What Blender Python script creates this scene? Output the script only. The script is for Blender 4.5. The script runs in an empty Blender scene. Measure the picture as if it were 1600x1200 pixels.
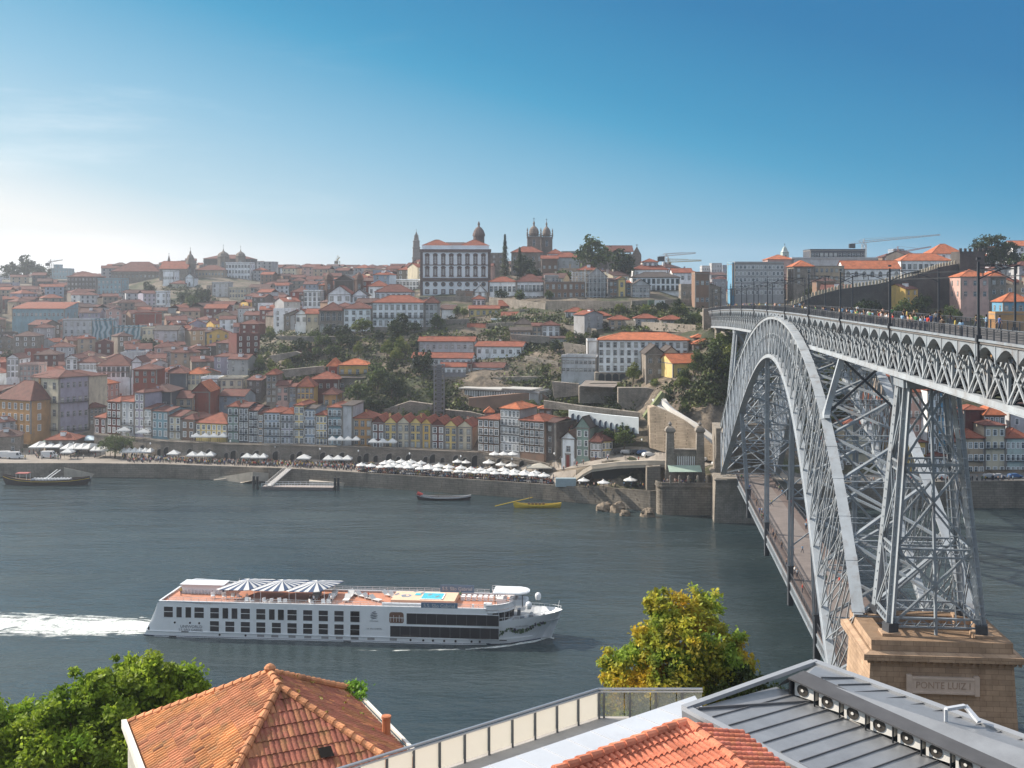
import bpy,math,random,bisect
from mathutils import Vector,Matrix,noise
R=math.radians
rnd=random.Random(7)
scene=bpy.context.scene
COL=scene.collection
F=1805.0;CX=800.0;CY=450.0;CH=67.0
def hgt(y,z):return CH-(y-CY)*z/F
def at(x,y,z):return Vector(((x-CX)*z/F,z,hgt(y,z)))
def px2X(x,z):return(x-CX)*z/F
MATS={}
def newmat(name):
 m=bpy.data.materials.new(name);m.use_nodes=True
 nt=m.node_tree;b=nt.nodes['Principled BSDF']
 return m,nt,b
def N(nt,t,**k):
 n=nt.nodes.new(t)
 for a,v in k.items():
  if a in n.inputs.keys():n.inputs[a].default_value=v
  else:setattr(n,a,v)
 return n
def L(nt,a,b):nt.links.new(a,b)
def surf(name,col,rough=.8,var=.25,scale=.4,bump=.15,bscale=6.,metal=0.,stain=None,stain_amt=.0,stretch=1.,spec=.3,detail=6,coord='Object',tint=False,objcol=False,brick=None,weather=0.):
 """procedural surface: base colour broken by two noises, optional stains, blocks and bump"""
 if name in MATS:return MATS[name]
 m,nt,b=newmat(name)
 tc=N(nt,'ShaderNodeTexCoord')
 mp=N(nt,'ShaderNodeMapping');mp.inputs['Scale'].default_value=(1,1,1./stretch)
 if coord=='World':
  g=N(nt,'ShaderNodeNewGeometry');L(nt,g.outputs['Position'],mp.inputs['Vector'])
 else:L(nt,tc.outputs['Object'],mp.inputs['Vector'])
 n1=N(nt,'ShaderNodeTexNoise',Scale=scale,Detail=detail,Roughness=.65)
 L(nt,mp.outputs[0],n1.inputs['Vector'])
 rp=N(nt,'ShaderNodeMapRange');rp.inputs[1].default_value=.3;rp.inputs[2].default_value=.7
 rp.inputs[3].default_value=1-var;rp.inputs[4].default_value=1+var
 L(nt,n1.outputs[0],rp.inputs[0])
 mul=N(nt,'ShaderNodeMix',data_type='RGBA',blend_type='MULTIPLY');mul.inputs[0].default_value=1
 mul.inputs[6].default_value=(*col,1);L(nt,rp.outputs[0],mul.inputs[7])
 out=mul.outputs[2]
 if objcol:
  oi=N(nt,'ShaderNodeObjectInfo');L(nt,oi.outputs['Color'],mul.inputs[6])
 if tint:
  at_=N(nt,'ShaderNodeVertexColor',layer_name='tint')
  m2=N(nt,'ShaderNodeMix',data_type='RGBA',blend_type='MULTIPLY');m2.inputs[0].default_value=1
  L(nt,out,m2.inputs[6]);L(nt,at_.outputs[0],m2.inputs[7]);out=m2.outputs[2]
 if stain is not None:
  n2=N(nt,'ShaderNodeTexNoise',Scale=scale*2.3,Detail=8,Roughness=.7)
  mp2=N(nt,'ShaderNodeMapping');mp2.inputs['Scale'].default_value=(1,1,.35);mp2.inputs['Location'].default_value=(11,4,7)
  L(nt,mp.outputs[0],mp2.inputs['Vector']);L(nt,mp2.outputs[0],n2.inputs['Vector'])
  r2=N(nt,'ShaderNodeMapRange');r2.inputs[1].default_value=.5;r2.inputs[2].default_value=.72;r2.inputs[3].default_value=0;r2.inputs[4].default_value=stain_amt
  L(nt,n2.outputs[0],r2.inputs[0])
  m3=N(nt,'ShaderNodeMix',data_type='RGBA');L(nt,r2.outputs[0],m3.inputs[0]);L(nt,out,m3.inputs[6]);m3.inputs[7].default_value=(*stain,1)
  out=m3.outputs[2]
 if brick:
  bt=N(nt,'ShaderNodeTexBrick');bt.inputs['Scale'].default_value=1.
  bt.inputs['Brick Width'].default_value=brick[0];bt.inputs['Row Height'].default_value=brick[1];bt.inputs['Mortar Size'].default_value=brick[2]
  bt.inputs['Color1'].default_value=(1,1,1,1);bt.inputs['Color2'].default_value=(.78,.78,.78,1);bt.inputs['Mortar'].default_value=(.5,.48,.45,1)
  cx=N(nt,'ShaderNodeSeparateXYZ');cb=N(nt,'ShaderNodeCombineXYZ')
  L(nt,(tc.outputs['Object']if coord!='World'else mp.inputs['Vector'].links[0].from_socket),cx.inputs[0])
  ad=N(nt,'ShaderNodeMath',operation='ADD');L(nt,cx.outputs[0],ad.inputs[0]);L(nt,cx.outputs[1],ad.inputs[1])
  L(nt,ad.outputs[0],cb.inputs[0]);L(nt,cx.outputs[2],cb.inputs[1]);L(nt,cb.outputs[0],bt.inputs['Vector'])
  m4=N(nt,'ShaderNodeMix',data_type='RGBA',blend_type='MULTIPLY');m4.inputs[0].default_value=1
  L(nt,out,m4.inputs[6]);L(nt,bt.outputs[0],m4.inputs[7]);out=m4.outputs[2]
 L(nt,out,b.inputs['Base Color'])
 b.inputs['Roughness'].default_value=rough;b.inputs['Metallic'].default_value=metal
 b.inputs['Specular IOR Level'].default_value=spec
 if bump:
  nb=N(nt,'ShaderNodeTexNoise',Scale=bscale,Detail=5);L(nt,mp.outputs[0],nb.inputs['Vector'])
  bp=N(nt,'ShaderNodeBump',Strength=bump,Distance=.15);L(nt,nb.outputs[0],bp.inputs['Height']);L(nt,bp.outputs[0],b.inputs['Normal'])
 MATS[name]=m;return m
class MB:
 def __init__(s):s.v=[];s.f=[];s.m=[];s.c=[];s.cur=0;s.tint=(1,1,1);s.mats=[];s.usec=False
 def mat(s,m):
  if m not in s.mats:s.mats.append(m)
  s.cur=s.mats.index(m);return s
 def face(s,pts,flip=False):
  n=len(s.v);s.v+=[tuple(p)for p in pts]
  s.f.append(tuple(range(n,n+len(pts)))[::-1 if flip else 1]);s.m.append(s.cur);s.c.append(s.tint)
 def add(s,verts,faces):
  n=len(s.v);s.v+=[tuple(p)for p in verts]
  for f in faces:s.f.append(tuple(i+n for i in f));s.m.append(s.cur);s.c.append(s.tint)
 def box(s,x0,x1,y0,y1,z0,z1,skip=''):
  v=[(x0,y0,z0),(x1,y0,z0),(x1,y1,z0),(x0,y1,z0),(x0,y0,z1),(x1,y0,z1),(x1,y1,z1),(x0,y1,z1)]
  fs={'b':(3,2,1,0),'t':(4,5,6,7),'f':(0,1,5,4),'r':(1,2,6,5),'k':(2,3,7,6),'l':(3,0,4,7)}
  s.add(v,[q for k,q in fs.items()if k not in skip]);return s
 def bar(s,p,q,w,h=None,up=Vector((0,0,1))):
  p=Vector(p);q=Vector(q);h=h or w;d=q-p
  if d.length<1e-5:return s
  d.normalize();sd=d.cross(up)
  if sd.length<1e-3:sd=d.cross(Vector((0,1,0)))
  sd.normalize();u2=sd.cross(d).normalized();a=sd*w/2;b=u2*h/2
  v=[p-a-b,p+a-b,p+a+b,p-a+b,q-a-b,q+a-b,q+a+b,q-a+b]
  s.add(v,[(0,1,2,3),(7,6,5,4),(0,4,5,1),(1,5,6,2),(2,6,7,3),(3,7,4,0)]);return s
 def tube(s,p,q,r0,r1=None,n=8,caps=True):
  p=Vector(p);q=Vector(q);r1=r0 if r1 is None else r1;d=(q-p)
  if d.length<1e-6:return s
  d.normalize();a=d.orthogonal().normalized();b=d.cross(a);v=[]
  for c,r in((p,r0),(q,r1)):
   for i in range(n):
    t=2*math.pi*i/n;v.append(c+a*math.cos(t)*r+b*math.sin(t)*r)
  fs=[(i,(i+1)%n,n+(i+1)%n,n+i)for i in range(n)]
  if caps:fs+=[tuple(range(n))[::-1],tuple(range(n,2*n))]
  s.add(v,fs);return s
 def lathe(s,c,prof,n=16,sx=1,sy=1):
  c=Vector(c);v=[];m=len(prof)
  for r,z in prof:
   for i in range(n):
    t=2*math.pi*(i+.5)/n;v.append(c+Vector((math.cos(t)*r*sx,math.sin(t)*r*sy,z)))
  fs=[(j*n+i,j*n+(i+1)%n,(j+1)*n+(i+1)%n,(j+1)*n+i)for j in range(m-1)for i in range(n)]
  fs+=[tuple(range(n))[::-1],tuple(range((m-1)*n,m*n))]
  s.add(v,fs);return s
 def prism(s,pts,z0,z1):
  n=len(pts);v=[(p[0],p[1],z0)for p in pts]+[(p[0],p[1],z1)for p in pts]
  s.add(v,[(i,(i+1)%n,n+(i+1)%n,n+i)for i in range(n)]+[tuple(range(n))[::-1],tuple(range(n,2*n))]);return s
 def grid(s,rows):
  n=len(rows[0]);v=[p for r in rows for p in r]
  s.add(v,[(j*n+i,j*n+i+1,(j+1)*n+i+1,(j+1)*n+i)for j in range(len(rows)-1)for i in range(n-1)]);return s
 def mesh(s,name,smooth=False,merge=False):
  me=bpy.data.meshes.new(name);me.from_pydata([tuple(p)for p in s.v],[],s.f)
  for m in s.mats:me.materials.append(m)
  if len(s.mats)>1:me.polygons.foreach_set('material_index',s.m)
  if s.usec:
   ca=me.color_attributes.new('tint','FLOAT_COLOR','CORNER');buf=[]
   for f,c in zip(s.f,s.c):buf+=[c[0],c[1],c[2],1.]*len(f)
   ca.data.foreach_set('color',buf)
  if smooth:me.polygons.foreach_set('use_smooth',[True]*len(s.f))
  me.update();return me
 def build(s,name,mat=None,parent=None,smooth=False,loc=None):
  if mat is not None and not s.mats:s.mats=[mat]
  o=bpy.data.objects.new(name,s.mesh(name,smooth));COL.objects.link(o)
  if parent is not None:o.parent=parent
  if loc is not None:o.location=loc
  return o
def tag(o,label=None,cat=None,group=None,kind=None):
 if label:o['label']=label
 if cat:o['category']=cat
 if group:o['group']=group
 if kind:o['kind']=kind
 return o
def empty(name,loc,rz=0.,label=None,cat=None,group=None):
 o=bpy.data.objects.new(name,None);COL.objects.link(o);o.location=loc;o.rotation_euler=(0,0,rz);o.empty_display_size=.5
 return tag(o,label,cat,group)
KIDS={}
def inst(name,me,parent,loc=(0,0,0),rz=0.,sc=None):
 o=bpy.data.objects.new(name,me);COL.objects.link(o);o.parent=parent;o.location=loc;o.rotation_euler=(0,0,rz)
 if sc:o.scale=sc
 return o
def copy_tree(o,kids,loc,rz=0.,label=None,group=None,sc=None,color=None):
 """a copy of a thing and of each part (kids: list of (part, subparts))"""
 r=o.copy();COL.objects.link(r);r.location=loc;r.rotation_euler=(0,0,rz)
 if sc:r.scale=(sc,sc,sc)
 if label:r['label']=label
 if group:r['group']=group
 if color:r.color=color
 for ch,sub in kids:
  c=ch.copy();COL.objects.link(c);c.parent=r
  if color:c.color=color
  for g in sub:
   d=g.copy();COL.objects.link(d);d.parent=c
 return r
def text_mesh(mb_name,body,size,mat,parent,loc,rot,ext=.02,align='CENTER',xs=1.,font=None):
 cu=bpy.data.curves.new(mb_name,'FONT');cu.body=body;cu.size=size;cu.extrude=ext;cu.align_x=align;cu.align_y='CENTER'
 cu.resolution_u=3
 t=bpy.data.objects.new('tmp',cu);COL.objects.link(t)
 dg=bpy.context.evaluated_depsgraph_get();dg.update()
 me=bpy.data.meshes.new_from_object(t.evaluated_get(dg));bpy.data.objects.remove(t)
 me.name=mb_name;me.materials.clear();me.materials.append(mat)
 o=bpy.data.objects.new(mb_name,me);COL.objects.link(o);o.parent=parent;o.location=loc;o.rotation_euler=rot;o.scale=(xs,1,1)
 return o
WALL=dict(white=(.78,.80,.82),cream=(.56,.50,.38),ochre=(.60,.40,.12),yellow=(.66,.50,.20),grey=(.34,.34,.35),palegrey=(.46,.47,.49),bluegrey=(.26,.32,.40),red=(.24,.06,.04),maroon=(.13,.042,.036),pink=(.50,.33,.29),stone=(.27,.235,.20),darkstone=(.15,.13,.12),green=(.24,.32,.28),orange=(.44,.245,.10),slate=(.07,.08,.10),brown=(.22,.14,.10),blue=(.12,.30,.45),teal=(.21,.33,.38),tan=(.42,.33,.24),mint=(.42,.50,.48),lilac=(.33,.31,.38))
def wallmat(c):
 st=(.16,.14,.12)if c not in('slate','darkstone')else(.05,.05,.05)
 if c in('stone','darkstone'):
  return surf('wall_'+c,WALL[c],.9,.3,.35,.3,3.,stain=(.09,.08,.07),stain_amt=.55,brick=(.9,.45,.03))
 return surf('wall_'+c,WALL[c],.82,.2,.22,.1,3.,stain=st,stain_amt=.58)
def roofmat(k=0):
 cols=[(.21,.064,.038),(.12,.045,.036),(.38,.115,.05),(.085,.045,.04),(.065,.055,.052)]
 name='roof_tiles_%d'%k
 if name in MATS:return MATS[name]
 m=surf(name,cols[k],.85,.38,.5,0,5.,stain=(.12,.08,.05),stain_amt=.6)
 nt=m.node_tree;b=nt.nodes['Principled BSDF']
 tc=N(nt,'ShaderNodeTexCoord');w=N(nt,'ShaderNodeTexWave',Scale=1.1,Distortion=.6);w.bands_direction='DIAGONAL'
 L(nt,tc.outputs['Object'],w.inputs['Vector']);bp=N(nt,'ShaderNodeBump',Strength=.5,Distance=.12)
 L(nt,w.outputs[0],bp.inputs['Height']);L(nt,bp.outputs[0],b.inputs['Normal'])
 return m
STONE=surf('granite',(.27,.24,.205),.9,.3,.3,.35,2.5,stain=(.10,.09,.08),stain_amt=.6,brick=(1.1,.5,.03),coord='World')
STONE_WARM=surf('warm_granite',(.43,.30,.205),.9,.25,.25,.35,2.,stain=(.22,.13,.08),stain_amt=.55,brick=(1.5,.62,.025))
TRIM=surf('granite_trim',(.24,.22,.20),.85,.15,.5,0)
WHITE=surf('white_paint',(.78,.79,.80),.5,.05,.3,0)
DARK=surf('dark_metal',(.03,.033,.037),.5,.15,1.,0)
PLAIN_RAIL=surf('rail_grey',(.22,.24,.26),.45,.1,1.,0,metal=.4)
def glassmat(name,col,rough=.12):
 if name in MATS:return MATS[name]
 m,nt,b=newmat(name);b.inputs['Base Color'].default_value=(*col,1);b.inputs['Roughness'].default_value=rough
 b.inputs['Specular IOR Level'].default_value=.7
 n1=N(nt,'ShaderNodeObjectInfo');r=N(nt,'ShaderNodeMapRange');r.inputs[3].default_value=.6;r.inputs[4].default_value=1.5
 L(nt,n1.outputs['Random'],r.inputs[0]);mx=N(nt,'ShaderNodeMix',data_type='RGBA',blend_type='MULTIPLY');mx.inputs[0].default_value=1
 mx.inputs[6].default_value=(*col,1);L(nt,r.outputs[0],mx.inputs[7]);cu=N(nt,'ShaderNodeMix',data_type='RGBA');r5=N(nt,'ShaderNodeMapRange');r5.inputs[1].default_value=.62 if name=='window_pane'else 2.;r5.inputs[2].default_value=.64 if name=='window_pane'else 3.;L(nt,n1.outputs['Random'],r5.inputs[0]);r6=N(nt,'ShaderNodeMath',operation='MULTIPLY');r6.inputs[1].default_value=.75;L(nt,r5.outputs[0],r6.inputs[0]);L(nt,r6.outputs[0],cu.inputs[0]);L(nt,mx.outputs[2],cu.inputs[6]);cu.inputs[7].default_value=(.38,.38,.36,1);L(nt,cu.outputs[2],b.inputs['Base Color'])
 MATS[name]=m;return m
PANE=glassmat('window_pane',(.055,.07,.085))
def foliage(name,c1,c2,trans=.25,scale=.35):
 if name in MATS:return MATS[name]
 m,nt,b=newmat(name);tc=N(nt,'ShaderNodeTexCoord')
 n1=N(nt,'ShaderNodeTexNoise',Scale=scale,Detail=3);L(nt,tc.outputs['Object'],n1.inputs['Vector'])
 cr=N(nt,'ShaderNodeMix',data_type='RGBA');mr=N(nt,'ShaderNodeMapRange');mr.inputs[1].default_value=.38;mr.inputs[2].default_value=.62
 L(nt,n1.outputs[0],mr.inputs[0]);L(nt,mr.outputs[0],cr.inputs[0])
 cr.inputs[6].default_value=(*c1,1);cr.inputs[7].default_value=(*c2,1)
 vc=N(nt,'ShaderNodeVertexColor',layer_name='tint');mx=N(nt,'ShaderNodeMix',data_type='RGBA',blend_type='MULTIPLY');mx.inputs[0].default_value=1
 L(nt,cr.outputs[2],mx.inputs[6]);L(nt,vc.outputs[0],mx.inputs[7])
 L(nt,mx.outputs[2],b.inputs['Base Color']);b.inputs['Roughness'].default_value=.6;b.inputs['Specular IOR Level'].default_value=.25
 tr=N(nt,'ShaderNodeBsdfTranslucent');L(nt,mx.outputs[2],tr.inputs['Color'])
 ms=N(nt,'ShaderNodeMixShader');ms.inputs[0].default_value=trans
 L(nt,b.outputs[0],ms.inputs[1]);L(nt,tr.outputs[0],ms.inputs[2]);L(nt,ms.outputs[0],nt.nodes['Material Output'].inputs['Surface'])
 MATS[name]=m;return m
TC=[(-700,[(405,4.5),(450,5),(560,20),(650,34),(750,46),(850,57),(1000,70),(1200,80),(1900,70)]),(0,[(410,4.5),(448,5),(470,8),(560,19),(650,31),(750,43),(850,54),(1000,66),(1150,76),(1900,70)]),(130,[(410,4.5),(448,5),(465,9),(560,20),(650,32),(750,44),(850,55),(1000,68),(1150,76),(1900,70)]),(250,[(408,4.5),(425,4.8),(440,10.5),(500,17),(560,24),(650,36),(750,48),(850,62),(950,76),(1050,86),(1250,82),(1900,70)]),(350,[(403,4.5),(416,4.6),(419,10.6),(470,16),(540,26),(650,38),(800,55),(900,70),(1000,80),(1080,86),(1300,84),(1900,70)]),(450,[(398,4.5),(413,4.6),(416,10.6),(440,13),(470,22),(495,33),(512,42),(550,46),(650,48),(800,55),(950,68),(1100,82),(1300,85),(1900,70)]),(550,[(390,4.5),(409,4.6),(412,10.2),(440,18),(460,27),(480,36),(500,43.5),(510,46),(565,56),(640,60),(750,58),(900,68),(1100,80),(1300,85),(1900,70)]),(650,[(382,4.5),(406,4.6),(409,10),(420,13),(440,24),(462,34),(480,40),(506,46),(530,50),(560,55),(590,61),(650,69),(800,72),(1100,82),(1900,70)]),(750,[(374,4.5),(402,4.6),(405,9.7),(417,13),(440,26),(452,32),(468,37),(500,46),(540,54),(580,61),(640,71),(700,76),(900,75),(1100,78),(1900,70)]),(850,[(366,4.5),(385,4.8),(388,8),(398,10),(412,17),(440,31),(465,41),(490,48),(520,56),(560,63),(640,73),(700,77),(900,74),(1900,70)]),(930,[(358,5),(366,5.2),(368,10.2),(385,12.2),(397,15),(410,23),(425,30),(450,42),(480,50),(510,56),(550,62),(620,71),(700,75),(900,70),(1900,68)]),(1020,[(345,6),(355,6.2),(357,13.6),(370,14.2),(376,18),(396,30),(412,35),(440,43),(465,51),(500,58),(560,64),(640,70),(800,68),(1900,66)]),(1110,[(344,8),(350,12.4),(362,14.4),(372,28),(385,38),(400,44),(420,49),(436,53),(450,56.5),(470,57.5),(550,58),(700,57),(1200,66),(1900,74)]),(1250,[(352,7),(364,8),(375,10),(390,22),(410,36),(435,49),(455,55),(520,58),(620,64),(700,66),(1000,68),(1900,66)]),(1400,[(352,7.5),(367,8),(380,15),(400,30),(430,46),(455,54),(500,60),(560,67),(620,72),(700,74),(1900,66)]),(1600,[(352,8),(368,8.5),(385,16),(410,32),(450,47),(480,53),(520,61),(580,69),(640,76),(720,80),(1900,66)]),(2800,[(352,8),(368,8.5),(385,18),(410,34),(450,50),(500,58),(600,70),(720,80),(1900,66)]),]
TXS=[c[0]for c in TC]
def _prof(pr,z):
 if z<=pr[0][0]:return pr[0][1]
 for(a,ha),(b,hb)in zip(pr,pr[1:]):
  if z<=b:return ha+(hb-ha)*(z-a)/(b-a)
 return pr[-1][1]
def edge_z(x):
 x=max(TXS[0],min(TXS[-1]-1e-3,x));i=bisect.bisect_right(TXS,x)-1;t=(x-TXS[i])/(TXS[i+1]-TXS[i])
 return TC[i][1][0][0]*(1-t)+TC[i+1][1][0][0]*t
def inner_z(x):
 pts=[(-700,448),(130,447),(250,424),(350,415.5),(450,412.5),(550,408.5),(650,405.5),(750,401.5),(850,384.5),(900,372),(930,366)]
 for(a,za),(b,zb)in zip(pts,pts[1:]):
  if x<=b:return za+(zb-za)*(x-a)/(b-a)
 return pts[-1][1]
def ter(x,z):
 """ground height in photo column x at distance z"""
 if x<900 and z<inner_z(x)-.6:return 4.5
 x=max(TXS[0],min(TXS[-1]-1e-3,x));i=bisect.bisect_right(TXS,x)-1;t=(x-TXS[i])/(TXS[i+1]-TXS[i])
 return _prof(TC[i][1],z)*(1-t)+_prof(TC[i+1][1],z)*t
def terXY(X,Y):return ter(CX+F*X/Y,Y)
cam_d=bpy.data.cameras.new('camera');cam=bpy.data.objects.new('camera',cam_d);COL.objects.link(cam)
cam.location=(0,0,CH);cam.rotation_euler=(R(90),0,0)
cam_d.sensor_width=36;cam_d.lens=36*F/1600;cam_d.shift_y=-150/1600;cam_d.clip_start=.5;cam_d.clip_end=12000
scene.camera=cam
SUN_EL,SUN_AZ=34.,-23.
ca,sa=math.cos(R(SUN_AZ)),math.sin(R(SUN_AZ))
sdir=Vector((-ca*math.cos(R(SUN_EL)),-sa*math.cos(R(SUN_EL)),math.sin(R(SUN_EL))))
sl=bpy.data.lights.new('sun','SUN');sl.energy=4.4;sl.angle=R(.53);sl.color=(1.,.90,.77)
so=bpy.data.objects.new('sun',sl);COL.objects.link(so);so.rotation_euler=sdir.to_track_quat('Z','Y').to_euler();so.location=sdir*300
w=bpy.data.worlds.new('World');scene.world=w;w.use_nodes=True;nt=w.node_tree
bg=nt.nodes['Background'];bg.inputs[1].default_value=.12
sky=N(nt,'ShaderNodeTexSky');sky.sky_type='NISHITA';sky.sun_disc=False;sky.sun_elevation=R(SUN_EL)
sky.sun_rotation=math.atan2(sdir.x,sdir.y)
sky.air_density=1.0;sky.dust_density=1.4;sky.ozone_density=4.;sky.altitude=60
tc=N(nt,'ShaderNodeTexCoord');sp=N(nt,'ShaderNodeSeparateXYZ');L(nt,tc.outputs['Generated'],sp.inputs[0])
mp=N(nt,'ShaderNodeMapping');mp.inputs['Scale'].default_value=(1.5,1.5,9.);mp.inputs['Location'].default_value=(.3,.1,0);L(nt,tc.outputs['Generated'],mp.inputs[0])
cn=N(nt,'ShaderNodeTexNoise',Scale=2.2,Detail=7,Roughness=.6);L(nt,mp.outputs[0],cn.inputs['Vector'])
def mrange(src,a,b,c,d):
 r=N(nt,'ShaderNodeMapRange');r.interpolation_type='SMOOTHSTEP'
 for i,v in enumerate((a,b,c,d)):r.inputs[i+1].default_value=v
 L(nt,src,r.inputs[0]);return r.outputs[0]
def mth(op,a,b):
 r=N(nt,'ShaderNodeMath',operation=op)
 for i,s in enumerate((a,b)):
  if isinstance(s,(int,float)):r.inputs[i].default_value=s
  else:L(nt,s,r.inputs[i])
 return r.outputs[0]
lowz=mth('SUBTRACT',sp.outputs[2],mth('MULTIPLY',cn.outputs[0],.05))
band=mth('MULTIPLY',mrange(lowz,.0,.028,1,0),mrange(sp.outputs[0],-.38,-.22,1,0))
wisp=mth('MULTIPLY',mrange(cn.outputs[0],.54,.8,0,.26),mrange(sp.outputs[0],-.45,.05,1,.0))
cl=mth('MAXIMUM',mth('MULTIPLY',band,.7),wisp)
mix=N(nt,'ShaderNodeMix',data_type='RGBA');L(nt,cl,mix.inputs[0]);
hd=mth('ADD',mth('MULTIPLY',sp.outputs[0],.28),sp.outputs[2]);rp=N(nt,'ShaderNodeValToRGB');rpos=mth('MULTIPLY',mth('ADD',hd,.1),1.25);L(nt,rpos,rp.inputs[0])
el=rp.color_ramp.elements;RC=[(-.05,(.97,.98,.97)),(.0,(.52,.74,.86)),(.08,(.25,.55,.76)),(.165,(.03,.36,.62)),(.19,(.012,.31,.57)),(.28,(.0,.20,.45)),(.5,(.01,.13,.36))]
el[0].position=(RC[0][0]+.1)*1.25;el[0].color=(*RC[0][1],1);el[1].position=(RC[-1][0]+.1)*1.25;el[1].color=(*RC[-1][1],1)
for p_,c_ in RC[1:-1]:e_=el.new((p_+.1)*1.25);e_.color=(*c_,1)
v1=N(nt,'ShaderNodeVectorMath',operation='SCALE');v1.inputs['Scale'].default_value=4.2;L(nt,rp.outputs[0],v1.inputs[0])
v3=N(nt,'ShaderNodeMix',data_type='RGBA');v3.inputs[0].default_value=.05;L(nt,v1.outputs[0],v3.inputs[6]);L(nt,sky.outputs[0],v3.inputs[7]);L(nt,v3.outputs[2],mix.inputs[6]);mix.inputs[7].default_value=(5.6,5.6,5.55,1)
fill_veil=mth('MULTIPLY',mrange(sp.outputs[2],.32,.62,0,1),mrange(cn.outputs[0],.25,.6,.45,.95));mv=N(nt,'ShaderNodeMix',data_type='RGBA');L(nt,fill_veil,mv.inputs[0]);L(nt,mix.outputs[2],mv.inputs[6]);mv.inputs[7].default_value=(5.2,5.5,5.9,1)  # bright overhead cloud added out of view to lift the shaded facades
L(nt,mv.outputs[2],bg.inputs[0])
scene.view_settings.view_transform='Standard';scene.view_settings.look='None';scene.view_settings.exposure=.86;scene.view_settings.gamma=1
scene.cycles.use_denoising=True
scene.cycles.max_bounces=5;scene.cycles.diffuse_bounces=3;scene.cycles.glossy_bounces=2;scene.cycles.transmission_bounces=3;scene.cycles.transparent_max_bounces=8;scene.cycles.volume_bounces=0
scene.cycles.caustics_reflective=False;scene.cycles.caustics_refractive=False
m,nt_,b_=newmat('haze_air');nt_.nodes.remove(b_)
pv=N(nt_,'ShaderNodeVolumePrincipled');pv.inputs['Density'].default_value=.00018;pv.inputs['Color'].default_value=(.84,.90,1.,1);pv.inputs['Anisotropy'].default_value=.5
L(nt_,pv.outputs[0],nt_.nodes['Material Output'].inputs['Volume'])
hz=MB().box(-1500,1500,-60,2600,-6,150).build('haze',m);tag(hz,kind='stuff')
def water_material():
 m,nt,b=newmat('river_water');g=N(nt,'ShaderNodeNewGeometry')
 b.inputs['Roughness'].default_value=.15;b.inputs['IOR'].default_value=1.33;b.inputs['Specular IOR Level'].default_value=.5
 n0=N(nt,'ShaderNodeTexNoise',Scale=.012,Detail=3);L(nt,g.outputs['Position'],n0.inputs['Vector'])
 cm=N(nt,'ShaderNodeMix',data_type='RGBA');mr=N(nt,'ShaderNodeMapRange');mr.inputs[1].default_value=.35;mr.inputs[2].default_value=.65
 L(nt,n0.outputs[0],mr.inputs[0]);L(nt,mr.outputs[0],cm.inputs[0]);cm.inputs[6].default_value=(.016,.030,.036,1);cm.inputs[7].default_value=(.040,.056,.058,1)
 L(nt,cm.outputs[2],b.inputs['Base Color'])
 def nz(sc,st,rot,d=4):
  mp=N(nt,'ShaderNodeMapping');mp.inputs['Scale'].default_value=st;mp.inputs['Rotation'].default_value=(0,0,R(rot));L(nt,g.outputs['Position'],mp.inputs[0])
  n=N(nt,'ShaderNodeTexNoise',Scale=sc,Detail=d,Roughness=.6);L(nt,mp.outputs[0],n.inputs['Vector']);return n.outputs[0]
 a=nz(.35,(.6,1.4,1),12);c=nz(.08,(.5,1.3,1),-10,5);e=nz(1.6,(.8,1.2,1),20,3)
 b1=N(nt,'ShaderNodeBump',Strength=.7,Distance=1.5);L(nt,c,b1.inputs['Height'])
 b2=N(nt,'ShaderNodeBump',Strength=.8,Distance=.55);L(nt,a,b2.inputs['Height']);L(nt,b1.outputs[0],b2.inputs['Normal'])
 b3=N(nt,'ShaderNodeBump',Strength=.5,Distance=.10);L(nt,e,b3.inputs['Height']);L(nt,b2.outputs[0],b3.inputs['Normal'])
 L(nt,b3.outputs[0],b.inputs['Normal'])
 pt=nz(.045,(.3,1.5,1),8,6);pr=N(nt,'ShaderNodeMapRange');pr.inputs[1].default_value=.35;pr.inputs[2].default_value=.65;pr.inputs[3].default_value=.08;pr.inputs[4].default_value=.36;L(nt,pt,pr.inputs[0]);L(nt,pr.outputs[0],b.inputs['Roughness'])
 ps=N(nt,'ShaderNodeMapRange');ps.inputs[1].default_value=.3;ps.inputs[2].default_value=.7;ps.inputs[3].default_value=.35;ps.inputs[4].default_value=1.;L(nt,pt,ps.inputs[0]);L(nt,ps.outputs[0],b2.inputs['Strength'])
 return m
MB().box(-1400,1400,60,520,-4,0,skip='lrkfb').build('river',water_material());tag(bpy.data.objects['river'],kind='structure')
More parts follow.
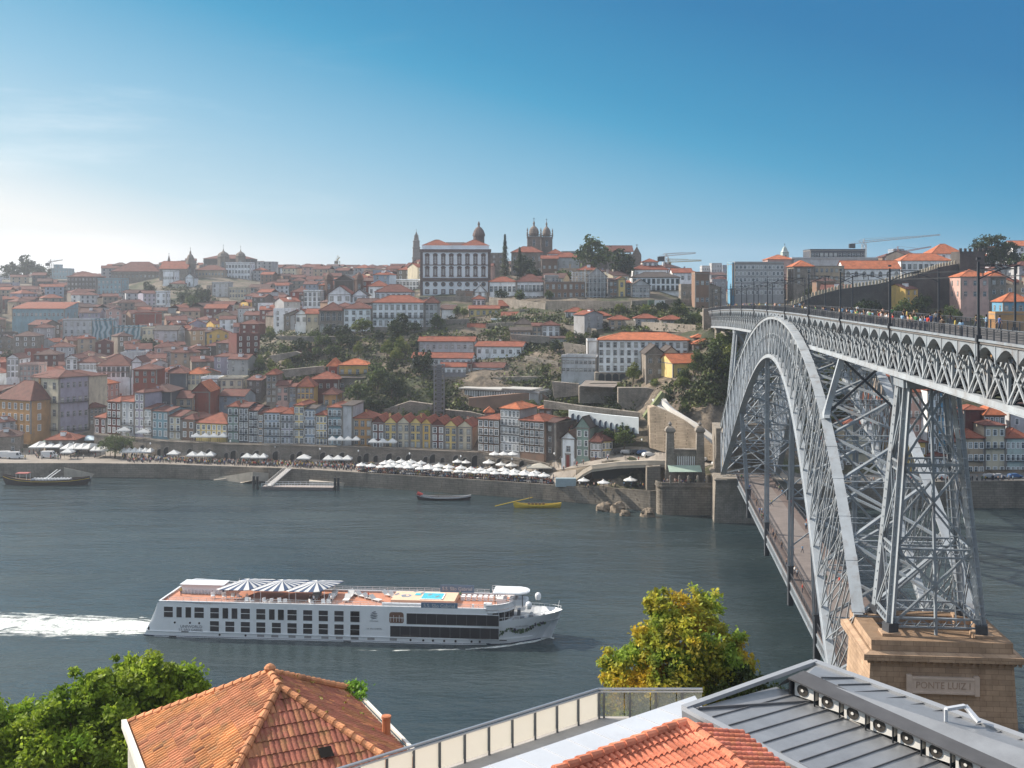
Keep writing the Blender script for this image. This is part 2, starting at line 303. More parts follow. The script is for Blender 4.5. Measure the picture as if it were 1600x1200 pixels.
def ground_material():
 m,nt,b=newmat('hillside_ground');g=N(nt,'ShaderNodeNewGeometry')
 n1=N(nt,'ShaderNodeTexNoise',Scale=.045,Detail=8,Roughness=.7);L(nt,g.outputs['Position'],n1.inputs['Vector'])
 cr=N(nt,'ShaderNodeValToRGB');e=cr.color_ramp.elements;e[0].position=.36;e[0].color=(.022,.030,.010,1);e[1].position=.62;e[1].color=(.17,.135,.10,1)
 k=e.new(.44);k.color=(.042,.052,.018,1);k=e.new(.5);k.color=(.095,.078,.055,1);L(nt,n1.outputs[0],cr.inputs[0])
 sp=N(nt,'ShaderNodeSeparateXYZ');L(nt,g.outputs['True Normal'],sp.inputs[0]);r=N(nt,'ShaderNodeMapRange');r.inputs[1].default_value=.82;r.inputs[2].default_value=.55;L(nt,sp.outputs[2],r.inputs[0])
 n2=N(nt,'ShaderNodeTexNoise',Scale=.3,Detail=8,Roughness=.75);L(nt,g.outputs['Position'],n2.inputs['Vector'])
 vr=N(nt,'ShaderNodeMapRange');vr.inputs[1].default_value=.35;vr.inputs[2].default_value=.65;vr.inputs[3].default_value=.35;vr.inputs[4].default_value=1.5;L(nt,n2.outputs[0],vr.inputs[0])
 cm2=N(nt,'ShaderNodeMix',data_type='RGBA',blend_type='MULTIPLY');cm2.inputs[0].default_value=1;L(nt,cr.outputs[0],cm2.inputs[6]);L(nt,vr.outputs[0],cm2.inputs[7])
 rk=N(nt,'ShaderNodeValToRGB');e=rk.color_ramp.elements;e[0].position=.35;e[0].color=(.06,.05,.04,1);e[1].position=.65;e[1].color=(.30,.24,.18,1);L(nt,n2.outputs[0],rk.inputs[0])
 mx=N(nt,'ShaderNodeMix',data_type='RGBA');fr=N(nt,'ShaderNodeMath',operation='MULTIPLY');L(nt,r.outputs[0],fr.inputs[0]);mrr=N(nt,'ShaderNodeMapRange');mrr.inputs[1].default_value=.35;mrr.inputs[2].default_value=.5;L(nt,n1.outputs[0],mrr.inputs[0]);L(nt,mrr.outputs[0],fr.inputs[1])
 L(nt,fr.outputs[0],mx.inputs[0]);L(nt,cm2.outputs[2],mx.inputs[6]);L(nt,rk.outputs[0],mx.inputs[7]);L(nt,mx.outputs[2],b.inputs['Base Color'])
 b.inputs['Roughness'].default_value=.95;bp=N(nt,'ShaderNodeBump',Strength=.8,Distance=1.2);L(nt,n2.outputs[0],bp.inputs['Height']);L(nt,bp.outputs[0],b.inputs['Normal'])
 return m
GROUND=ground_material()
PAVE=surf('quay_paving',(.25,.22,.19),.9,.25,.12,.1,2.,coord='World',stain=(.16,.15,.14),stain_amt=.5)
def zsamples(x):
 e=edge_z(x);out=[e];z=e
 while z<1900:
  z+=2.2 if z<480 else 5 if z<620 else 12 if z<900 else 40
  out.append(z)
 return out
NZ=len(zsamples(358))
g=MB();rows=[];xs=[-700+10*i for i in range(351)]
for x in xs:
 e=edge_z(x);col=[]
 for j in range(NZ):
  f=j/(NZ-1);z=e+(1900-e)*(f**2.2)
  h=ter(x,z);X=px2X(x,z)
  k=min(1,max(0,(z-max(inner_z(x),e+25)-6)/25))
  steep=min(1.,abs(ter(x,z+4)-ter(x,z-4))/8)
  h+=noise.fractal(Vector((X*.03,z*.03,1.)),.8,2.1,5)*(1.5+3.*steep)*k
  X2=X+noise.noise(Vector((X*.06,z*.06,h*.08)))*3.*steep*k
  col.append((X2,z,h))
 rows.append(col)
g.grid([r[::-1]for r in rows]);go=g.build('hillside_ground',GROUND,smooth=True);tag(go,kind='structure')
nb=MB();rows=[]
for i in range(61):
 X=-240+i*8;r=[]
 for(Y,H)in((-50,58),(0,56),(25,48),(45,40),(60,34),(80,25),(100,17),(120,9),(138,3.5),(146,3.2),(146.5,-3)):
  r.append((X,Y,H+(noise.noise(Vector((X*.05,Y*.05,3)))*1.5 if Y<130 else 0)))
 rows.append(r)
nb.grid(rows[::-1]);tag(nb.build('near_bank_ground',GROUND),kind='structure')
qw=MB();pv_=MB();xs=[-700+12*i for i in range(293)]
P_=[]
for x in xs:
 z=edge_z(x);P_.append((px2X(x,z),z,ter(x,z)))
for a,b in zip(P_,P_[1:]):
 xa=CX+F*a[0]/a[1]
 qw.face([(a[0],a[1]-.6,-3),(b[0],b[1]-.6,-3),(b[0],b[1],b[2]+.35),(a[0],a[1],a[2]+.35)])
 qw.face([(a[0],a[1],a[2]+.35),(b[0],b[1],b[2]+.35),(b[0],b[1]+.7,b[2]+.35),(a[0],a[1]+.7,a[2]+.35)])
 qw.face([(b[0],b[1]+.7,b[2]-.3),(a[0],a[1]+.7,a[2]-.3),(a[0],a[1]+.7,a[2]+.35),(b[0],b[1]+.7,b[2]+.35)])
QSTONE=surf('quay_stone',(.21,.185,.155),.92,.35,.12,.5,1.5,coord='World',stain=(.07,.065,.055),stain_amt=.8,brick=(1.8,.7,.05))
tag(qw.build('quay_wall',QSTONE),'long weathered granite quay wall between the promenade and the river','quay wall')
def strip(name,zf,dz0,dz1,x0,x1,lift,mat,step=8):
 s=MB();prev=None;x=x0
 while x<=x1:
  z0=zf(x)+dz0;z1=zf(x)+dz1
  r=[(px2X(x,z),z,ter(x,z)+lift)for z in(z0,(z0*2+z1)/3,(z0+2*z1)/3,z1)]
  if prev:s.grid([prev,r][::-1])
  prev=r;x+=step
 return tag(s.build(name,mat),kind='structure')
s=MB();prev=None;x=-700
while x<=900:
 z0,z1=edge_z(x)+.6,inner_z(x);r=[(px2X(x,z0+(z1-z0)*t),z0+(z1-z0)*t,ter(x,z0+(z1-z0)*t)+.12)for t in(0,.2,.4,.6,.8,1)]
 if prev:s.grid([prev,r][::-1])
 prev=r;x+=8
tag(s.build('promenade',PAVE),kind='structure')
def uzf(x):
 pts=[(860,385.5),(900,374.5),(930,369.5),(1020,358),(1045,357.5),(1130,351.5)]
 for(a,za),(b,zb_)in zip(pts,pts[1:]):
  if x<=b:return za+(zb_-za)*(x-a)/(b-a)
 return pts[-1][1]
strip('upper_road',uzf,0,13.5,862,1130,.14,PAVE,6)
strip('riverside_road',edge_z,1.,13.,1120,1900,.15,surf('asphalt',(.11,.108,.105),.9,.2,.2,0,coord='World'))
TH=R(5.38);D_=Vector((math.sin(TH),math.cos(TH),0));N_=Vector((math.cos(TH),-math.sin(TH),0))
def B(a,s,h):return N_*a+D_*s+Vector((0,0,h))
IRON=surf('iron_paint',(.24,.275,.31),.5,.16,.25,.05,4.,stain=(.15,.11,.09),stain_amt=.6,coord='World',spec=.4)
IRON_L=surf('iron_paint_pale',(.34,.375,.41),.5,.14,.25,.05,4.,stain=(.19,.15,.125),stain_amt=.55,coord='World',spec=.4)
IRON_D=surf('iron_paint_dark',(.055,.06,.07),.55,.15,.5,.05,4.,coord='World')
S0=248.
def deckH(s):return 62.2-(0 if s<200 else(s-200)**2*.0000705)
def aW(h):return 32.75-(60.7-h)*.08
def aE(h):return 42.85+(60.7-h)*.03
def ext(u):return 60.7-(.00315*u*u+5e-8*u**4)
def intr(u):return 52.6-(.00698*u*u-2.4e-7*u**4)
bridge=empty('arch_bridge',B(38,150,0),0,'double-deck grey iron arch bridge crossing the river from the brown granite pier','bridge')
OFF=-Vector(bridge.location)
def bb(mb,name,mat,par=None,smooth=False):
 par=par or bridge
 if par is bridge:mb.v=[tuple(Vector(p)+OFF)for p in mb.v]
 else:mb.v=[tuple(Vector(p)+OFF)for p in mb.v]
 return mb.build(name,mat,par,smooth)
def rib(af):
 r=MB();web=MB();lc=MB()
 UE=98.4;UI=86.;n=34
 def E(t):u=(t*2-1)*UE;h=ext(u);return B(af(h),S0+u,h)
 def I(t):u=(t*2-1)*UI;h=intr(u);return B(af(h),S0+u,h)
 m=120
 for i in range(m):
  r.bar(E(i/m),E((i+1)/m),1.1,.62,up=N_.cross(D_));lc.bar(I(i/m),I((i+1)/m),1.1,.66,up=N_.cross(D_))
  r.bar(E(i/m)+Vector((0,0,.4)),E((i+1)/m)+Vector((0,0,.4)),1.5,.06);lc.bar(I(i/m)-Vector((0,0,.42)),I((i+1)/m)-Vector((0,0,.42)),1.5,.06)
  M0=E(i/m).lerp(I(i/m),.42);M1=E((i+1)/m).lerp(I((i+1)/m),.42)
  if .2<i/m<.8:web.bar(M0,M1,.5,.22)
 for i in range(n+1):
  for off in(-.45,.45):
   o=N_*off;web.bar(E(i/n)+o,I(i/n)+o,.2,.12)
   if i<n:
    e0,e1,i0,i1=E(i/n)+o,E((i+1)/n)+o,I(i/n)+o,I((i+1)/n)+o
    web.bar(e0,i1,.17,.1);web.bar(i0,e1,.17,.1)
 for i in range(0,m,4):
  p=E(i/m);q=E((i+.5)/m);r.bar(p+Vector((0,0,.45)),q+Vector((0,0,.45)),1.6,.05)
 return(r,lc),web,E,I
rw,ww,EW,IW=rib(aW);re,we,EE,IE=rib(aE)
o=bb(rw[0],'arch_rib',IRON_L);bb(rw[1],'lower_chord',IRON_L,o);bb(ww,'lattice_web',IRON_L,o)
o=bb(re[0],'arch_rib',IRON_L);bb(re[1],'lower_chord',IRON_L,o);bb(we,'lattice_web',IRON_L,o)
br=MB();K=20
for i in range(K+1):
 t=i/K
 for P0,P1 in((EW,EE),(IW,IE)):
  a,b=P0(t),P1(t);top=P0 is EW
  if top and .36<t<.64:continue
  br.bar(a,b,.35,.12);br.bar(a-Vector((0,0,.8)),b-Vector((0,0,.8)),.35,.12)
  for k in range(8):
   br.bar(a.lerp(b,k/8)-Vector((0,0,.8*(k%2))),a.lerp(b,(k+1)/8)-Vector((0,0,.8*((k+1)%2))),.1,.1)
  if i<K:
   c,d=P0((i+1)/K),P1((i+1)/K);br.bar(a,d,.5,.32);br.bar(b,c,.5,.32)
 a,b,c,d=EW(t),EE(t),IW(t),IE(t)
 if t<.34 or t>.66:br.bar(a,d,.3,.25);br.bar(b,c,.3,.25)
bb(br,'cross_bracing',IRON)
AW,AE=34.,41.6
def girder(a0,out):
 t=MB();c=MB();ss=88.;pitch=5.75;s=ss
 while s<446:
  s2=s+pitch;T=lambda q:B(a0,q,deckH(q)-.9);Bo=lambda q:B(a0,q,deckH(q)-5.7)
  t.bar(Bo(s),Bo(s2),.75,.55);t.bar(Bo(s)-Vector((0,0,.33)),Bo(s2)-Vector((0,0,.33)),1.0,.08);t.bar(T(s),T(s2),.5,.5)
  t.bar(T(s),Bo(s),.26,.3)
  for off in(-.22,.22):
   o=N_*off
   t.bar(T(s)+o,Bo(s2)+o,.16,.2);t.bar(Bo(s)+o,T(s2)+o,.16,.2)
  mid=(s+s2)/2;t.bar(T(mid),Bo(s)+N_*.1,.1,.2);t.bar(T(mid),Bo(s2)+N_*.1,.1,.2)
  n=8;po=a0+out*1.15
  for k in range(n):
   f0,f1=k/n,(k+1)/n;y0=-1.7+1.15*math.sin(math.pi*f0);y1=-1.7+1.15*math.sin(math.pi*f1)
   q0,q1=s+pitch*f0,s+pitch*f1;A=deckH(q0);A1=deckH(q1)
   pts=[B(po,q0,A+y0),B(po,q1,A1+y1),B(po,q1,A1-.05),B(po,q0,A-.05)]
   c.face(pts,flip=out>0)
   inn=[B(a0,q0,A+y0-.1),B(a0,q1,A1+y1-.1)]
   c.face([inn[0],inn[1],pts[1],pts[0]])
  c.bar(B(po,s,deckH(s)-1.9),B(po,s,deckH(s)+.02),.14,.22);c.bar(B(po,s,deckH(s)-1.8),B(a0,s,deckH(s)-3.2),.12,.16)
  c.bar(B(po+out*.12,s,deckH(s)+.02),B(po+out*.12,s2,deckH(s2)+.02),.3,.22)
  s=s2
 g_=bb(t,'truss_girder',IRON_L);bb(c,'cornice',IRON,g_)
girder(AW,-1);girder(AE,1)
fr=MB();s=88.
while s<446:
 h=deckH(s);fr.bar(B(AW,s,h-1),B(AE,s,h-1),.3,.5);fr.bar(B(AW,s,h-5.6),B(AE,s,h-5.6),.3,.35)
 fr.bar(B(AW,s,h-1),B(AE,s,h-5.6),.18,.18);fr.bar(B(AE,s,h-1),B(AW,s,h-5.6),.18,.18);fr.bar(B(AW,s,h-5.6),B(AE,s+5.75,deckH(s+5.75)-5.6),.2,.15)
 s+=5.75
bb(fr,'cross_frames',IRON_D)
DK=surf('tram_deck',(.16,.15,.145),.85,.2,.5,0,coord='World')
dk=MB();rails=MB();s=80.
while s<446:
 h0,h1=deckH(s),deckH(s+6)
 for(a0,a1,zt,mb)in((AW-1.3,AE+1.3,0,dk),(36.2,36.35,.06,rails),(37.6,37.75,.06,rails),(38.6,38.75,.06,rails),(40.,40.15,.06,rails)):
  mb.add([B(a0,s,h0+zt-.3),B(a1,s,h0+zt-.3),B(a1,s+6,h1+zt-.3),B(a0,s+6,h1+zt-.3),B(a0,s,h0+zt),B(a1,s,h0+zt),B(a1,s+6,h1+zt),B(a0,s+6,h1+zt)],[(3,2,1,0),(4,5,6,7),(0,1,5,4),(1,2,6,5),(2,3,7,6),(3,0,4,7)])
 s+=6
d_=bb(dk,'upper_deck',DK);bb(rails,'tram_rail',DARK,d_)
def railing(a0,s0,s1,hf,name='railing',step=.28,ht=1.15):
 r=MB();s=s0;k=0
 while s<s1:
  h=hf(s);a=a0(s)if callable(a0)else a0
  if k%7==0:r.bar(B(a,s,h),B(a,s,h+ht+.06),.09,.09)
  elif s<250 or k%2:r.bar(B(a,s,h+.1),B(a,s,h+ht),.03,.03)
  s+=step;k+=1
 s=s0
 while s<s1:
  a=a0(s)if callable(a0)else a0;a2=a0(s+6)if callable(a0)else a0
  for zz,w_ in((ht,.09),(.1,.06),(ht*.82,.035)):r.bar(B(a,s,hf(s)+zz),B(a2,min(s1,s+6),hf(min(s1,s+6))+zz),w_,w_)
  s+=6
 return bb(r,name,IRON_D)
railing(AW-1.2,84,445,deckH);railing(AE+1.2,84,445,deckH)
LH=13.
def lW(s):return 30.6+max(0,(s-175)/165*2.6)
def lE(s):return 42.6
ld=MB();ft=MB();lg=MB();s=140.
while s<343:
 s2=min(343,s+5)
 ft.add([B(lW(s),s,LH-.35),B(lE(s),s,LH-.35),B(lE(s2),s2,LH-.35),B(lW(s2),s2,LH-.35),B(lW(s),s,LH),B(lE(s),s,LH),B(lE(s2),s2,LH),B(lW(s2),s2,LH)],[(3,2,1,0),(4,5,6,7),(0,1,5,4),(1,2,6,5),(2,3,7,6),(3,0,4,7)])
 a0,a1=lW(s)+2.0,lE(s)-2.;b0,b1=lW(s2)+2.,lE(s2)-2.
 ld.add([B(a0,s,LH+.004),B(a1,s,LH+.004),B(b1,s2,LH+.004),B(b0,s2,LH+.004)],[(0,1,2,3)])
 for fa in(lW,lE):
  for zz in(-.5,-2.1):lg.bar(B(fa(s),s,LH+zz),B(fa(s2),s2,LH+zz),.35,.3)
  for k in range(4):
   q0,q1=s+(s2-s)*k/4,s+(s2-s)*(k+1)/4;lg.bar(B(fa(q0),q0,LH-.5),B(fa(q1),q1,LH-2.1),.1,.1);lg.bar(B(fa(q0),q0,LH-2.1),B(fa(q1),q1,LH-.5),.1,.1);lg.bar(B(fa(q0),q0,LH-.5),B(fa(q0),q0,LH-2.1),.1,.12)
 lg.bar(B(lW(s),s,LH-1.2),B(lE(s),s,LH-1.2),.25,.8)
 s=s2
d2=bb(ft,'lower_deck',surf('walkway_wood',(.13,.10,.09),.85,.25,1.5,0,coord='World',stretch=.2));bb(ld,'roadway',surf('bridge_roadway',(.17,.145,.135),.85,.2,.3,0,coord='World'),d2)
bb(lg,'lower_girder',IRON)
railing(lW,140,342,lambda s:LH,step=.45,ht=1.2);railing(lE,140,342,lambda s:LH,step=.45,ht=1.2)
railing(lambda s:lW(s)+2.05,140,342,lambda s:LH,name='inner_railing',step=1.2,ht=.9)
for s in(186,218,258,300):
 for a0,af in((lW(s),aW),(lE(s),aE)):
  hb=MB();u=s-S0;top=intr(u);pa=B(a0,s,LH-2.);pb=B(af(top),s,top)
  for dx,dy in((-.28,-.28),(.28,-.28),(-.28,.28),(.28,.28)):hb.bar(pa+N_*dx+D_*dy,pb+N_*dx+D_*dy,.13,.13)
  for dx,dy in((-.28,0),(.28,0)):
   hb.bar(pa+N_*dx,pb+N_*dx,.05,.5)
  ob=bb(hb,'hanger',IRON)
  c=MB();c.bar(B(a0,s,LH-4.8),B(a0,s,LH+2.3),.95,.95);c.bar(B(a0,s,LH+2.3),B(a0,s,LH+2.6),1.15,1.15);bb(c,'hanger_sleeve',IRON_D,ob)
 xb=MB();u=s-S0;h0,h1=LH+6,intr(u)-1
 k=h0
 while k+9<h1:
  xb.bar(B(lW(s),s,k),B(lE(s),s,k+9),.22,.22);xb.bar(B(lE(s),s,k),B(lW(s),s,k+9),.22,.22);xb.bar(B(lW(s),s,k+9),B(lE(s),s,k+9),.3,.3);k+=9
 bb(xb,'hanger_bracing',IRON)
for s in(183.5,312.5):
 u=s-S0;h=ext(u);hb=deckH(s)-6.
 for af,a1 in((aW,AW+.2),(aE,AE-.2)):
  p=MB();base=B(af(h),s,h+.2);top=B(a1,s,hb)
  prof=[(0,3.2),(.05,2.0),(.12,1.35),(.25,.95),(.6,.85),(1,.8)]
  for(f0,w0),(f1,w1)in zip(prof,prof[1:]):
   a,b=base.lerp(top,f0),base.lerp(top,f1);v=[]
   for c_,w_ in((a,w0),(b,w1)):
    for sx,sy in((-1,-1),(1,-1),(1,1),(-1,1)):v.append(c_+D_*sx*w_/2+N_*sy*.45)
   p.add(v,[(0,1,5,4),(1,2,6,5),(2,3,7,6),(3,0,4,7)])
  bb(p,'spandrel_post',IRON_L)
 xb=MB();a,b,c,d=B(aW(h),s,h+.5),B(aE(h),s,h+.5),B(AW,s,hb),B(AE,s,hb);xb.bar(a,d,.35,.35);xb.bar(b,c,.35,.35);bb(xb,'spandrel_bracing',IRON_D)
def pylon(s0,s1,t0,t1,hb,flip=1):
 root=MB();legs=[];ht=deckH(s0)-6.3
 aB=(32.2,43.0);aT=(34.6,40.0)
 def pt(side,fb,f):
  a=aB[side]*(1-f)+aT[side]*f;s=(s0,s1)[fb]*(1-f)+(t0,t1)[fb]*f;return B(a,s,hb+(ht-hb)*f)
 py=MB()
 cap=MB();f=1;cap.bar(B(34.2,t0-.6,ht-.4),B(40.4,t0-.6,ht-.4),1.,1.1);cap.bar(B(34.2,t1+.6,ht-.4),B(40.4,t1+.6,ht-.4),1.,1.1)
 cap.bar(B(34.4,t0-.6,ht-.4),B(34.4,t1+.6,ht-.4),1.,1.1);cap.bar(B(40.2,t0-.6,ht-.4),B(40.2,t1+.6,ht-.4),1.,1.1)
 main=bb(cap,'pylon',IRON)
 for side in(0,1):
  for fb in(0,1):
   l=MB();p,q=pt(side,fb,0),pt(side,fb,1)
   for dx in(-.33,.33):l.bar(p+N_*dx,q+N_*dx,.12,.5)
   l.bar(p+D_*-.25,q+D_*-.25,.7,.06)
   k=26
   for i in range(k):
    a,b=p.lerp(q,i/k),p.lerp(q,(i+.5)/k);l.bar(a-N_*.42,a+N_*.42,.25,.2);l.bar(a-N_*.42+D_*.35,b+N_*.42+D_*.35,.08,.1)
   foot=MB();foot.bar(p-Vector((0,0,.6)),p.lerp(q,.045),1.35,1.35);lo=bb(l,'leg',IRON_L,main);bb(foot,'leg',IRON_D,main)
 x=MB();nb_=3
 for i in range(nb_):
  f0,f1=i/nb_,(i+1)/nb_
  if i==0:f0=.03
  for(A0,A1)in(((0,0),(1,0)),((0,1),(1,1)),((0,0),(0,1)),((1,0),(1,1))):
   a,b,c,d=pt(*A0,f0),pt(*A1,f0),pt(*A0,f1),pt(*A1,f1)
   for o in(-.14,.14):
    oo=D_*o if A0[1]==A1[1]else N_*o
    x.bar(a+oo,d+oo,.1,.24);x.bar(b+oo,c+oo,.1,.24)
   for zz in(0,-1.):
    z_=Vector((0,0,zz));x.bar(c+z_,d+z_,.22,.22)
    if i==0:x.bar(a+z_*0+Vector((0,0,zz+1.)),b+Vector((0,0,zz+1.)),.22,.22)
   for k in range(14):x.bar(c.lerp(d,k/14)-Vector((0,0,k%2)),c.lerp(d,(k+1)/14)-Vector((0,0,(k+1)%2)),.08,.1)
   if i==0:
    for k in range(14):x.bar(a.lerp(b,k/14)+Vector((0,0,k%2)),a.lerp(b,(k+1)/14)+Vector((0,0,(k+1)%2)),.08,.1)
 x.bar(pt(0,0,0).lerp(pt(1,0,0),.5),pt(0,0,1).lerp(pt(1,0,1),.5),.3,.3)
 bb(x,'bracing',IRON,main)
 ld_=MB();p=pt(1,0,.02)-N_*2.2+D_*.8;q=pt(1,0,.96)-N_*1.2+D_*.8
 for o in(-.5,.5):ld_.bar(p+N_*o,q+N_*o,.14,.14)
 for k in range(26):c=p.lerp(q,k/26);ld_.bar(c-N_*.5,c+N_*.5,.1,.1)
 bb(ld_,'ladder',IRON_L,main)
PT=25.4
pylon(142.6,150.6,143.6,147.5,PT);pylon(350.,358.,351.5,356.,26.)
pier=empty('stone_pier',B(37.6,146.5,0),-TH,'massive brown granite pier with an inscribed pale name plate under the lattice pylon','bridge pier')
def pier_mesh(w0,w1,d0,d1,z0,z1):
 v=[]
 for w_,d2_,z_ in((w0,d0,z0),(w1,d1,z1)):
  for sx,sy in((-1,-1),(1,-1),(1,1),(-1,1)):v.append((sx*w_,sy*d2_,z_))
 return v,[(3,2,1,0),(4,5,6,7),(0,1,5,4),(1,2,6,5),(2,3,7,6),(3,0,4,7)]
pm=MB();pm.add(*pier_mesh(9.6,8.2,7.2,6.4,-2,PT-2.6));pm.build('shaft',STONE_WARM,pier)
pc=MB();pc.add(*pier_mesh(8.5,8.5,6.7,6.7,PT-2.6,PT-2.2));pc.add(*pier_mesh(9.1,9.1,7.3,7.3,PT-2.2,PT-1.5));pc.add(*pier_mesh(8.9,8.3,7.1,6.6,PT-1.5,PT-1.2))
pc.box(-8.1,8.1,-6.5,-4.6,PT-1.2,PT);pc.box(-8.1,-6.0,-4.6,6.5,PT-1.2,PT);pc.box(6.0,8.1,-4.6,6.5,PT-1.2,PT);pc.box(-6.,6.,4.6,6.5,PT-1.2,PT)
for sx in(-5.4,5.3):
 for sy in(-3.9,4.1):pc.box(sx-1.1,sx+1.1,sy-1.1,sy+1.1,PT-1.2,PT+.35)
for k in range(24):x_=-8.6+k*.748;pc.box(x_,x_+.35,-6.95,-6.7,PT-2.6,PT-2.2)
pc.build('cornice',STONE_WARM,pier)
np_=MB();PLM=surf('name_plate_stone',(.56,.45,.38),.85,.1,1.,.1,5.)
yb=-6.98
np_.box(-3.75,3.75,yb-.12,yb+.5,PT-5.9,PT-4.1)
for x_,z_ in((-3.85,PT-5.0),(3.85,PT-5.)):np_.box(x_-.28,x_+.28,yb-.16,yb+.4,z_-1.12,z_+1.12)
np_.box(-3.57,3.57,yb-.22,yb-.12,PT-4.28,PT-4.05);np_.box(-3.57,3.57,yb-.22,yb-.12,PT-5.95,PT-5.72)
pl=np_.build('name_plate',PLM,pier)
text_mesh('inscription','PONTE LUIZ I',1.12,surf('carved_letters',(.36,.26,.20),.9,.1,1.,0),pl,(0,yb-.13,PT-5.0),(R(90),0,0),.03,xs=.92)
fa=MB();
def Bb(mb,a0,a1,s0,s1,z0,z1,t=0):
 v=[B(a0-t,s0-t,z0),B(a1+t,s0-t,z0),B(a1+t,s1,z0),B(a0-t,s1,z0),B(a0,s0,z1),B(a1,s0,z1),B(a1,s1,z1),B(a0,s1,z1)]
 mb.add(v,[(3,2,1,0),(4,5,6,7),(0,1,5,4),(1,2,6,5),(2,3,7,6),(3,0,4,7)])
Bb(fa,27,48,334,360,-2,12.6,.6);Bb(fa,28,32.4,345,360,12.6,25.6);Bb(fa,42.6,47,345,360,12.6,25.6);Bb(fa,32.4,42.6,352,360,12.6,26)
Bb(fa,26.6,48.4,333.4,360,12.0,12.4)
tag(fa.build('bridge_abutment',STONE),'granite abutment under the far foot of the iron arch','abutment')
ea=MB();Bb(ea,31.5,44.5,441,470,30,57.3);Bb(ea,30.9,34,438.5,444,40,59.2);tag(ea.build('deck_abutment',STONE),'dark granite abutment at the far end of the upper deck','abutment')
def pillar(x0,x1,yt,z,label):
 pp=MB();a,b=at(x0,yt,z),at(x1,yt,z);w_=(b.x-a.x)/2;g0=30.;c=((a.x+b.x)/2,z,0)
 v,f=pier_mesh(w_*1.08,w_,w_*1.08,w_,g0,a.z-.6);pp.add([(p[0]+c[0],p[1]+c[1],p[2])for p in v],f)
 v,f=pier_mesh(w_*1.18,w_*1.18,w_*1.18,w_*1.18,a.z-.6,a.z);pp.add([(p[0]+c[0],p[1]+c[1],p[2])for p in v],f)
 tag(pp.build('approach_pier',STONE),label,'bridge pier','granite piers of the far approach span')
pillar(1118,1133,512,418,'short granite pier under the deck truss above the ivy cliff')
pillar(1132,1160,518,401,'broad granite pier beside the ivy cliff under the deck truss')
def mast_proto(side):
 root=empty('catenary_mast',(0,0,0),0,'x','mast')
 p=MB();p.bar((0,0,-2),(0,0,7.2),.2,.2);p.bar((0,0,7.4),(0,0,7.6),.34,.34);p.bar((0,0,-.2),(0,0,.5),.5,.5)
 p1=p.build('pole',IRON_D,root)
 a=MB();pts=[]
 for k in range(7):t=k/6;pts.append((side*(t*3.6),0,5.6+1.2*math.sin(t*1.57)))
 for q0,q1 in zip(pts,pts[1:]):a.bar(q0,q1,.1,.1)
 a.bar((0,0,6.9),(side*3.7,0,6.9),.09,.09);a.bar((side*1.2,0,6.9),(side*2.2,0,6.5),.06,.06);a.tube((side*3.4,0,6.1),(side*3.4,0,6.9),.06)
 p2=a.build('bracket',IRON_D,root);return root,[(p1,[]),(p2,[])]
mw,mwk=mast_proto(1);me_,mek=mast_proto(-1)
MS=[109.5,144.6,176.3,205.6,235,262.5,289,318,350,385,420]
ORD=['nearest','second','third','fourth','fifth','sixth','seventh','eighth','ninth','tenth','eleventh','twelfth']
for i,s in enumerate(MS):
 p=B(AW-1.35,s,deckH(s));l='%s dark tram mast from the near end, on the nearer railing of the upper deck'%ORD[i]
 if i==0:mw.location=p;mw.rotation_euler=(0,0,-TH);tag(mw,l,None,'tram masts along the upper deck')
 else:copy_tree(mw,mwk,p,-TH,l)
for i,s in enumerate([131,161.5,190,220,249,276,304,334,368,402]):
 p=B(AE+1.35,s,deckH(s));l='%s dark tram mast from the near end, on the farther railing of the upper deck'%ORD[i]
 if i==0:me_.location=p;me_.rotation_euler=(0,0,-TH);tag(me_,l,None,'tram masts along the upper deck')
 else:copy_tree(me_,mek,p,-TH,l)
for a_,nm in((37.2,'one of two tram wires, over the river-side track'),(39.4,'one of two tram wires, over the inland track')):
 wv=MB();s=90.
 while s<440:wv.bar(B(a_,s,deckH(s)+6.0),B(a_,s+12,deckH(s+12)+6.0),.05,.05);wv.bar(B(a_,s,deckH(s)+6.7),B(a_,s+12,deckH(s+12)+6.7),.04,.04);s+=12
 tag(wv.build('overhead_wire',DARK),nm,'overhead wire','overhead tram wires')
HW=surf('ship_white',(.74,.77,.80),.35,.04,.15,.02,2.,stain=(.5,.52,.53),stain_amt=.25,spec=.5)
SGL=glassmat('ship_glass',(.025,.022,.028),.08)
DECKW=surf('ship_deck',(.44,.20,.13),.75,.15,.8,0)
PALE_DECK=surf('pool_terrace',(.66,.46,.33),.7,.06,.8,0)
NAVY=surf('navy_paint',(.03,.045,.09),.5,.1,1.,0)
POOL=surf('pool_water',(.10,.50,.60),.08,.1,2.,.2,3.,spec=.6)
CANVAS_W=surf('canvas_white',(.58,.58,.57),.8,.05,1.,0)
ship=empty('cruise_ship',(-70.6,228.2,0),-R(5.1),'long white river cruise ship with dark windows and a pool on its terracotta deck','cruise ship')
SHW=5.7;SHH=6.75
def halfw(x,f):
 if x<4:return SHW*(.93+.07*math.sin(x/4*math.pi/2))
 x0=58+6*f;x1=77.0+3.6*f
 if x<x0:return SHW
 t=min(1,(x-x0)/(x1-x0));return SHW*max(0,(1-t**2.3))**.72
def sheer(x):
 if x<2.5:return 4.6+(x/2.5)*1.7
 if x<66.3:return SHH if x>12 else 6.35+.4*(1-abs(x-6)/6 if x<12 else 0)
 if x<67.5:return SHH-(x-66.3)/1.2*2.35
 return 4.4+(x-67.5)/13*1.1
hl=MB();stations=[0,.6,1.3,2.5,4,8,12,20,30,40,50,58,62,64,66.3,67.5,69,71,73,75,76.5,77.6,78.5,79.4,80.1,80.55]
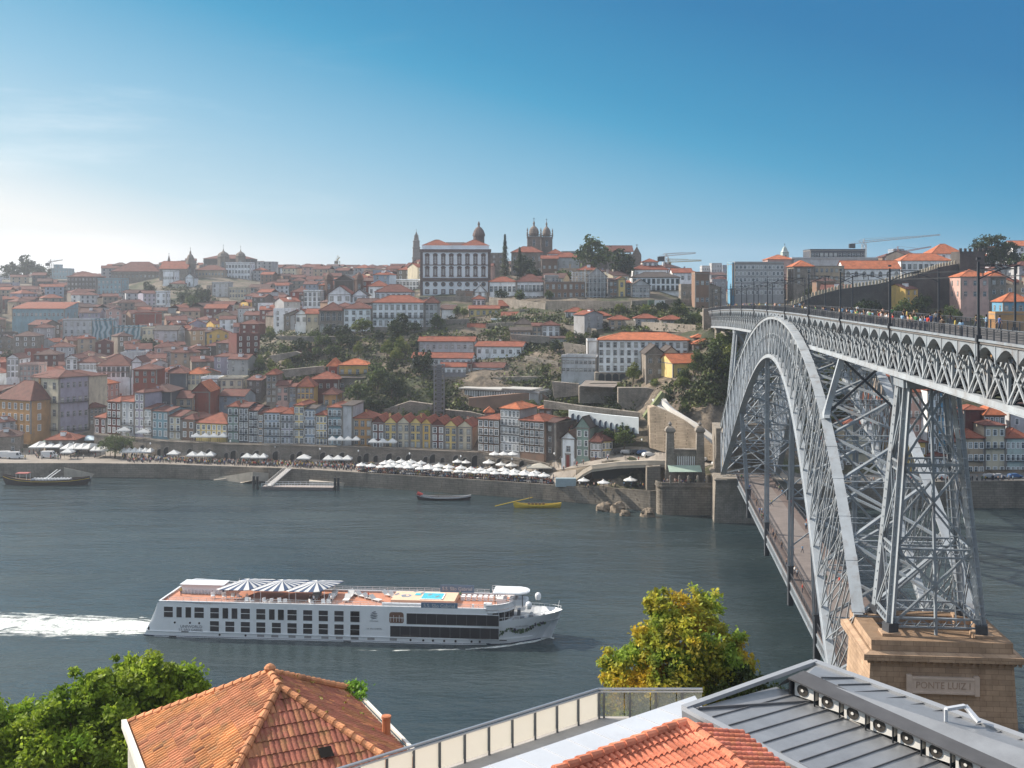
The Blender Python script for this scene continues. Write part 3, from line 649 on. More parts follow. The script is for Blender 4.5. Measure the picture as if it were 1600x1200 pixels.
for sgn in(-1,1):
 rows=[]
 for x in stations:
  r=[];H=sheer(x)
  for f in(0,.16,.17,.45,.7,1):
   z=-1.2+(H+1.2)*f if f!=0 else-1.2
   ff=max(0,z)/H;rake=1.9*(1-ff)*max(0,(x-70)/10)**2 if x>70 else-(1.6*max(0,1-x/3)*ff)*-1
   wd=halfw(x,ff)+(.09 if f==.16 else 0)*(1 if x<70 else 0)
   r.append((x-rake if x>70 else x+2.2*max(0,1-x/3.)*ff,sgn*wd,z))
  rows.append(r)
 hl.grid(rows if sgn<0 else rows[::-1])
rows=[[(0.0,-halfw(0,0),-1.2),(0.0,halfw(0,0),-1.2)],[(2.2,-halfw(0,1),4.6),(2.2,halfw(0,1),4.6)]]
hl.grid(rows)
hull=hl.build('hull',HW,ship)
belt=MB()
for x0,x1 in zip(stations[1:19],stations[2:20]):belt.bar((x0,-halfw(x0,.2)-.05,1.02),(x1,-halfw(x1,.2)-.05,1.02),.14,.12)
belt.build('rubbing_strake',HW,hull)
bt=MB()
for x0,x1 in zip(stations[0:20],stations[1:21]):bt.bar((x0+.05,-halfw(x0,0)-.02,.02),(x1,-halfw(x1,0)-.02,.02),.06,.35)
bt.build('boot_stripe',NAVY,hull)
dk=MB();pts=[(3.2,-5.45),(66.5,-5.45)]+[(66.5+5.2*math.sin(t),-5.45*math.cos(t))for t in[math.pi*k/14 for k in range(1,14)]]+[(66.5,5.45),(3.2,5.45)]
dk.prism(pts,6.35,6.45);dk.build('sun_deck',DECKW,ship)
pr=MB();pts2=pts+[pts[0]]
for a,b in zip(pts2,pts2[1:]):
 if a[0]>60 or a[1]>0 or True:
  k=1. if(a[0]>=66.4 and b[0]>=66.4)else .32
  pr.add([(a[0],a[1],6.3),(b[0],b[1],6.3),(b[0],b[1],6.45+k),(a[0],a[1],6.45+k)],[(0,1,2,3)]);pr.bar((*a,6.45+k),(*b,6.45+k),.34,.1)
 if a[0]>=66.4:pr.add([(a[0],a[1],5.9),(b[0],b[1],5.9),(b[0],b[1],6.5),(a[0],a[1],6.5)],[(0,1,2,3)])
pr.build('deck_parapet',HW,ship)
rl=MB()
for y in(-5.5,5.5):
 x=5.
 while x<66:rl.bar((x,y,6.4),(x,y,7.55),.05,.05);x+=1.5
 for z in(7.55,7.2,6.95):rl.bar((5,y,z),(66,y,z),.05,.05)
x=67.;pb=None
for t in[math.pi*k/16 for k in range(17)]:
 q=(66.5+5.6*math.sin(t),-5.7*math.cos(t));rl.bar((*q,7.3),(*q,8.3),.05,.05)
 if pb:rl.bar((*pb,8.3),(*q,8.3),.05,.05);rl.bar((*pb,7.9),(*q,7.9),.04,.04)
 pb=q
rl.build('deck_railing',WHITE,ship)
fd=MB();fp=[(66,-5.0),(72,-4.6),(75,-3.3),(78,-1.6),(79.9,0),(78,1.6),(75,3.3),(72,4.6),(66,5.)];fd.prism(fp,3.6,3.75)
fdo=fd.build('foredeck',surf('foredeck_paint',(.38,.40,.42),.7,.1,1.,0),ship)
fh=MB();arc=[(66.3+4.9*math.sin(t),-5.2*math.cos(t))for t in[math.pi*k/12 for k in range(13)]]
fh.prism(arc,3.7,6.3);fh.build('wheelhouse_front',HW,ship)
wg=MB();arc2=[(66.3+4.96*math.sin(t),-5.26*math.cos(t))for t in[math.pi*k/12 for k in range(13)]]
for i,(a,b)in enumerate(zip(arc2[1:-1],arc2[2:-1])):
 A,Bq=Vector((*a,0)),Vector((*b,0));a2=A.lerp(Bq,.06);b2=A.lerp(Bq,.94);wg.face([(a2.x,a2.y,4.2),(b2.x,b2.y,4.2),(b2.x,b2.y,5.85),(a2.x,a2.y,5.85)])
wg.build('wheelhouse_window',SGL,ship)
winch=MB();winch.tube((74.6,-.8,4.3),(74.6,.8,4.3),.4);winch.box(74,75.2,-1.2,1.2,3.75,4.1);winch.box(72.6,73.4,-2.6,-1.6,3.75,4.6);winch.tube((77,-.6,3.75),(77,-.6,4.4),.18);winch.tube((77,.6,3.75),(77,.6,4.4),.18);winch.box(71.8,72.4,1.2,2.6,3.75,4.9)
winch.build('anchor_winch',PLAIN_RAIL,ship)
fm=MB();fm.tube((79.6,0,5.),(80.0,0,7.2),.05);fmo=fm.build('jackstaff',WHITE,ship)
br_=MB();q0=None
for x in[67.5+i*1.05 for i in range(13)]:
 for sg in(-1,1):
  wd=sg*(halfw(min(x,80.4),1)-.08);H=sheer(x);br_.bar((x,wd,H),(x,wd,H+.5),.04,.04)
  x2=min(80.4,x+1.05);br_.bar((x,wd,H+.5),(x2,sg*(halfw(x2,1)-.08),sheer(x2)+.5),.05,.05)
br_.build('bow_rail',WHITE,ship)
def lx(px):return((px-800)/F*(228.2-5.7-.089*35))+70.6
def lxp(px):
 x=35.
 for _ in range(6):z=228.2-5.68-.0889*x;x=((px-800)*z/F+70.6-.0889*-5.7*0)/.996+.5*0
 return x
WF=MATS['ship_glass'];NEARY=-SHW-.03
def win(px0,px1,z0,z1,rail=True,name='window'):
 a,b=lxp(px0),lxp(px1);m_=MB().mat(WF);m_.box(a,b,NEARY,-SHW+.1,z0,z1)
 o=m_.build(name,None,ship)
 if rail:q=MB();q.bar((a,NEARY-.04,(z0+z1)/2+.06),(b,NEARY-.04,(z0+z1)/2+.06),.05,.09);q.build('balcony_rail',WHITE,o)
 if name=='panorama_window':
  q=MB();k_=a+1.9
  while k_<b-.5:q.box(k_-.035,k_+.035,NEARY-.02,NEARY,z0,z1);k_+=1.9
  q.build('mullion',surf('mullion_grey',(.10,.10,.11),.5,.1,1,0),o)
 f2=MB();e=.05
 for(p,q_)in(((a-e,z0-e),(b+e,z0)),((a-e,z1),(b+e,z1+e)),((a-e,z0),(a,z1)),((b,z0),(b+e,z1))):f2.box(p[0],q_[0],NEARY-.015,-SHW+.1,p[1],q_[1])
 f2.build('window_frame',HW,o)
def z3(v):return 200+v/4.4444
def z4(v):return 540+v/4.4444
up_w=[(268,330),(480,545),(590,650),(802,865),(910,972),(1126,1190),(1235,1298),(1343,1407),(1452,1516),(1562,1626)]
up_n=[(355,392),(418,457),(675,714),(738,778),(998,1037),(1060,1101)]
lo_w=[(588,650),(695,757),(802,865),(910,972),(1018,1080),(1126,1190),(1235,1298),(1343,1407),(1452,1516),(1562,1626)]
for a,b in up_w:win(z3(a),z3(b),3.75,5.75)
for a,b in up_n:win(z3(a),z3(b),3.75,5.75,rail=False)
for a,b in lo_w:win(z3(a),z3(b),1.25,3.2)
win(z4(52),z4(116),3.75,5.75);win(z4(52),z4(116),1.25,3.2)
win(z4(442),z4(1083),3.6,5.65,rail=False,name='panorama_window');win(z4(328),z4(1083),1.15,3.2,rail=False,name='panorama_window')
a,b=lxp(z4(322)),lxp(z4(422));op=MB();cpts=[]
for(cx_,cz_,t0)in((b-.5,5.3,0),(a+.5,5.3,90),(a+.3,4.05,180),(b-.3,4.05,270)):
 for k in range(4):t=R(t0+30*k);r_=.5 if t0<180 else .3;cpts.append((cx_+r_*math.cos(t),NEARY,cz_+r_*math.sin(t)))
op.face(cpts);op.add([(x_,-SHW+.1,z_)for x_,_,z_ in cpts],[]);opo=op.build('balcony_opening',surf('balcony_brown',(.16,.085,.06),.7,.2,1.,0),ship)
q=MB();
for k in range(5):x_=a+.3+(b-a-.6)*k/4;q.bar((x_,NEARY-.05,4.),(x_,NEARY-.05,5.2 if k%2 else 4.9),.06,.06)
q.bar((a,NEARY-.06,4.75),(b,NEARY-.06,4.75),.07,.07);q.build('balcony_rail',WHITE,opo)
for v in[z3(343),z3(449),z3(513)]:
 o=MB();x_=lxp(v);o.tube((x_,NEARY-.03,2.75),(x_,-SHW+.1,2.75),.2,n=12);o.build('porthole',SGL,ship)
for v in[z3(655),z3(835),z4(470),z4(558),z4(625),z4(703),z4(782),z4(893),z4(950)]:
 o=MB();x_=lxp(v);o.tube((x_,NEARY-.05,.62),(x_,-SHW+.1,.62),.2,n=12);o.build('porthole',SGL,ship)
for v in[z4(1192),z4(1267),z4(1300)]:
 o=MB();x_=lxp(v);wd=halfw(x_,.45);o.tube((x_,-wd-.1,2.6),(x_,-wd+.4,2.6),.22,n=12);o.build('porthole',SGL,ship)
VENTM=surf('ship_vent',(.30,.30,.31),.6,.1,2.,0)
for v in[z3(940),z3(1038),z3(1158),z3(1267),z3(1386),z3(1486),z3(1590),z4(84),z4(195),z4(350)]:
 o=MB();x_=lxp(v);o.box(x_-.68,x_+.68,NEARY-.02,-SHW+.1,.42,.85);o.build('side_vent',VENTM,ship)
for v,zz in[(z3(415),1.02),(z3(330),0.1),(z4(30),.12),(z4(1112),1.0)]:
 o=MB();x_=lxp(v);o.box(x_-.7,x_+.7,NEARY-.1,-SHW+.1,zz-.06,zz+.07);o.build('fender_slot',SGL,ship)
sd=MB();sd.box(.9,1.2,-5.45,-5.2,1.0,1.7);sd.build('stern_lamp',SGL,ship)
RX=(R(90),0,0);INK=surf('ship_lettering',(.12,.13,.16),.6,.05,1.,0)
text_mesh('line_name','UNIWORLD',.72,INK,ship,(lxp(z3(458)),NEARY-.005,2.02),RX,.01,xs=1.12)
text_mesh('ship_name','S.S. SÃO GABRIEL',.62,INK,ship,(lxp(z3(455)),NEARY-.005,1.38),RX,.01,xs=1.02)
text_mesh('line_name_small','UNIWORLD',.26,INK,ship,(lxp(z4(215)),NEARY-.005,4.0),RX,.01,xs=1.2)
text_mesh('ship_name_small','S.S. SÃO GABRIEL',.32,INK,ship,(lxp(z4(218)),NEARY-.005,2.55),RX,.01,xs=1.2)
text_mesh('bow_name','S.S. SÃO GABRIEL',.34,INK,ship,(73.2,-halfw(73.2,.75)-.12,3.35),(R(82),0,R(20)),.01,xs=1.)
lg_=MB();cx_=lxp(z4(215));cz_=5.05;rr=.78
for k in range(5):
 z0=-.66+k*.30;n=14;top=[];bot=[]
 for i in range(n+1):
  z_c=z0+.1;wq=math.sqrt(max(.01,rr*rr-min(abs(z_c),.74)**2));x_=-wq+2*wq*i/n;wv_=.07*math.sin(x_*4.2+.4)
  th=.075*(1-abs(2*i/n-1)**3)+.012;top.append((cx_+x_,NEARY-.012,cz_+z_c+wv_+th));bot.append((cx_+x_,NEARY-.012,cz_+z_c+wv_-th))
 lg_.grid([bot,top])
lg_.build('wave_emblem',INK,ship)
lf=MB();GL=surf('painted_leaves',(.07,.12,.05),.6,.5,3.,0);GP=surf('painted_grapes',(.035,.03,.06),.6,.3,3.,0)
lr=random.Random(5)
for k in range(150):
 t=lr.random();x_=63.3+t*14.6;zc=1.35+1.9*t+.5*math.sin(t*16)*(1-t*.4)+lr.uniform(-.33,.33);ff=zc/sheer(x_);wd=halfw(x_,ff)
 rake=1.9*(1-ff)*max(0,(x_-70)/10)**2
 y2=halfw(x_+.1,ff);nx=Vector((wd-y2,-.1,0)).normalized()if wd!=y2 else Vector((0,-1,0));tx=Vector((.1,wd-y2,0)).normalized()
 c=Vector((x_-rake,-wd,zc))+nx*.08;r_=lr.uniform(.14,.36);an=lr.uniform(0,6);up=Vector((0,0,1))
 lf.mat(GL if lr.random()<.72 else GP)
 lf.face([c+tx*math.cos(an+q_)*r_*(1 if i%2==0 else .55)+up*math.sin(an+q_)*r_*(1 if i%2==0 else .55)for i,q_ in enumerate([j*math.pi/4 for j in range(8)])])
lf.build('leaf_garland',None,hull)
STRIPE_N=surf('shade_navy',(.05,.08,.15),.7,.1,1.,0)
def shade(x0,x1,y0,y1,z,parent):
 c=((x0+x1)/2+.3,(y0+y1)/2,z+.9);per=[];n=32
 for i in range(n):
  t=2*math.pi*(i+.5)/n;dx,dy=math.cos(t),math.sin(t);k=min((x1-x0)/2/abs(dx)if abs(dx)>1e-6 else 9e9,(y1-y0)/2/abs(dy)if abs(dy)>1e-6 else 9e9)
  sk=(dy*k)*.36;per.append(((x0+x1)/2+dx*k+sk,(y0+y1)/2+dy*k,z))
 s_=MB()
 for i in range(n):s_.mat(STRIPE_N if i%2 else CANVAS_W);s_.face([c,per[i],per[(i+1)%n]]);s_.face([per[i],(per[i][0],per[i][1],z-.12),(per[(i+1)%n][0],per[(i+1)%n][1],z-.12),per[(i+1)%n]])
 o=s_.build('sunshade',None,parent);p=MB()
 for sx in(x0+.5,x1-.5):
  for sy in(y0+.4,y1-.4):p.tube((sx,sy,6.4),(sx,sy,z),.05)
 p.build('shade_post',WHITE,o)
for i in range(3):x_=lxp(z3(745))+.6+i*6.9;shade(x_-3.2,x_+3.4,-3.9,5.0,8.75,ship)
ab=MB();ab.box(5.0,13.3,1.4,4.6,6.4,8.15);ab.box(4.7,13.6,1.1,4.9,8.15,8.32);
for k in range(12):ab.box(5.0+k*.7,5.05+k*.7,.95,1.5,6.45,7.3)
ab.build('aft_deckhouse',HW,ship)
arcp=MB();prev=None
for k in range(19):t=k/18;q=(4.5+19*t,5.3,7.3+1.5*math.sin(min(1,t*2.2)*math.pi/2)*(1-t)**.35);
prev=None
for k in range(17):
 t=k/16;x_=3.6+22*t;z_=6.9+1.6*(1-(1-min(1,t/.15))**2)*(1-.75*t)
 if prev:arcp.face([(prev[0],5.45,6.4),(x_,5.45,6.4),(x_,5.45,z_-.35),(prev[0],5.45,prev[1]-.35)]);arcp.bar((prev[0],5.45,prev[1]),(x_,5.45,z_),.22,.16)
 prev=(x_,z_)
arcp.build('aft_coaming',HW,ship)
pt=MB();pt.box(lxp(z4(268))+1.2,lxp(z4(760)),-2.9,3.4,6.4,7.35);po=pt.build('pool_terrace',PALE_DECK,ship)
pq=MB();pq.box(lxp(z4(470))+1.3,lxp(z4(672))-.2,-2.0,2.1,7.36,7.42);pq.box(lxp(z4(430))+.8,lxp(z4(500)),.6,2.1,7.36,7.42);pq.build('pool',POOL,po)
pe=MB();xa,xb=lxp(z4(470))+1.1,lxp(z4(672));
for(x0,x1,y0,y1)in((xa,xb,-2.25,-2.),(xa,xb,2.1,2.3),(xb-.2,xb,-2.25,2.3)):pe.box(x0,x1,y0,y1,7.36,7.47)
pe.build('pool_coping',WHITE,po)
em=MB();xe=lxp(z4(368))+.9;em.lathe((xe,.3,7.355),[(1.0,0),(1.0,.02)],20);em.build('deck_emblem',surf('emblem_blue',(.16,.24,.36),.6,.1,1.,0),po)
e2=MB();e2.lathe((xe,.3,7.38),[(.62,0),(.62,.02)],20);e2.build('deck_emblem',PALE_DECK,po)
st=MB();xs_=lxp(z4(268));st.box(xs_-.1,lxp(z4(540)),-5.0,-4.3,6.45,7.25);st.build('windbreak',surf('windbreak_grey',(.55,.58,.62),.4,.1,1,0),ship)
BAN=surf('banner_blue',(.13,.20,.29),.6,.1,1,0)
for x0,x1,y in((lxp(z4(542)),lxp(z4(796)),-5.62),(lxp(z4(600))+.4,lxp(z4(846))+.4,5.5)):
 bn=MB();bn.box(x0,x1,y-.04,y+.04,6.55 if y<0 else 6.75,7.75 if y<0 else 8.3);bo=bn.build('name_banner',BAN,ship)
 text_mesh('banner_name','S.S. São Gabriel',.95,CANVAS_W,bo,((x0+x1)/2,y-.05,7.13 if y<0 else 7.5),RX,.01)
hc=MB();cp=[(0,-2.6),(5.4,-2.6),(6.6,-1.9),(7.2,-.8),(7.2,.8),(6.6,1.9),(5.4,2.6),(0,2.6)];X0=lxp(z4(1018))+.3
hc.prism([(X0+a*.95,b)for a,b in cp],8.75,9.0);hc.prism([(X0+.3+a*.87,b*.9)for a,b in cp],9.0,9.1);hco=hc.build('helm_canopy',HW,ship)
hp=MB()
for a,b in((.4,-2.3),(.4,2.3),(5.6,-2.1),(5.6,2.1)):hp.tube((X0+a,b,6.4),(X0+a,b,8.8),.08)
hp.build('canopy_post',DARK,hco)
cb=MB();cb.prism([(X0+3.0+a*.5,b*.6)for a,b in cp],6.45,7.5);cb.box(X0+.6,X0+2.4,-1.2,1.2,6.45,7.5);cb.build('helm_console',HW,ship)
rd=MB()
for(x_,y_)in((lxp(z4(1285)),-3.6),(lxp(z4(1297))+1,3.1)):rd.lathe((x_,y_,6.45),[(.45,0),(.55,.3),(.62,.7),(.55,1.05),(.3,1.3),(.02,1.38)],14)
rd.build('radar_dome',WHITE,ship)
pg=MB();x_=lxp(z4(785))
for k in range(8):pg.box(x_+k*1.1,x_+k*1.1+.75,1.0,1.7,6.45,7.2);pg.box(x_+k*1.1,x_+k*1.1+.7,2.6,3.2,6.45,7.1)
pg.bar((x_,.7,7.5),(x_+9,.7,7.5),.12,.12);pg.build('deck_bench',WHITE,ship)
lk=MB();lk.box(lxp(z4(975)),lxp(z4(1030)),-5.2,-4.4,6.45,7.7);lk.box(lxp(z4(890)),lxp(z4(905)),-4.6,-4.2,6.45,7.3);lk.build('deck_locker',WHITE,ship)
shipM=ship.matrix_basis.copy()
def onship(x,y,z=6.45):
 c_,s_=math.cos(ship.rotation_euler[2]),math.sin(ship.rotation_euler[2]);return Vector((ship.location.x+c_*x-s_*y,ship.location.y+s_*x+c_*y,z))
def lounger():
 r=empty('sun_lounger',(0,0,0),0,'x','sun lounger','loungers on the ship deck')
 a=MB();a.box(-.33,.33,-.9,.35,.28,.38);s=a.build('seat',CANVAS_W,r)
 b=MB();b.add([(-.33,.35,.3),(.33,.35,.3),(.33,1.0,.85),(-.33,1.0,.85),(-.33,.35,.4),(.33,.35,.4),(.33,.95,.93),(-.33,.95,.93)],[(3,2,1,0),(4,5,6,7),(0,1,5,4),(1,2,6,5),(2,3,7,6),(3,0,4,7)]);k=b.build('backrest',CANVAS_W,r)
 c=MB();[c.bar((x_,y_,0),(x_,y_,.3),.05,.05)for x_ in(-.3,.3)for y_ in(-.8,.3)];l=c.build('frame',WHITE,r);return r,[(s,[]),(k,[]),(l,[])]
lo,lok=lounger()
spots=[(lxp(z3(1270))+k*3.2/1.0,1.4-(j*2.6))for k in range(3)for j in range(2)]+[(lxp(z3(1530))+k*1.6+6.5*q,2.8-1.25*k)for q in range(3)for k in range(4)]
LB='white canvas lounger in the rows between the striped shades and the pool'
for i,(x_,y_)in enumerate(spots):
 rz=ship.rotation_euler[2]+(0 if i<6 else R(60));p=onship(x_,y_)
 if i==0:lo.location=p;lo.rotation_euler=(0,0,rz);lo.scale=(1.8,1.4,1.2);lo['label']=LB
 else:copy_tree(lo,lok,p,rz,LB)
ch=empty('deck_chair',(0,0,0),0,'white chair along the near deck rail of the cruise ship','chair','white chairs along the ship rail')
c1=MB().box(-.28,.28,-.28,.28,.38,.48).build('seat',WHITE,ch);c2=MB().box(-.28,.28,.22,.3,.48,.95).build('backrest',WHITE,ch);c3=MB()
for a in(-.25,.25):
 for b in(-.25,.25):c3.bar((a,b,0),(a,b,.4),.05,.05)
c3=c3.build('frame',WHITE,ch);chk=[(c1,[]),(c2,[]),(c3,[])]
cps=[(lxp(z3(v)),-4.6)for v in(828,866,958,997,1060,1100,1280,1365,1404)]+[(lxp(z3(v)),-1.8)for v in(700,745,560,640)]
for i,(x_,y_)in enumerate(cps):
 p=onship(x_,y_)
 if i==0:ch.location=p;ch.scale=(1.3,1.3,1.2)
 else:copy_tree(ch,chk,p,rnd.uniform(0,6))
def foam_material():
 m,nt,b=newmat('foam');g=N(nt,'ShaderNodeNewGeometry');uvn=N(nt,'ShaderNodeVertexColor',layer_name='tint')
 mp=N(nt,'ShaderNodeMapping');mp.inputs['Scale'].default_value=(.22,.5,1);L(nt,g.outputs['Position'],mp.inputs[0])
 n1=N(nt,'ShaderNodeTexNoise',Scale=1.,Detail=9,Roughness=.72,Distortion=.8);L(nt,mp.outputs[0],n1.inputs['Vector'])
 s=N(nt,'ShaderNodeSeparateColor');L(nt,uvn.outputs[0],s.inputs[0])
 ad=N(nt,'ShaderNodeMath',operation='ADD');L(nt,n1.outputs[0],ad.inputs[0]);L(nt,s.outputs[0],ad.inputs[1])
 r=N(nt,'ShaderNodeMapRange');r.inputs[1].default_value=.93;r.inputs[2].default_value=1.13;L(nt,ad.outputs[0],r.inputs[0])
 n5=N(nt,'ShaderNodeTexNoise',Scale=1.3,Detail=6,Roughness=.7);L(nt,g.outputs['Position'],n5.inputs['Vector']);c5=N(nt,'ShaderNodeMix',data_type='RGBA');m5=N(nt,'ShaderNodeMapRange');m5.inputs[1].default_value=.38;m5.inputs[2].default_value=.58;L(nt,n5.outputs[0],m5.inputs[0]);L(nt,m5.outputs[0],c5.inputs[0]);c5.inputs[6].default_value=(.30,.36,.36,1);c5.inputs[7].default_value=(.80,.82,.80,1);L(nt,c5.outputs[2],b.inputs['Base Color']);b.inputs['Roughness'].default_value=.8
 bp=N(nt,'ShaderNodeBump',Strength=.8,Distance=.5);L(nt,n1.outputs[0],bp.inputs['Height']);L(nt,bp.outputs[0],b.inputs['Normal'])
 L(nt,r.outputs[0],b.inputs['Alpha']);return m
FOAM=foam_material()
def foam(name,path,widths,strength,par=None):
 f=MB();f.usec=True;NW=13
 rows=[];st_=[]
 for i,(p,w_)in enumerate(zip(path,widths)):
  p=Vector((*p,.02));q=Vector((*path[min(i+1,len(path)-1)],0))-Vector((*path[max(i-1,0)],0));q.normalize();nrm=Vector((-q.y,q.x,0))
  rows.append([p+nrm*w_*(j/(NW-1)-.5)+Vector((0,0,.18*math.sin(j*1.9+i)))*0 for j in range(NW)]);st_.append(strength[i]if isinstance(strength,list)else strength)
 for i in range(len(rows)-1):
  for j in range(NW-1):
   e=1-abs((j+.5)/(NW-1)*2-1)**2.5;v=(st_[i]+st_[i+1])/2*e;f.tint=(v,v,v)
   f.face([rows[i][j],rows[i+1][j],rows[i+1][j+1],rows[i][j+1]],flip=True)
 o=f.build(name,FOAM);return tag(o,kind='stuff')
foam('stern_wake',[onship(x_,.6*math.sin(x_*.05))[:2]for x_ in(1.5,-2,-6,-12,-18,-26,-34,-42,-52,-65)],[11,14,17,20,22,23,24,25,26,27],[.72,.72,.70,.68,.66,.64,.62,.60,.58,.56])
foam('bow_wave',[(lambda q:q)(onship(x_,-halfw(min(x_,79),.0)-of)[:2])for x_,of in((78.2,-.4),(77,.3),(75,.7),(72,1.2),(68,2.),(63,2.9),(58,3.4),(50,4.6),(42,5.2))],[1.2,1.8,2.0,1.9,1.8,1.5,1.6,1.4,1.2],[.75,.78,.75,.68,.6,.56,.52,.46,.42])
foam('bow_wave',[onship(x_,halfw(min(x_,79),.0)+of)[:2]for x_,of in((79,-.2),(77,.3),(75,.9),(72,1.6),(68,2.6))],[1.,1.6,1.8,1.6,1.2],[.7,.7,.65,.58,.5])
def tilemat(name,c,stain,amt):
 return surf(name,c,.85,.30,.9,.25,14.,stain=stain,stain_amt=amt,tint=True)
def tile_plane(mb,poly,up,dn,tw=.235,tl=.40,lift=.07,cols=None,rr=None,skip=0.02,jit=.03,arch=.055):
 """cover a planar polygon with courses of curved tiles; up: unit vector along the courses (horizontal), dn: unit vector down the slope"""
 up=Vector(up).normalized();dn=Vector(dn).normalized();n=up.cross(dn).normalized()
 if n.z<0:n=-n
 o=Vector(poly[0]);P=[((Vector(p)-o).dot(up),(Vector(p)-o).dot(dn))for p in poly]
 def inside(a,b):
  c=False;j=len(P)-1
  for i in range(len(P)):
   if(P[i][1]>b)!=(P[j][1]>b)and a<(P[j][0]-P[i][0])*(b-P[i][1])/(P[j][1]-P[i][1])+P[i][0]:c=not c
   j=i
  return c
 rr=rr or rnd;ua=[p[0]for p in P];va=[p[1]for p in P]
 i0,i1=int(min(ua)/tw)-1,int(max(ua)/tw)+2;j0,j1=int(min(va)/tl)-1,int(max(va)/tl)+2
 prof=[(-.5,-.3),(-.36,-.1),(-.27,.6),(-.1,1.),(.1,1.),(.27,.6),(.36,-.1),(.5,-.3)]
 for j in range(j0,j1):
  for i in range(i0,i1):
   a,b=(i+.5)*tw,(j+.5)*tl
   if not inside(a,b):continue
   if rr.random()<skip:sl=rr.uniform(-.05,.05)
   else:sl=rr.uniform(-jit,jit)*.3
   k=cols(a,b,rr)if cols else 1;v=(.86+.28*((i*7919%13)/13))*rr.uniform(.9,1.08);t=(v*k[0],v*k[1],v*k[2])if cols else(v,v*rr.uniform(.9,1.1),v*rr.uniform(.85,1.15));mb.tint=t
   r0=[];r1=[];dz=rr.uniform(0,.012)
   for(q,h)in prof:
    r0.append(o+up*(a+q*tw+sl)+dn*(b-tl*.52)+n*(h*arch*.8+.005+dz));r1.append(o+up*(a+q*tw*1.03+sl)+dn*(b+tl*.56)+n*(h*arch+.035+dz))
   mb.grid([r0,r1]if(up.cross(dn)).z>0 else[r1,r0])
   mb.grid([r1,[p-n*.03 for p in r1]]if(up.cross(dn)).z>0 else[[p-n*.03 for p in r1],r1])
def ridge_tiles(mb,p,q,r=.13,ln=.42,rr=None):
 p=Vector(p);q=Vector(q);n=max(1,int((q-p).length/ln));d=(q-p).normalized();rr=rr or rnd
 for i in range(n):
  a=p.lerp(q,i/n);b=p.lerp(q,(i+1.12)/n);v=rr.uniform(.8,1.35);mb.tint=(v,v*.98,v*.95);j=Vector((rr.uniform(-.012,.012),rr.uniform(-.012,.012),rr.uniform(0,.015)))
  mb.tube(a+j+Vector((0,0,.02)),b+j+Vector((0,0,.05)),r*.88,r*1.06,n=10)
house=empty('old_tiled_house',(-9.7,45.8,0),0,'old house with a weathered lichen-spotted orange clay tile roof, beside the green trees','house')
HO=-Vector(house.location)
ex=Vector((.903,.43,0));ey=Vector((.43,-.903,0))
RH,EH=51.7,48.9
RB=Vector((-9.62,45.9,RH));RF=Vector((-8.93,44.3,RH))
BL=Vector((-15.96,48.0,EH));BR_=Vector((-7.25,52.1,EH));FL=BL+ey*13.2;FR=BR_+ey*13.0
fl=RF+ey*6.4-ex*4.7;fl.z=EH-.35;frr=RF+ey*6.2+ex*4.9;frr.z=EH-.35
def off(*ps):return[Vector(p)+HO for p in ps]
OLD=tilemat('old_clay_tiles',(.46,.20,.105),(.17,.15,.08),.7)
OLD2=tilemat('old_clay_tiles_dark',(.33,.12,.075),(.26,.17,.06),.6)
base=MB();base.face(off(RB,BL,FL,fl,RF));base.face(off(RB,RF,frr,FR,BR_));base.face(off(RF,fl,frr));base.face(off(RB,BR_,BL))
rf=MB().mat(OLD);rf.usec=True
rf.add([Vector(p)-Vector((0,0,.05))for p in base.v],base.f)
tr_=random.Random(3)
def lich(a,b,rr):
 q=noise.noise(Vector((a*.5,b*.5,1)));q2=rr.random()
 if q2<.05:return(1.25,1.4,1.3)
 if q2>.975:return(.5,.46,.48)
 if q>.1:k=1+min(.16,(q-.1));return(k,k*1.04,.95)
 return(1,1,1)
def slope_dn(poly,up):
 n=None;a,b,c=Vector(poly[0]),Vector(poly[1]),Vector(poly[2]);n=(b-a).cross(c-a).normalized();n=n if n.z>0 else-n
 up=Vector(up).normalized();d=up.cross(n).normalized();return d if d.z<0 else-d
L_=off(RB,BL,FL,fl,RF);tile_plane(rf,L_,ey,slope_dn(L_,ey),.225,.42,cols=lich,rr=tr_,arch=.085)
def mossy(a,b,rr):
 q=noise.noise(Vector((a*.7,b*.7,5)));q2=rr.random()
 if q2<.07:return(1.4,1.5,1.1)
 if q>.2:return(1.05,1.12,.85)
 return(.9,.85,.85)
rf.mat(OLD2)
R_=off(RB,RF,frr,FR,BR_);tile_plane(rf,R_,ey,slope_dn(R_,ey),.24,.34,cols=mossy,rr=tr_,skip=.1,jit=.1,arch=.045)
G_=off(RF,fl,frr);gu=(frr-fl);gu.z=0
tile_plane(rf,G_,gu,slope_dn(G_,gu),.21,.62,cols=lambda a,b,rr:(.95,1.1,.9)if rr.random()<.3 else(.8,.75,.8),rr=tr_,arch=.03)
rfo=rf.build('roof',None,house)
rt=MB().mat(tilemat('ridge_clay',(.50,.22,.11),(.30,.24,.14),.35));rt.usec=True
for a,b in((BL,RB),(RB,BR_),(RF,fl),(RF,frr),(RB,RF)):ridge_tiles(rt,*off(a,b),r=.15,ln=.44,rr=tr_)
rt.build('ridge_tiles',None,rfo)
knob=MB();knob.usec=True;knob.lathe(RB+HO+Vector((0,0,.1)),[(.2,0),(.24,.12),(.16,.22),(.05,.28)],10);knob.build('finial',MATS['ridge_clay'],rfo)
MOSS=foliage('roof_moss',(.30,.20,.03),(.20,.24,.05),.1,3.)
ms_=MB();ms_.usec=True
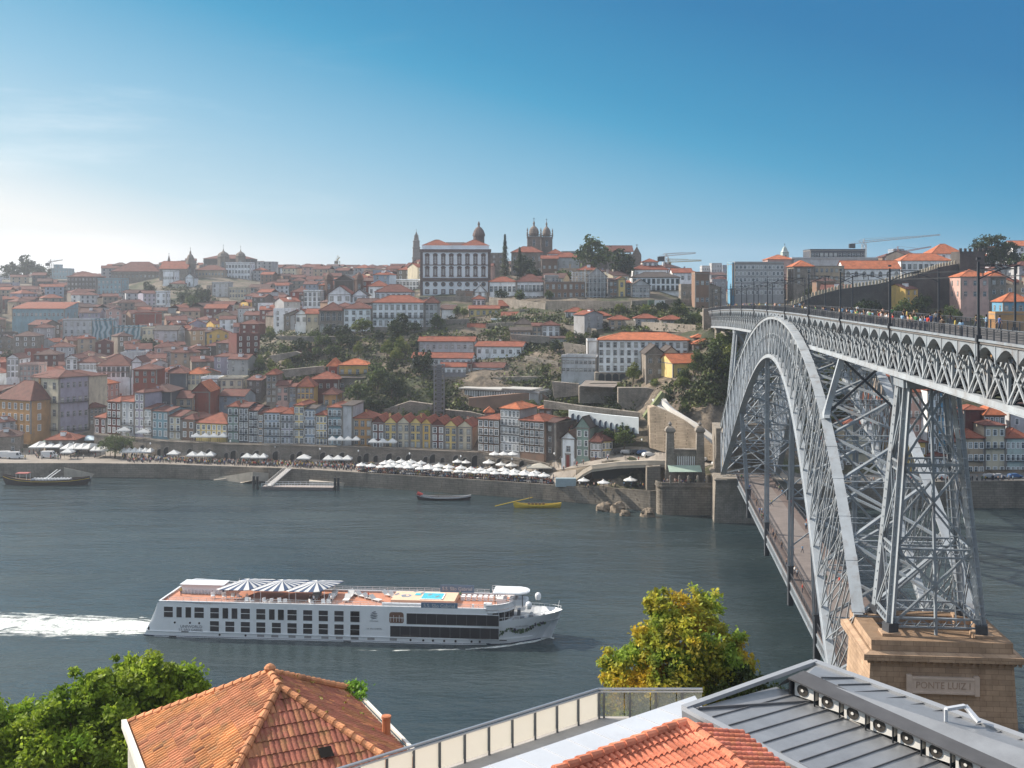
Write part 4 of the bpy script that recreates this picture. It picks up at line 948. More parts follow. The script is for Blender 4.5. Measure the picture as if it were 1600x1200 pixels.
def tuft(mb,c,r,n,s,rr,zs=1.):
 for _ in range(n):
  p=c+Vector((rr.gauss(0,r),rr.gauss(0,r),abs(rr.gauss(0,r*.6))*zs));a=Vector((rr.uniform(-1,1),rr.uniform(-1,1),rr.uniform(-.3,1))).normalized();b=a.orthogonal().normalized();c2=a.cross(b);k=rr.uniform(.7,1.4);mb.tint=(k,k,k);q=s*rr.uniform(.6,1.3)
  mb.face([p-b*q*.5,p+c2*q*.3,p+b*q*.5,p-c2*q*.3])
for k in range(46):
 u,v=tr_.random(),tr_.random()**.8;a=RB.lerp(BR_,u);b2=RF.lerp(frr,u);p=a.lerp(b2,v)
 if tr_.random()<.45:p=RB.lerp(BR_,u)
 tuft(ms_,p+HO+Vector((0,0,.07)),.07,12,.09,tr_)
for k in range(14):tuft(ms_,RF.lerp(frr,tr_.uniform(.1,.9))+HO+Vector((0,0,.12)),.05,9,.07,tr_)
ms_.build('moss',MOSS,rfo)
hole=MB();n_=(Vector(G_[1])-Vector(G_[0])).cross(Vector(G_[2])-Vector(G_[0])).normalized();n_=n_ if n_.z>0 else-n_
hc_=Vector(G_[0]).lerp((Vector(G_[1])+Vector(G_[2]))/2,.50)+n_*.13+gu.normalized()*.85;gu_=gu.normalized();gd=slope_dn(G_,gu)
hole.face([hc_-gu_*.25-gd*.2,hc_+gu_*.25-gd*.2,hc_+gu_*.25+gd*.28,hc_-gu_*.25+gd*.28]);hole.build('vent_hole',surf('dark_void',(.008,.006,.005),1,0,1,0),rfo)
wl=MB();
for a,b in((BL,FL),(BR_,FR),(BL,BR_)):
 a2,b2=a+HO,b+HO;wl.face([(a2.x,a2.y,28),(b2.x,b2.y,28),(b2.x,b2.y,EH-.05),(a2.x,a2.y,EH-.05)])
a2,b2=FL+HO,FR+HO;wl.face([(a2.x,a2.y,28),(b2.x,b2.y,28),(b2.x,b2.y,EH-.05),(a2.x,a2.y,EH-.05)])
wl.build('wall',surf('old_plaster',(.48,.47,.43),.9,.2,.5,.3,3.,stain=(.2,.2,.16),stain_amt=.6),house)
vg=MB();a2,b2=BL+HO-ex*.16,FL+HO-ex*.16;vg.bar(a2+Vector((0,0,.03)),b2+Vector((0,0,.03)),.2,.34);a2,b2=BR_+HO+ex*.13,FR+HO+ex*.13;vg.bar(a2,b2,.13,.1)
vg.build('eaves_board',surf('eaves_white',(.62,.60,.56),.8,.15,1,0),house)
pp_=Vector((-5.05,46.4,49.3));pq_=MB();pq_.tube(pp_-Vector((0,0,.9)),pp_+Vector((0,0,.42)),.17,n=12);pq_.tube(pp_+Vector((0,0,.42)),pp_+Vector((0,0,.52)),.2,n=12);pq_.tube(pp_+Vector((0,0,.5)),pp_+Vector((0,0,.53)),.12,n=12)
pq_.v=[tuple(Vector(p)+HO)for p in pq_.v];pq_.build('clay_flue',surf('flue_clay',(.42,.16,.08),.8,.2,2,.1),house)
vine=MB();vine.usec=True;VG=foliage('vine_leaves',(.10,.22,.02),(.20,.36,.05),.35,2.)
vr=random.Random(9)
for c,r_,n in((at(556,1078,51.6),.22,160),(at(562,1090,51),.2,120),(at(552,1070,51.7),.16,60),(at(571,1079,51.2),.08,20)):tuft(vine,c,r_,n,.17,vr,1.1)
for k in range(9):
 c=at(545+k*3.2,1074-6*math.sin(k*.7)-k,51.6);tuft(vine,c,.05,8,.13,vr)
tag(vine.build('creeper',VG),'bright green creeper sprouting at the far corner of the weathered orange tile roof','creeper')
UU=Vector((.77,.64,0)).normalized();VV=Vector((.64,-.77,0)).normalized()
zb=empty('zinc_roofed_building',(6.1,40.3,0),0,'modern building with grey standing-seam zinc roof, pale coping and a slot of outdoor units','building')
ZO=-Vector(zb.location)
ZINC=surf('zinc_sheet',(.30,.31,.325),.42,.16,.55,.03,3.,metal=.55,stain=(.18,.18,.19),stain_amt=.3,coord='Object')
ZD=surf('zinc_dark',(.17,.17,.175),.5,.15,.5,.02,3.,metal=.4)
COPE=surf('coping_sheet',(.54,.565,.60),.4,.07,.35,.02,2.,metal=.3,stain=(.42,.43,.46),stain_amt=.4)
def Z(u,v,h):return Vector((6.1,40.3,h))+ZO+UU*u+VV*v
H0=52.35
GL_=17.
def zh(u,v):return H0-.04-.11*v-.055*u
def ce(v):return H0+.36-.115*v
def ee(v):return H0+.02-.055*v
ro=MB();ro.face([Z(.25,.1,zh(.25,0)),Z(.25,GL_,zh(.25,GL_)),Z(4.9,GL_,zh(4.9,GL_)),Z(4.9,2.5,zh(4.9,2.5)),Z(4.9,.1,zh(4.9,0))])
ro.face([Z(5.3,1.1,ce(1.1)),Z(5.3,GL_,ce(GL_)),Z(7.35,GL_,ee(GL_)),Z(7.35,.15,ee(0))])
ro.face([Z(5.3,1.1,ce(1.1)),Z(7.35,.15,ee(0)),Z(4.9,.1,zh(4.9,0)),Z(4.7,.8,ce(.8))])
zro=ro.build('zinc_roof',ZINC,zb)
sm=MB();v=.9
while v<GL_:
 u0=.3;u1=4.85;sm.bar(Z(u0,v,zh(u0,v)+.02),Z(u1,v,zh(u1,v)+.02),.035,.07);v+=.72
v=1.5
while v<GL_:sm.bar(Z(5.7,v,ce(v)+.03),Z(7.3,v+.35,ee(v+.35)+.03),.035,.07);v+=.72
sm.bar(Z(.3,.25,zh(0,0)+.03),Z(4.9,1.6,zh(4.9,1.6)+.04),.06,.08)
sm.build('standing_seam',ZD,zro)
ed=MB()
ed.bar(Z(-.02,-.1,H0),Z(-.02,GL_,H0-.12*GL_),.3,.14);ed.bar(Z(-.12,-.02,H0+.02),Z(7.4,-.02,H0+.07),.26,.14);ed.bar(Z(7.42,-.1,ee(0)+.04),Z(7.42,GL_,ee(GL_)+.04),.34,.14)
ed.build('roof_edge',surf('edge_sheet',(.36,.37,.385),.45,.1,.6,0,metal=.4),zb)
fa_=MB();fa_.face([Z(-.16,-.1,H0-.05),Z(-.16,GL_,H0-.05-.12*GL_),Z(-.10,GL_,H0-.85-.12*GL_),Z(-.10,-.1,H0-.85)]);v=3.1
fao=fa_.build('gutter_fascia',ZD,zb);fj=MB()
for v in(3.05,6.1,9.2):fj.bar(Z(-.2,v,H0-.1-.12*v),Z(-.14,v,H0-.9-.12*v),.05,.05)
fj.build('fascia_joint',DARK,fao)
cv=MB();p0,p1=Z(4.72,.75,H0+.80),Z(4.72,GL_,H0+.42)
cv.add([Z(4.66,.8,ce(.8)-.06),Z(4.66,GL_,ce(GL_)-.06),Z(5.6,GL_,ce(GL_)),Z(5.6,.8,ce(.8)),Z(4.66,.8,ce(.8)),Z(4.66,GL_,ce(GL_)),Z(5.6,GL_,ce(GL_)+.06),Z(5.6,.8,ce(.8)+.06)],[(3,2,1,0),(4,5,6,7),(0,1,5,4),(1,2,6,5),(2,3,7,6),(3,0,4,7)])
cv.build('slot_cover',surf('cover_dark',(.085,.085,.09),.6,.2,.8,0,metal=.2),zb)
bk=MB();bk.face([Z(5.45,.8,H0-.6),Z(5.45,GL_,H0-2.6),Z(5.45,GL_,ce(GL_)),Z(5.45,.8,ce(.8))]);bk.face([Z(4.7,.8,H0-.6),Z(5.6,.8,H0-.6),Z(5.6,.8,ce(.8)),Z(4.7,.8,ce(.8)-.03)]);bk.build('slot_wall',ZD,zb)
for k in range(15):
 vv=.86+k*1.06;sp_=MB();sp_.bar(Z(4.72,vv,zh(4.72,vv)),Z(4.72,vv,ce(vv)-.03),.05,.05);sp_.build('slot_post',DARK,zb)
ANG=math.atan2(VV.y,VV.x)
ac=empty('outdoor_unit',(0,0,0),ANG,'x','air conditioner','outdoor units in the roof slot')
AW_=surf('unit_white',(.72,.70,.66),.6,.08,1,0)
acb=MB().box(-.44,.44,0,.34,.05,.64).build('casing',AW_,ac)
acg=MB();acg.lathe((0,0,0),[(.245,0),(.245,.02)],20);acg.v=[(x_+-.08,-z_-.003,y_+.345)for x_,y_,z_ in acg.v];acg=acg.build('fan_grille',surf('fan_dark',(.05,.045,.04),.7,.2,5,0),ac)
ach=MB();ach.lathe((0,0,0),[(.06,0),(.06,.02)],12);ach.v=[(x_-.08,-z_-.026,y_+.345)for x_,y_,z_ in ach.v];ach=ach.build('fan_hub',AW_,acg)
acl=MB().box(.27,.36,-.008,0,.48,.56).build('badge',surf('badge_teal',(.1,.35,.45),.5,0,1,0),ac)
acf=MB();acf.box(-.36,-.28,.02,.32,0,.05);acf.box(.28,.36,.02,.32,0,.05);acf=acf.build('foot',DARK,ac)
ack=[(acb,[]),(acg,[ach]),(acl,[]),(acf,[])]
for i in range(14):
 vv=1.39+i*1.06;p=Z(4.86,vv,0)-ZO;p.z=zh(4.9,vv)+.04
 rz=ANG
 lb='%s white air conditioner from the far end of the zinc roof slot'%(['first']+ORD[1:]+['thirteenth','fourteenth'])[i]
 if i==0:ac.location=p;ac['label']=lb;ac.scale=(1,1,.86)
 else:
  c=copy_tree(ac,ack,p,rz,lb)
cp_=MB();CA=Z(.15,-.25,0);CB=Z(.15,1.85,0)
def Zc(u,v,h):return Vector((6.1,40.3,h))+ZO+UU*u+VV*v
A0,A1=Zc(1.9,-1.3,52.0),Zc(-12.,-1.3,52.0);B0,B1=Zc(.6,.55,52.0),Zc(-12.,.55,52.)
cp_.add([B1-Vector((0,0,.25)),B0-Vector((0,0,.25)),A0-Vector((0,0,.25)),A1-Vector((0,0,.25)),B1,B0,A0,A1],[(3,2,1,0),(4,5,6,7),(0,1,5,4),(1,2,6,5),(2,3,7,6),(3,0,4,7)])
cpo=cp_.build('coping',COPE,zb);cj=MB();
for k in range(12):u_=1.-k*1.1;cj.bar(Zc(u_,-1.28,52.012),Zc(u_,.53,52.012),.025,.02)
cj.bar(Zc(.6,.57,52.0),Zc(-12,.57,52.),.07,.1)
cj.build('coping_joint',surf('coping_line',(.48,.50,.535),.4,.05,1,0),cpo)
rw_=MB();rw_.face([Zc(.3,.35,51.8),Zc(-5.6,.35,51.8),Zc(-5.6,.35,47),Zc(.3,.35,47)]);rw_.build('red_wall',surf('red_render',(.30,.085,.06),.85,.1,.5,.05),zb)
wl_=MB();
for(a,b)in((Zc(7.3,-.0,0),Zc(7.3,GL_,0)),(Zc(-12,-1.1,0),Zc(7.3,-.0,0)),(Zc(-.05,.3,0),Zc(-.05,GL_,0)),(Zc(-12,-1.1,0),Zc(-12,.4,0))):
 wl_.face([(a.x,a.y,30),(b.x,b.y,30),(b.x,b.y,51.7),(a.x,a.y,51.7)])
wl_.build('wall',surf('render_grey',(.5,.5,.5),.85,.1,.5,.05),zb)
k1=at(1520,1104,39.5);sb=MB();kk=k1+ZO
tri=[at(1478,1108,39.5),at(1508,1103,39.8),at(1530,1128,39.2),at(1500,1122,38.9)]
a_=MB()
for p,q in zip(tri,tri[1:3]):a_.bar(Vector(p)+ZO,Vector(q)+ZO,.16,.1)
a_.bar(Vector(tri[0])+ZO,Vector(tri[0])+ZO+Vector((0,0,-.6)),.1,.1)
a_.build('skylight_frame',COPE,zb)
wb=MB();q0=Zc(-7.6,.6,0);
for(u0,u1,v0,v1,h0,h1)in((-5.9,-5.7,.5,3.,50.5,51.95),(-8.2,-5.7,.45,.62,50.5,52.04)):
 c=[Zc(u0,v1,0),Zc(u1,v1,0),Zc(u1,v0,0),Zc(u0,v0,0)];wb.prism([(p.x,p.y)for p in c],h0,h1)
wb.build('parapet',surf('parapet_white',(.66,.66,.67),.7,.08,.8,0),zb)
nh=empty('terracotta_roofed_house',(3.5,33,0),0,'house with a clean bright terracotta tile roof tucked below the pale coping','house')
NO=-Vector(nh.location)
nA=at(868,1196,31.4)+NO;nB=at(1072,1129,35.)+NO;nA.z=nB.z=hgt(1129,35)
fall=.33
def nd(p,du,dv):q=Vector(p)+UU*du+VV*dv;return q
Fd=[nB,nA,nd(nA,0,7)-Vector((0,0,7*fall)),nd(nB,0,7)-Vector((0,0,7*fall))]
NEW=tilemat('new_clay_tiles',(.60,.195,.115),(.52,.2,.13),.2)
nr=MB().mat(NEW);nr.usec=True;nr.face([p-Vector((0,0,.03))for p in Fd])
tile_plane(nr,Fd,UU,slope_dn(Fd,UU),.235,.42,rr=tr_,skip=0,jit=.006,arch=.075,cols=lambda a,b,rr:(1.,1.,1.)if rr.random()<.96 else(1.15,1.2,1.2))
e_=nd(nB,5,5)-Vector((0,0,5*fall));Sd=[nB,nd(nB,0,7)-Vector((0,0,7*fall)),nd(nB,2.6,7)-Vector((0,0,7*fall+.9)),nd(nB,2.6,0)-Vector((0,0,.9))]
nr.face([p-Vector((0,0,.03))for p in Sd]);
tile_plane(nr,Sd,Vector(Sd[1])-Vector(Sd[0]),slope_dn(Sd,Vector(Sd[1])-Vector(Sd[0])),.235,.3,rr=tr_,skip=0,jit=.006,arch=.05)
nro=nr.build('roof',None,nh)
nt_r=MB().mat(tilemat('new_ridge',(.62,.22,.13),(.5,.2,.13),.2));nt_r.usec=True
ridge_tiles(nt_r,nB,nA,.15,.45,tr_);ridge_tiles(nt_r,nB,nd(nB,0,7)-Vector((0,0,7*fall)),.15,.45,tr_);nt_r.build('ridge_tiles',None,nro)
nw=MB();w3=[nA,nB,Sd[3],Sd[2],Fd[3],Fd[2]]
for a,b in((Fd[1],Fd[0]),(Sd[3],Sd[2]),(Fd[0],Sd[3])):nw.face([(a.x,a.y,30),(b.x,b.y,30),(b.x,b.y,b.z-.06),(a.x,a.y,a.z-.06)])
nw.build('wall',surf('red_render',(.30,.085,.06)),nh)
bl=empty('glass_balustrade',(-3.9,40,49.9),0,'frosted glass balustrade with steel posts and handrail overlooking the river','balustrade');BO=-Vector(bl.location)
g0,g1,g2=Vector((-6.9,37.5,0)),Vector((3.44,46.1,0)),Vector((7.6,46.1,0));TT=51.0;BBt=49.85
m,ntg,bg_=newmat('frosted_glass');bg_.inputs['Base Color'].default_value=(.72,.72,.68,1);bg_.inputs['Roughness'].default_value=.35;bg_.inputs['Alpha'].default_value=.9;FG=m;tl_=N(ntg,'ShaderNodeBsdfTranslucent',Color=(.85,.82,.76,1));mx_=N(ntg,'ShaderNodeMixShader');mx_.inputs[0].default_value=.55;L(ntg,bg_.outputs[0],mx_.inputs[1]);L(ntg,tl_.outputs[0],mx_.inputs[2]);L(ntg,mx_.outputs[0],ntg.nodes['Material Output'].inputs['Surface'])
m2,_,b2_=newmat('clear_glass');b2_.inputs['Base Color'].default_value=(.45,.47,.42,1);b2_.inputs['Roughness'].default_value=.1;b2_.inputs['Alpha'].default_value=.38
STEEL=surf('steel_post',(.16,.165,.17),.4,.1,1,0,metal=.6);STL=surf('steel_rail',(.45,.46,.48),.3,.08,1,0,metal=.8)
hr=MB();hr.bar(g0+BO+Vector((0,0,TT)),g1+BO+Vector((0,0,TT)),.09,.07);hr.bar(g1+BO+Vector((0,0,TT)),g2+BO+Vector((0,0,TT)),.09,.07)
d0=(g1-g0).normalized();nn=Vector((d0.y,-d0.x,0));hr.bar(g0+BO+nn*.12+Vector((0,0,TT-.07)),g1+BO+nn*.12+Vector((0,0,TT-.07)),.07,.05)
hr.bar(g1+BO+Vector((0,-.1,TT-.07)),g2+BO+Vector((0,-.1,TT-.07)),.06,.05)
hr.build('handrail',STL,bl)
seg=12
for k in range(seg+1):
 p=g0.lerp(g1,k/seg)+BO;q=MB();q.bar(p+nn*.05+Vector((0,0,BBt-.05)),p+nn*.05+Vector((0,0,TT-.1)),.08,.14);q.build('post',STEEL,bl)
 if k<seg:
  a,b=g0.lerp(g1,(k+.04)/seg)+BO,g0.lerp(g1,(k+.96)/seg)+BO;q=MB();q.bar(a+Vector((0,0,(TT+BBt)/2-.05)),b+Vector((0,0,(TT+BBt)/2-.05)),.02,TT-BBt-.2);q.build('glass_panel',FG,bl)
for k in range(4):
 p=g1.lerp(g2,(k+.22)/4)+BO;q=MB();q.bar(p+Vector((0,0,BBt)),p+Vector((0,0,TT-.08)),.08,.1);q.build('post',STEEL,bl)
 a,b=g1.lerp(g2,(k+.02)/4)+BO,g1.lerp(g2,(k+.98)/4)+BO;q=MB();q.bar(a+Vector((0,0,(TT+BBt)/2-.05)),b+Vector((0,0,(TT+BBt)/2-.05)),.02,TT-BBt-.2);q.build('glass_panel',m2,bl)
tf=MB();tv=[g0-nn*.25,g1-nn*.25,g2+Vector((0,.2,0)),Vector((9,43,0)),Vector((0,34,0))];tf.prism([(p.x,p.y)for p in tv[::-1]],49.5,49.84);tf.prism([(p.x,p.y)for p in tv[::-1]],30,49.5)
tag(tf.build('terrace',surf('terrace_floor',(.36,.34,.32),.85,.15,.8,.1)),'grey terrace slab behind the frosted glass balustrade','terrace')
def leafy(name,lobes,n,s,mat,rr,parent=None,droop=.2,shell=.55):
 m=MB();m.usec=True;tot=sum(l[1]**2 for l in lobes)
 for(c,r_,*sq)in lobes:
  c=Vector(c);k=int(n*r_*r_/tot);zz=sq[0]if sq else .9
  subs=[(Vector((rr.gauss(0,1),rr.gauss(0,1),rr.gauss(0,1)*zz)).normalized()*rr.uniform(shell,1.)*r_,rr.uniform(.16,.32)*r_,rr.uniform(.65,1.25))for _ in range(max(6,int(26*min(1.5,r_))))]
  for _ in range(k):
   so_,sr,st_=rr.choice(subs);p=c+so_+Vector((rr.gauss(0,.55),rr.gauss(0,.55),rr.gauss(0,.45)))*sr
   a=Vector((rr.uniform(-1,1),rr.uniform(-1,1),rr.uniform(-.2,1.2))).normalized();b=a.orthogonal().normalized();t=rr.uniform(0,6.28);b=(b*math.cos(t)+a.cross(b)*math.sin(t));c2=a.cross(b)
   q=s*rr.uniform(.6,1.25);v=st_*rr.uniform(.75,1.3);m.tint=(v,v,v*rr.uniform(.8,1.1))
   m.face([p-b*q*.6,p+c2*q*.34+a*q*.06,p+b*q*.6,p-c2*q*.34+a*q*.06])
 return m.build(name,mat,parent)
def limb(m,p,q,r0,r1,rr,n=4):
 p=Vector(p);q=Vector(q);prev=p;ln=(q-p).length
 for i in range(1,n+1):
  c=p.lerp(q,i/n)+(Vector((rr.gauss(0,1),rr.gauss(0,1),0))*ln*.03 if i<n else Vector());m.tube(prev,c,r0+(r1-r0)*(i-1)/n,r0+(r1-r0)*i/n,n=7);prev=c
BARK=surf('bark',(.10,.075,.05),.95,.3,3.,.5,12.)
def bigtree(name,base,lobes,n,s,mat,label,seed,cat='tree'):
 rr=random.Random(seed);r=empty(name,base,0,label,cat);b0=Vector(base)
 leafy('crown',[(Vector(l[0])-b0,*l[1:])for l in lobes],n,s,mat,rr,r)
 t=MB();top=sum((Vector(l[0])for l in lobes),Vector())/len(lobes)-b0;fork=top*.45;fork.z=max(1.5,top.z-5);limb(t,(0,0,-1),fork,.38,.26,rr)
 for l in lobes:limb(t,fork,Vector(l[0])-b0+Vector((0,0,l[1]*.3)),.17,.04,rr)
 t.build('trunk',BARK,r);return r
GREEN=foliage('fresh_leaves',(.14,.24,.02),(.30,.38,.04),.42,.25)
YEL=foliage('turning_leaves',(.27,.38,.06),(.55,.36,.03),.42,.38)
z=62.
def gy(y):return hgt(y,z)
bigtree('leafy_tree',(px2X(230,64),64,33),[(at(225,1075,64),1.7),(at(275,1082,64),1.7),(at(180,1100,63),1.9),(at(200,1048,65),1.0),(at(225,1125,64),2.1),(at(292,1072,64),1.1),(at(150,1130,62),1.7)],27000,.26,GREEN,'bright green leafy tree between the weathered tile roof and the river',21)
bigtree('leafy_tree',(px2X(150,60),60,34),[(at(135,1090,61),1.5),(at(110,1150,60),2.2),(at(165,1170,60),2.2),(at(150,1065,61),.7),(at(185,1190,60),1.7)],19000,.25,GREEN,'shorter green tree left against the weathered tile roof, in front of the taller one',22)
bigtree('leafy_tree',(px2X(20,60),60,35),[(at(40,1135,62),1.5),(at(10,1165,61),1.9),(at(60,1180,60),2.0),(at(-30,1150,61),1.9),(at(75,1155,61),1.1),(at(0,1210,60),2.2)],19000,.25,GREEN,'green tree crown cut by the lower left corner, under the ship wake',23)
bigtree('turning_tree',(px2X(1050,72),72,22),[(at(1040,950,72),1.3,1.1),(at(1090,955,73),1.6,1.1),(at(1025,990,72),1.6),(at(1075,1000,71),2.0),(at(1120,1010,72),1.9),(at(985,1045,72),1.9),(at(1040,1055,71),2.2),(at(1100,1055,71),2.3),(at(1140,1040,72),1.5),(at(960,1040,73),1.0),(at(1030,1100,71),2.4),(at(1095,1110,71),2.4),(at(1000,1105,72),2.)],40000,.27,YEL,'tree with yellow, orange and green leaves standing between the ship and the glass balustrade',24)
leafy_b=leafy('leafy_bush',[(at(1160,1066,70),.9),(at(1190,1085,69),1.1),(at(1150,1100,69),1.3)],3500,.24,foliage('dark_leaves',(.03,.05,.012),(.06,.08,.02),.2,.3),random.Random(4));tag(leafy_b,'dark green bush beside the orange-leaved tree, above the zinc roof edge','bush')
WCACHE={}
FR_COL={'g':TRIM,'w':WHITE,'r':surf('frame_red',(.22,.05,.04),.7,.1,1,0),'n':surf('frame_dark',(.07,.09,.08),.7,.1,1,0),'y':surf('frame_tan',(.5,.42,.3),.7,.1,1,0)}
def window_mesh(w,h,st='g',arch=False):
 k=(round(w,2),round(h,2),st,arch)
 if k in WCACHE:return WCACHE[k]
 m=MB();e=.16;F_=FR_COL[st]
 m.mat(F_);m.box(-w/2-e,-w/2,-.09,.02,-e,h+e);m.box(w/2,w/2+e,-.09,.02,-e,h+e);m.box(-w/2,w/2,-.13,.02,-e,0);m.box(-w/2,w/2,-.09,.02,h,h+e)
 m.mat(PANE);m.box(-w/2,w/2,-.035,.02,0,h)
 m.mat(FR_COL['w']if st!='n'else FR_COL['n']);m.box(-.035,.035,-.06,-.03,0,h);m.box(-w/2,w/2,-.06,-.03,h*.62,h*.62+.07);m.box(-w/2,-w/2+.07,-.055,-.03,0,h);m.box(w/2-.07,w/2,-.055,-.03,0,h)
 if arch:
  m.mat(F_);n=8;pts=[(w/2*math.cos(math.pi*i/n),-.05,h+w/2*math.sin(math.pi*i/n))for i in range(n+1)]
  m.mat(PANE);m.face([(p[0],-.04,p[2])for p in pts][::-1]);m.mat(F_)
  for a,b in zip(pts,pts[1:]):m.bar(a,b,.12,.18)
 WCACHE[k]=m.mesh('window');return WCACHE[k]
OCC=[]
PROT=[]
BN=[0]
def roof_mb(kind,w,d,h0,rh,ov=.45,mat=None,th=.16):
 m=MB().mat(mat)
 if kind in('flat','none'):
  return None
 x0,x1,y0,y1=-ov,w+ov,-ov,d+ov;z=h0-.02
 if kind=='hip':
  if x1-x0>=y1-y0:
   k=(y1-y0)/2*.95;r0=(x0+k,(y0+y1)/2,h0+rh);r1=(x1-k,(y0+y1)/2,h0+rh)
   if r1[0]<r0[0]:r0=r1=((x0+x1)/2,(y0+y1)/2,h0+rh)
   A,B_,C,D=(x0,y0,z),(x1,y0,z),(x1,y1,z),(x0,y1,z)
   if r0==r1:m.face([A,B_,r0]);m.face([B_,C,r0]);m.face([C,D,r0]);m.face([D,A,r0])
   else:m.face([A,B_,r1,r0]);m.face([B_,C,r1]);m.face([C,D,r0,r1]);m.face([D,A,r0])
  else:
   k=(x1-x0)/2*.95;r0=((x0+x1)/2,y0+k,h0+rh);r1=((x0+x1)/2,y1-k,h0+rh)
   A,B_,C,D=(x0,y0,z),(x1,y0,z),(x1,y1,z),(x0,y1,z)
   m.face([A,B_,r0]);m.face([B_,C,r1,r0]);m.face([C,D,r1]);m.face([D,A,r0,r1])
  rid=[(r0,r1)]+[((x0,y0,z),r0),((x1,y0,z),r1 if x1-x0>=y1-y0 else r0)]
 elif kind=='gable':
  c=(y0+y1)/2;m.face([(x0,y0,z),(x1,y0,z),(x1,c,h0+rh),(x0,c,h0+rh)]);m.face([(x1,y1,z),(x0,y1,z),(x0,c,h0+rh),(x1,c,h0+rh)]);rid=[((x0,c,h0+rh),(x1,c,h0+rh))]
 elif kind=='gablef':
  c=(x0+x1)/2;m.face([(x0,y0,z),(c,y0,h0+rh),(c,y1,h0+rh),(x0,y1,z)]);m.face([(x1,y0,z),(x1,y1,z),(c,y1,h0+rh),(c,y0,h0+rh)]);rid=[((c,y0,h0+rh),(c,y1,h0+rh))]
 elif kind=='pent':
  m.face([(x0,y0,z),(x1,y0,z),(x1,y1,h0+rh),(x0,y1,h0+rh)]);rid=[]
 n=len(m.f)
 base=list(m.v);bf=list(m.f);off_=len(base);m.v+=[(p[0],p[1],p[2]-th)for p in base]
 for f in bf:m.f.append(tuple(i+off_ for i in f)[::-1]);m.m.append(0);m.c.append((1,1,1))
 for a,b in(((x0,y0,z),(x1,y0,z)),((x1,y0,z),(x1,y1,z)),((x0,y0,z),(x0,y1,z))):
  if kind in('hip',)or(kind in('gable','pent')and a[1]==b[1])or(kind=='gablef'and a[0]==b[0]):m.bar((a[0],a[1],a[2]-.09),(b[0],b[1],b[2]-.09),.12,.17)
 for a,b in rid:m.bar(a,b,.28,.16)
 return m
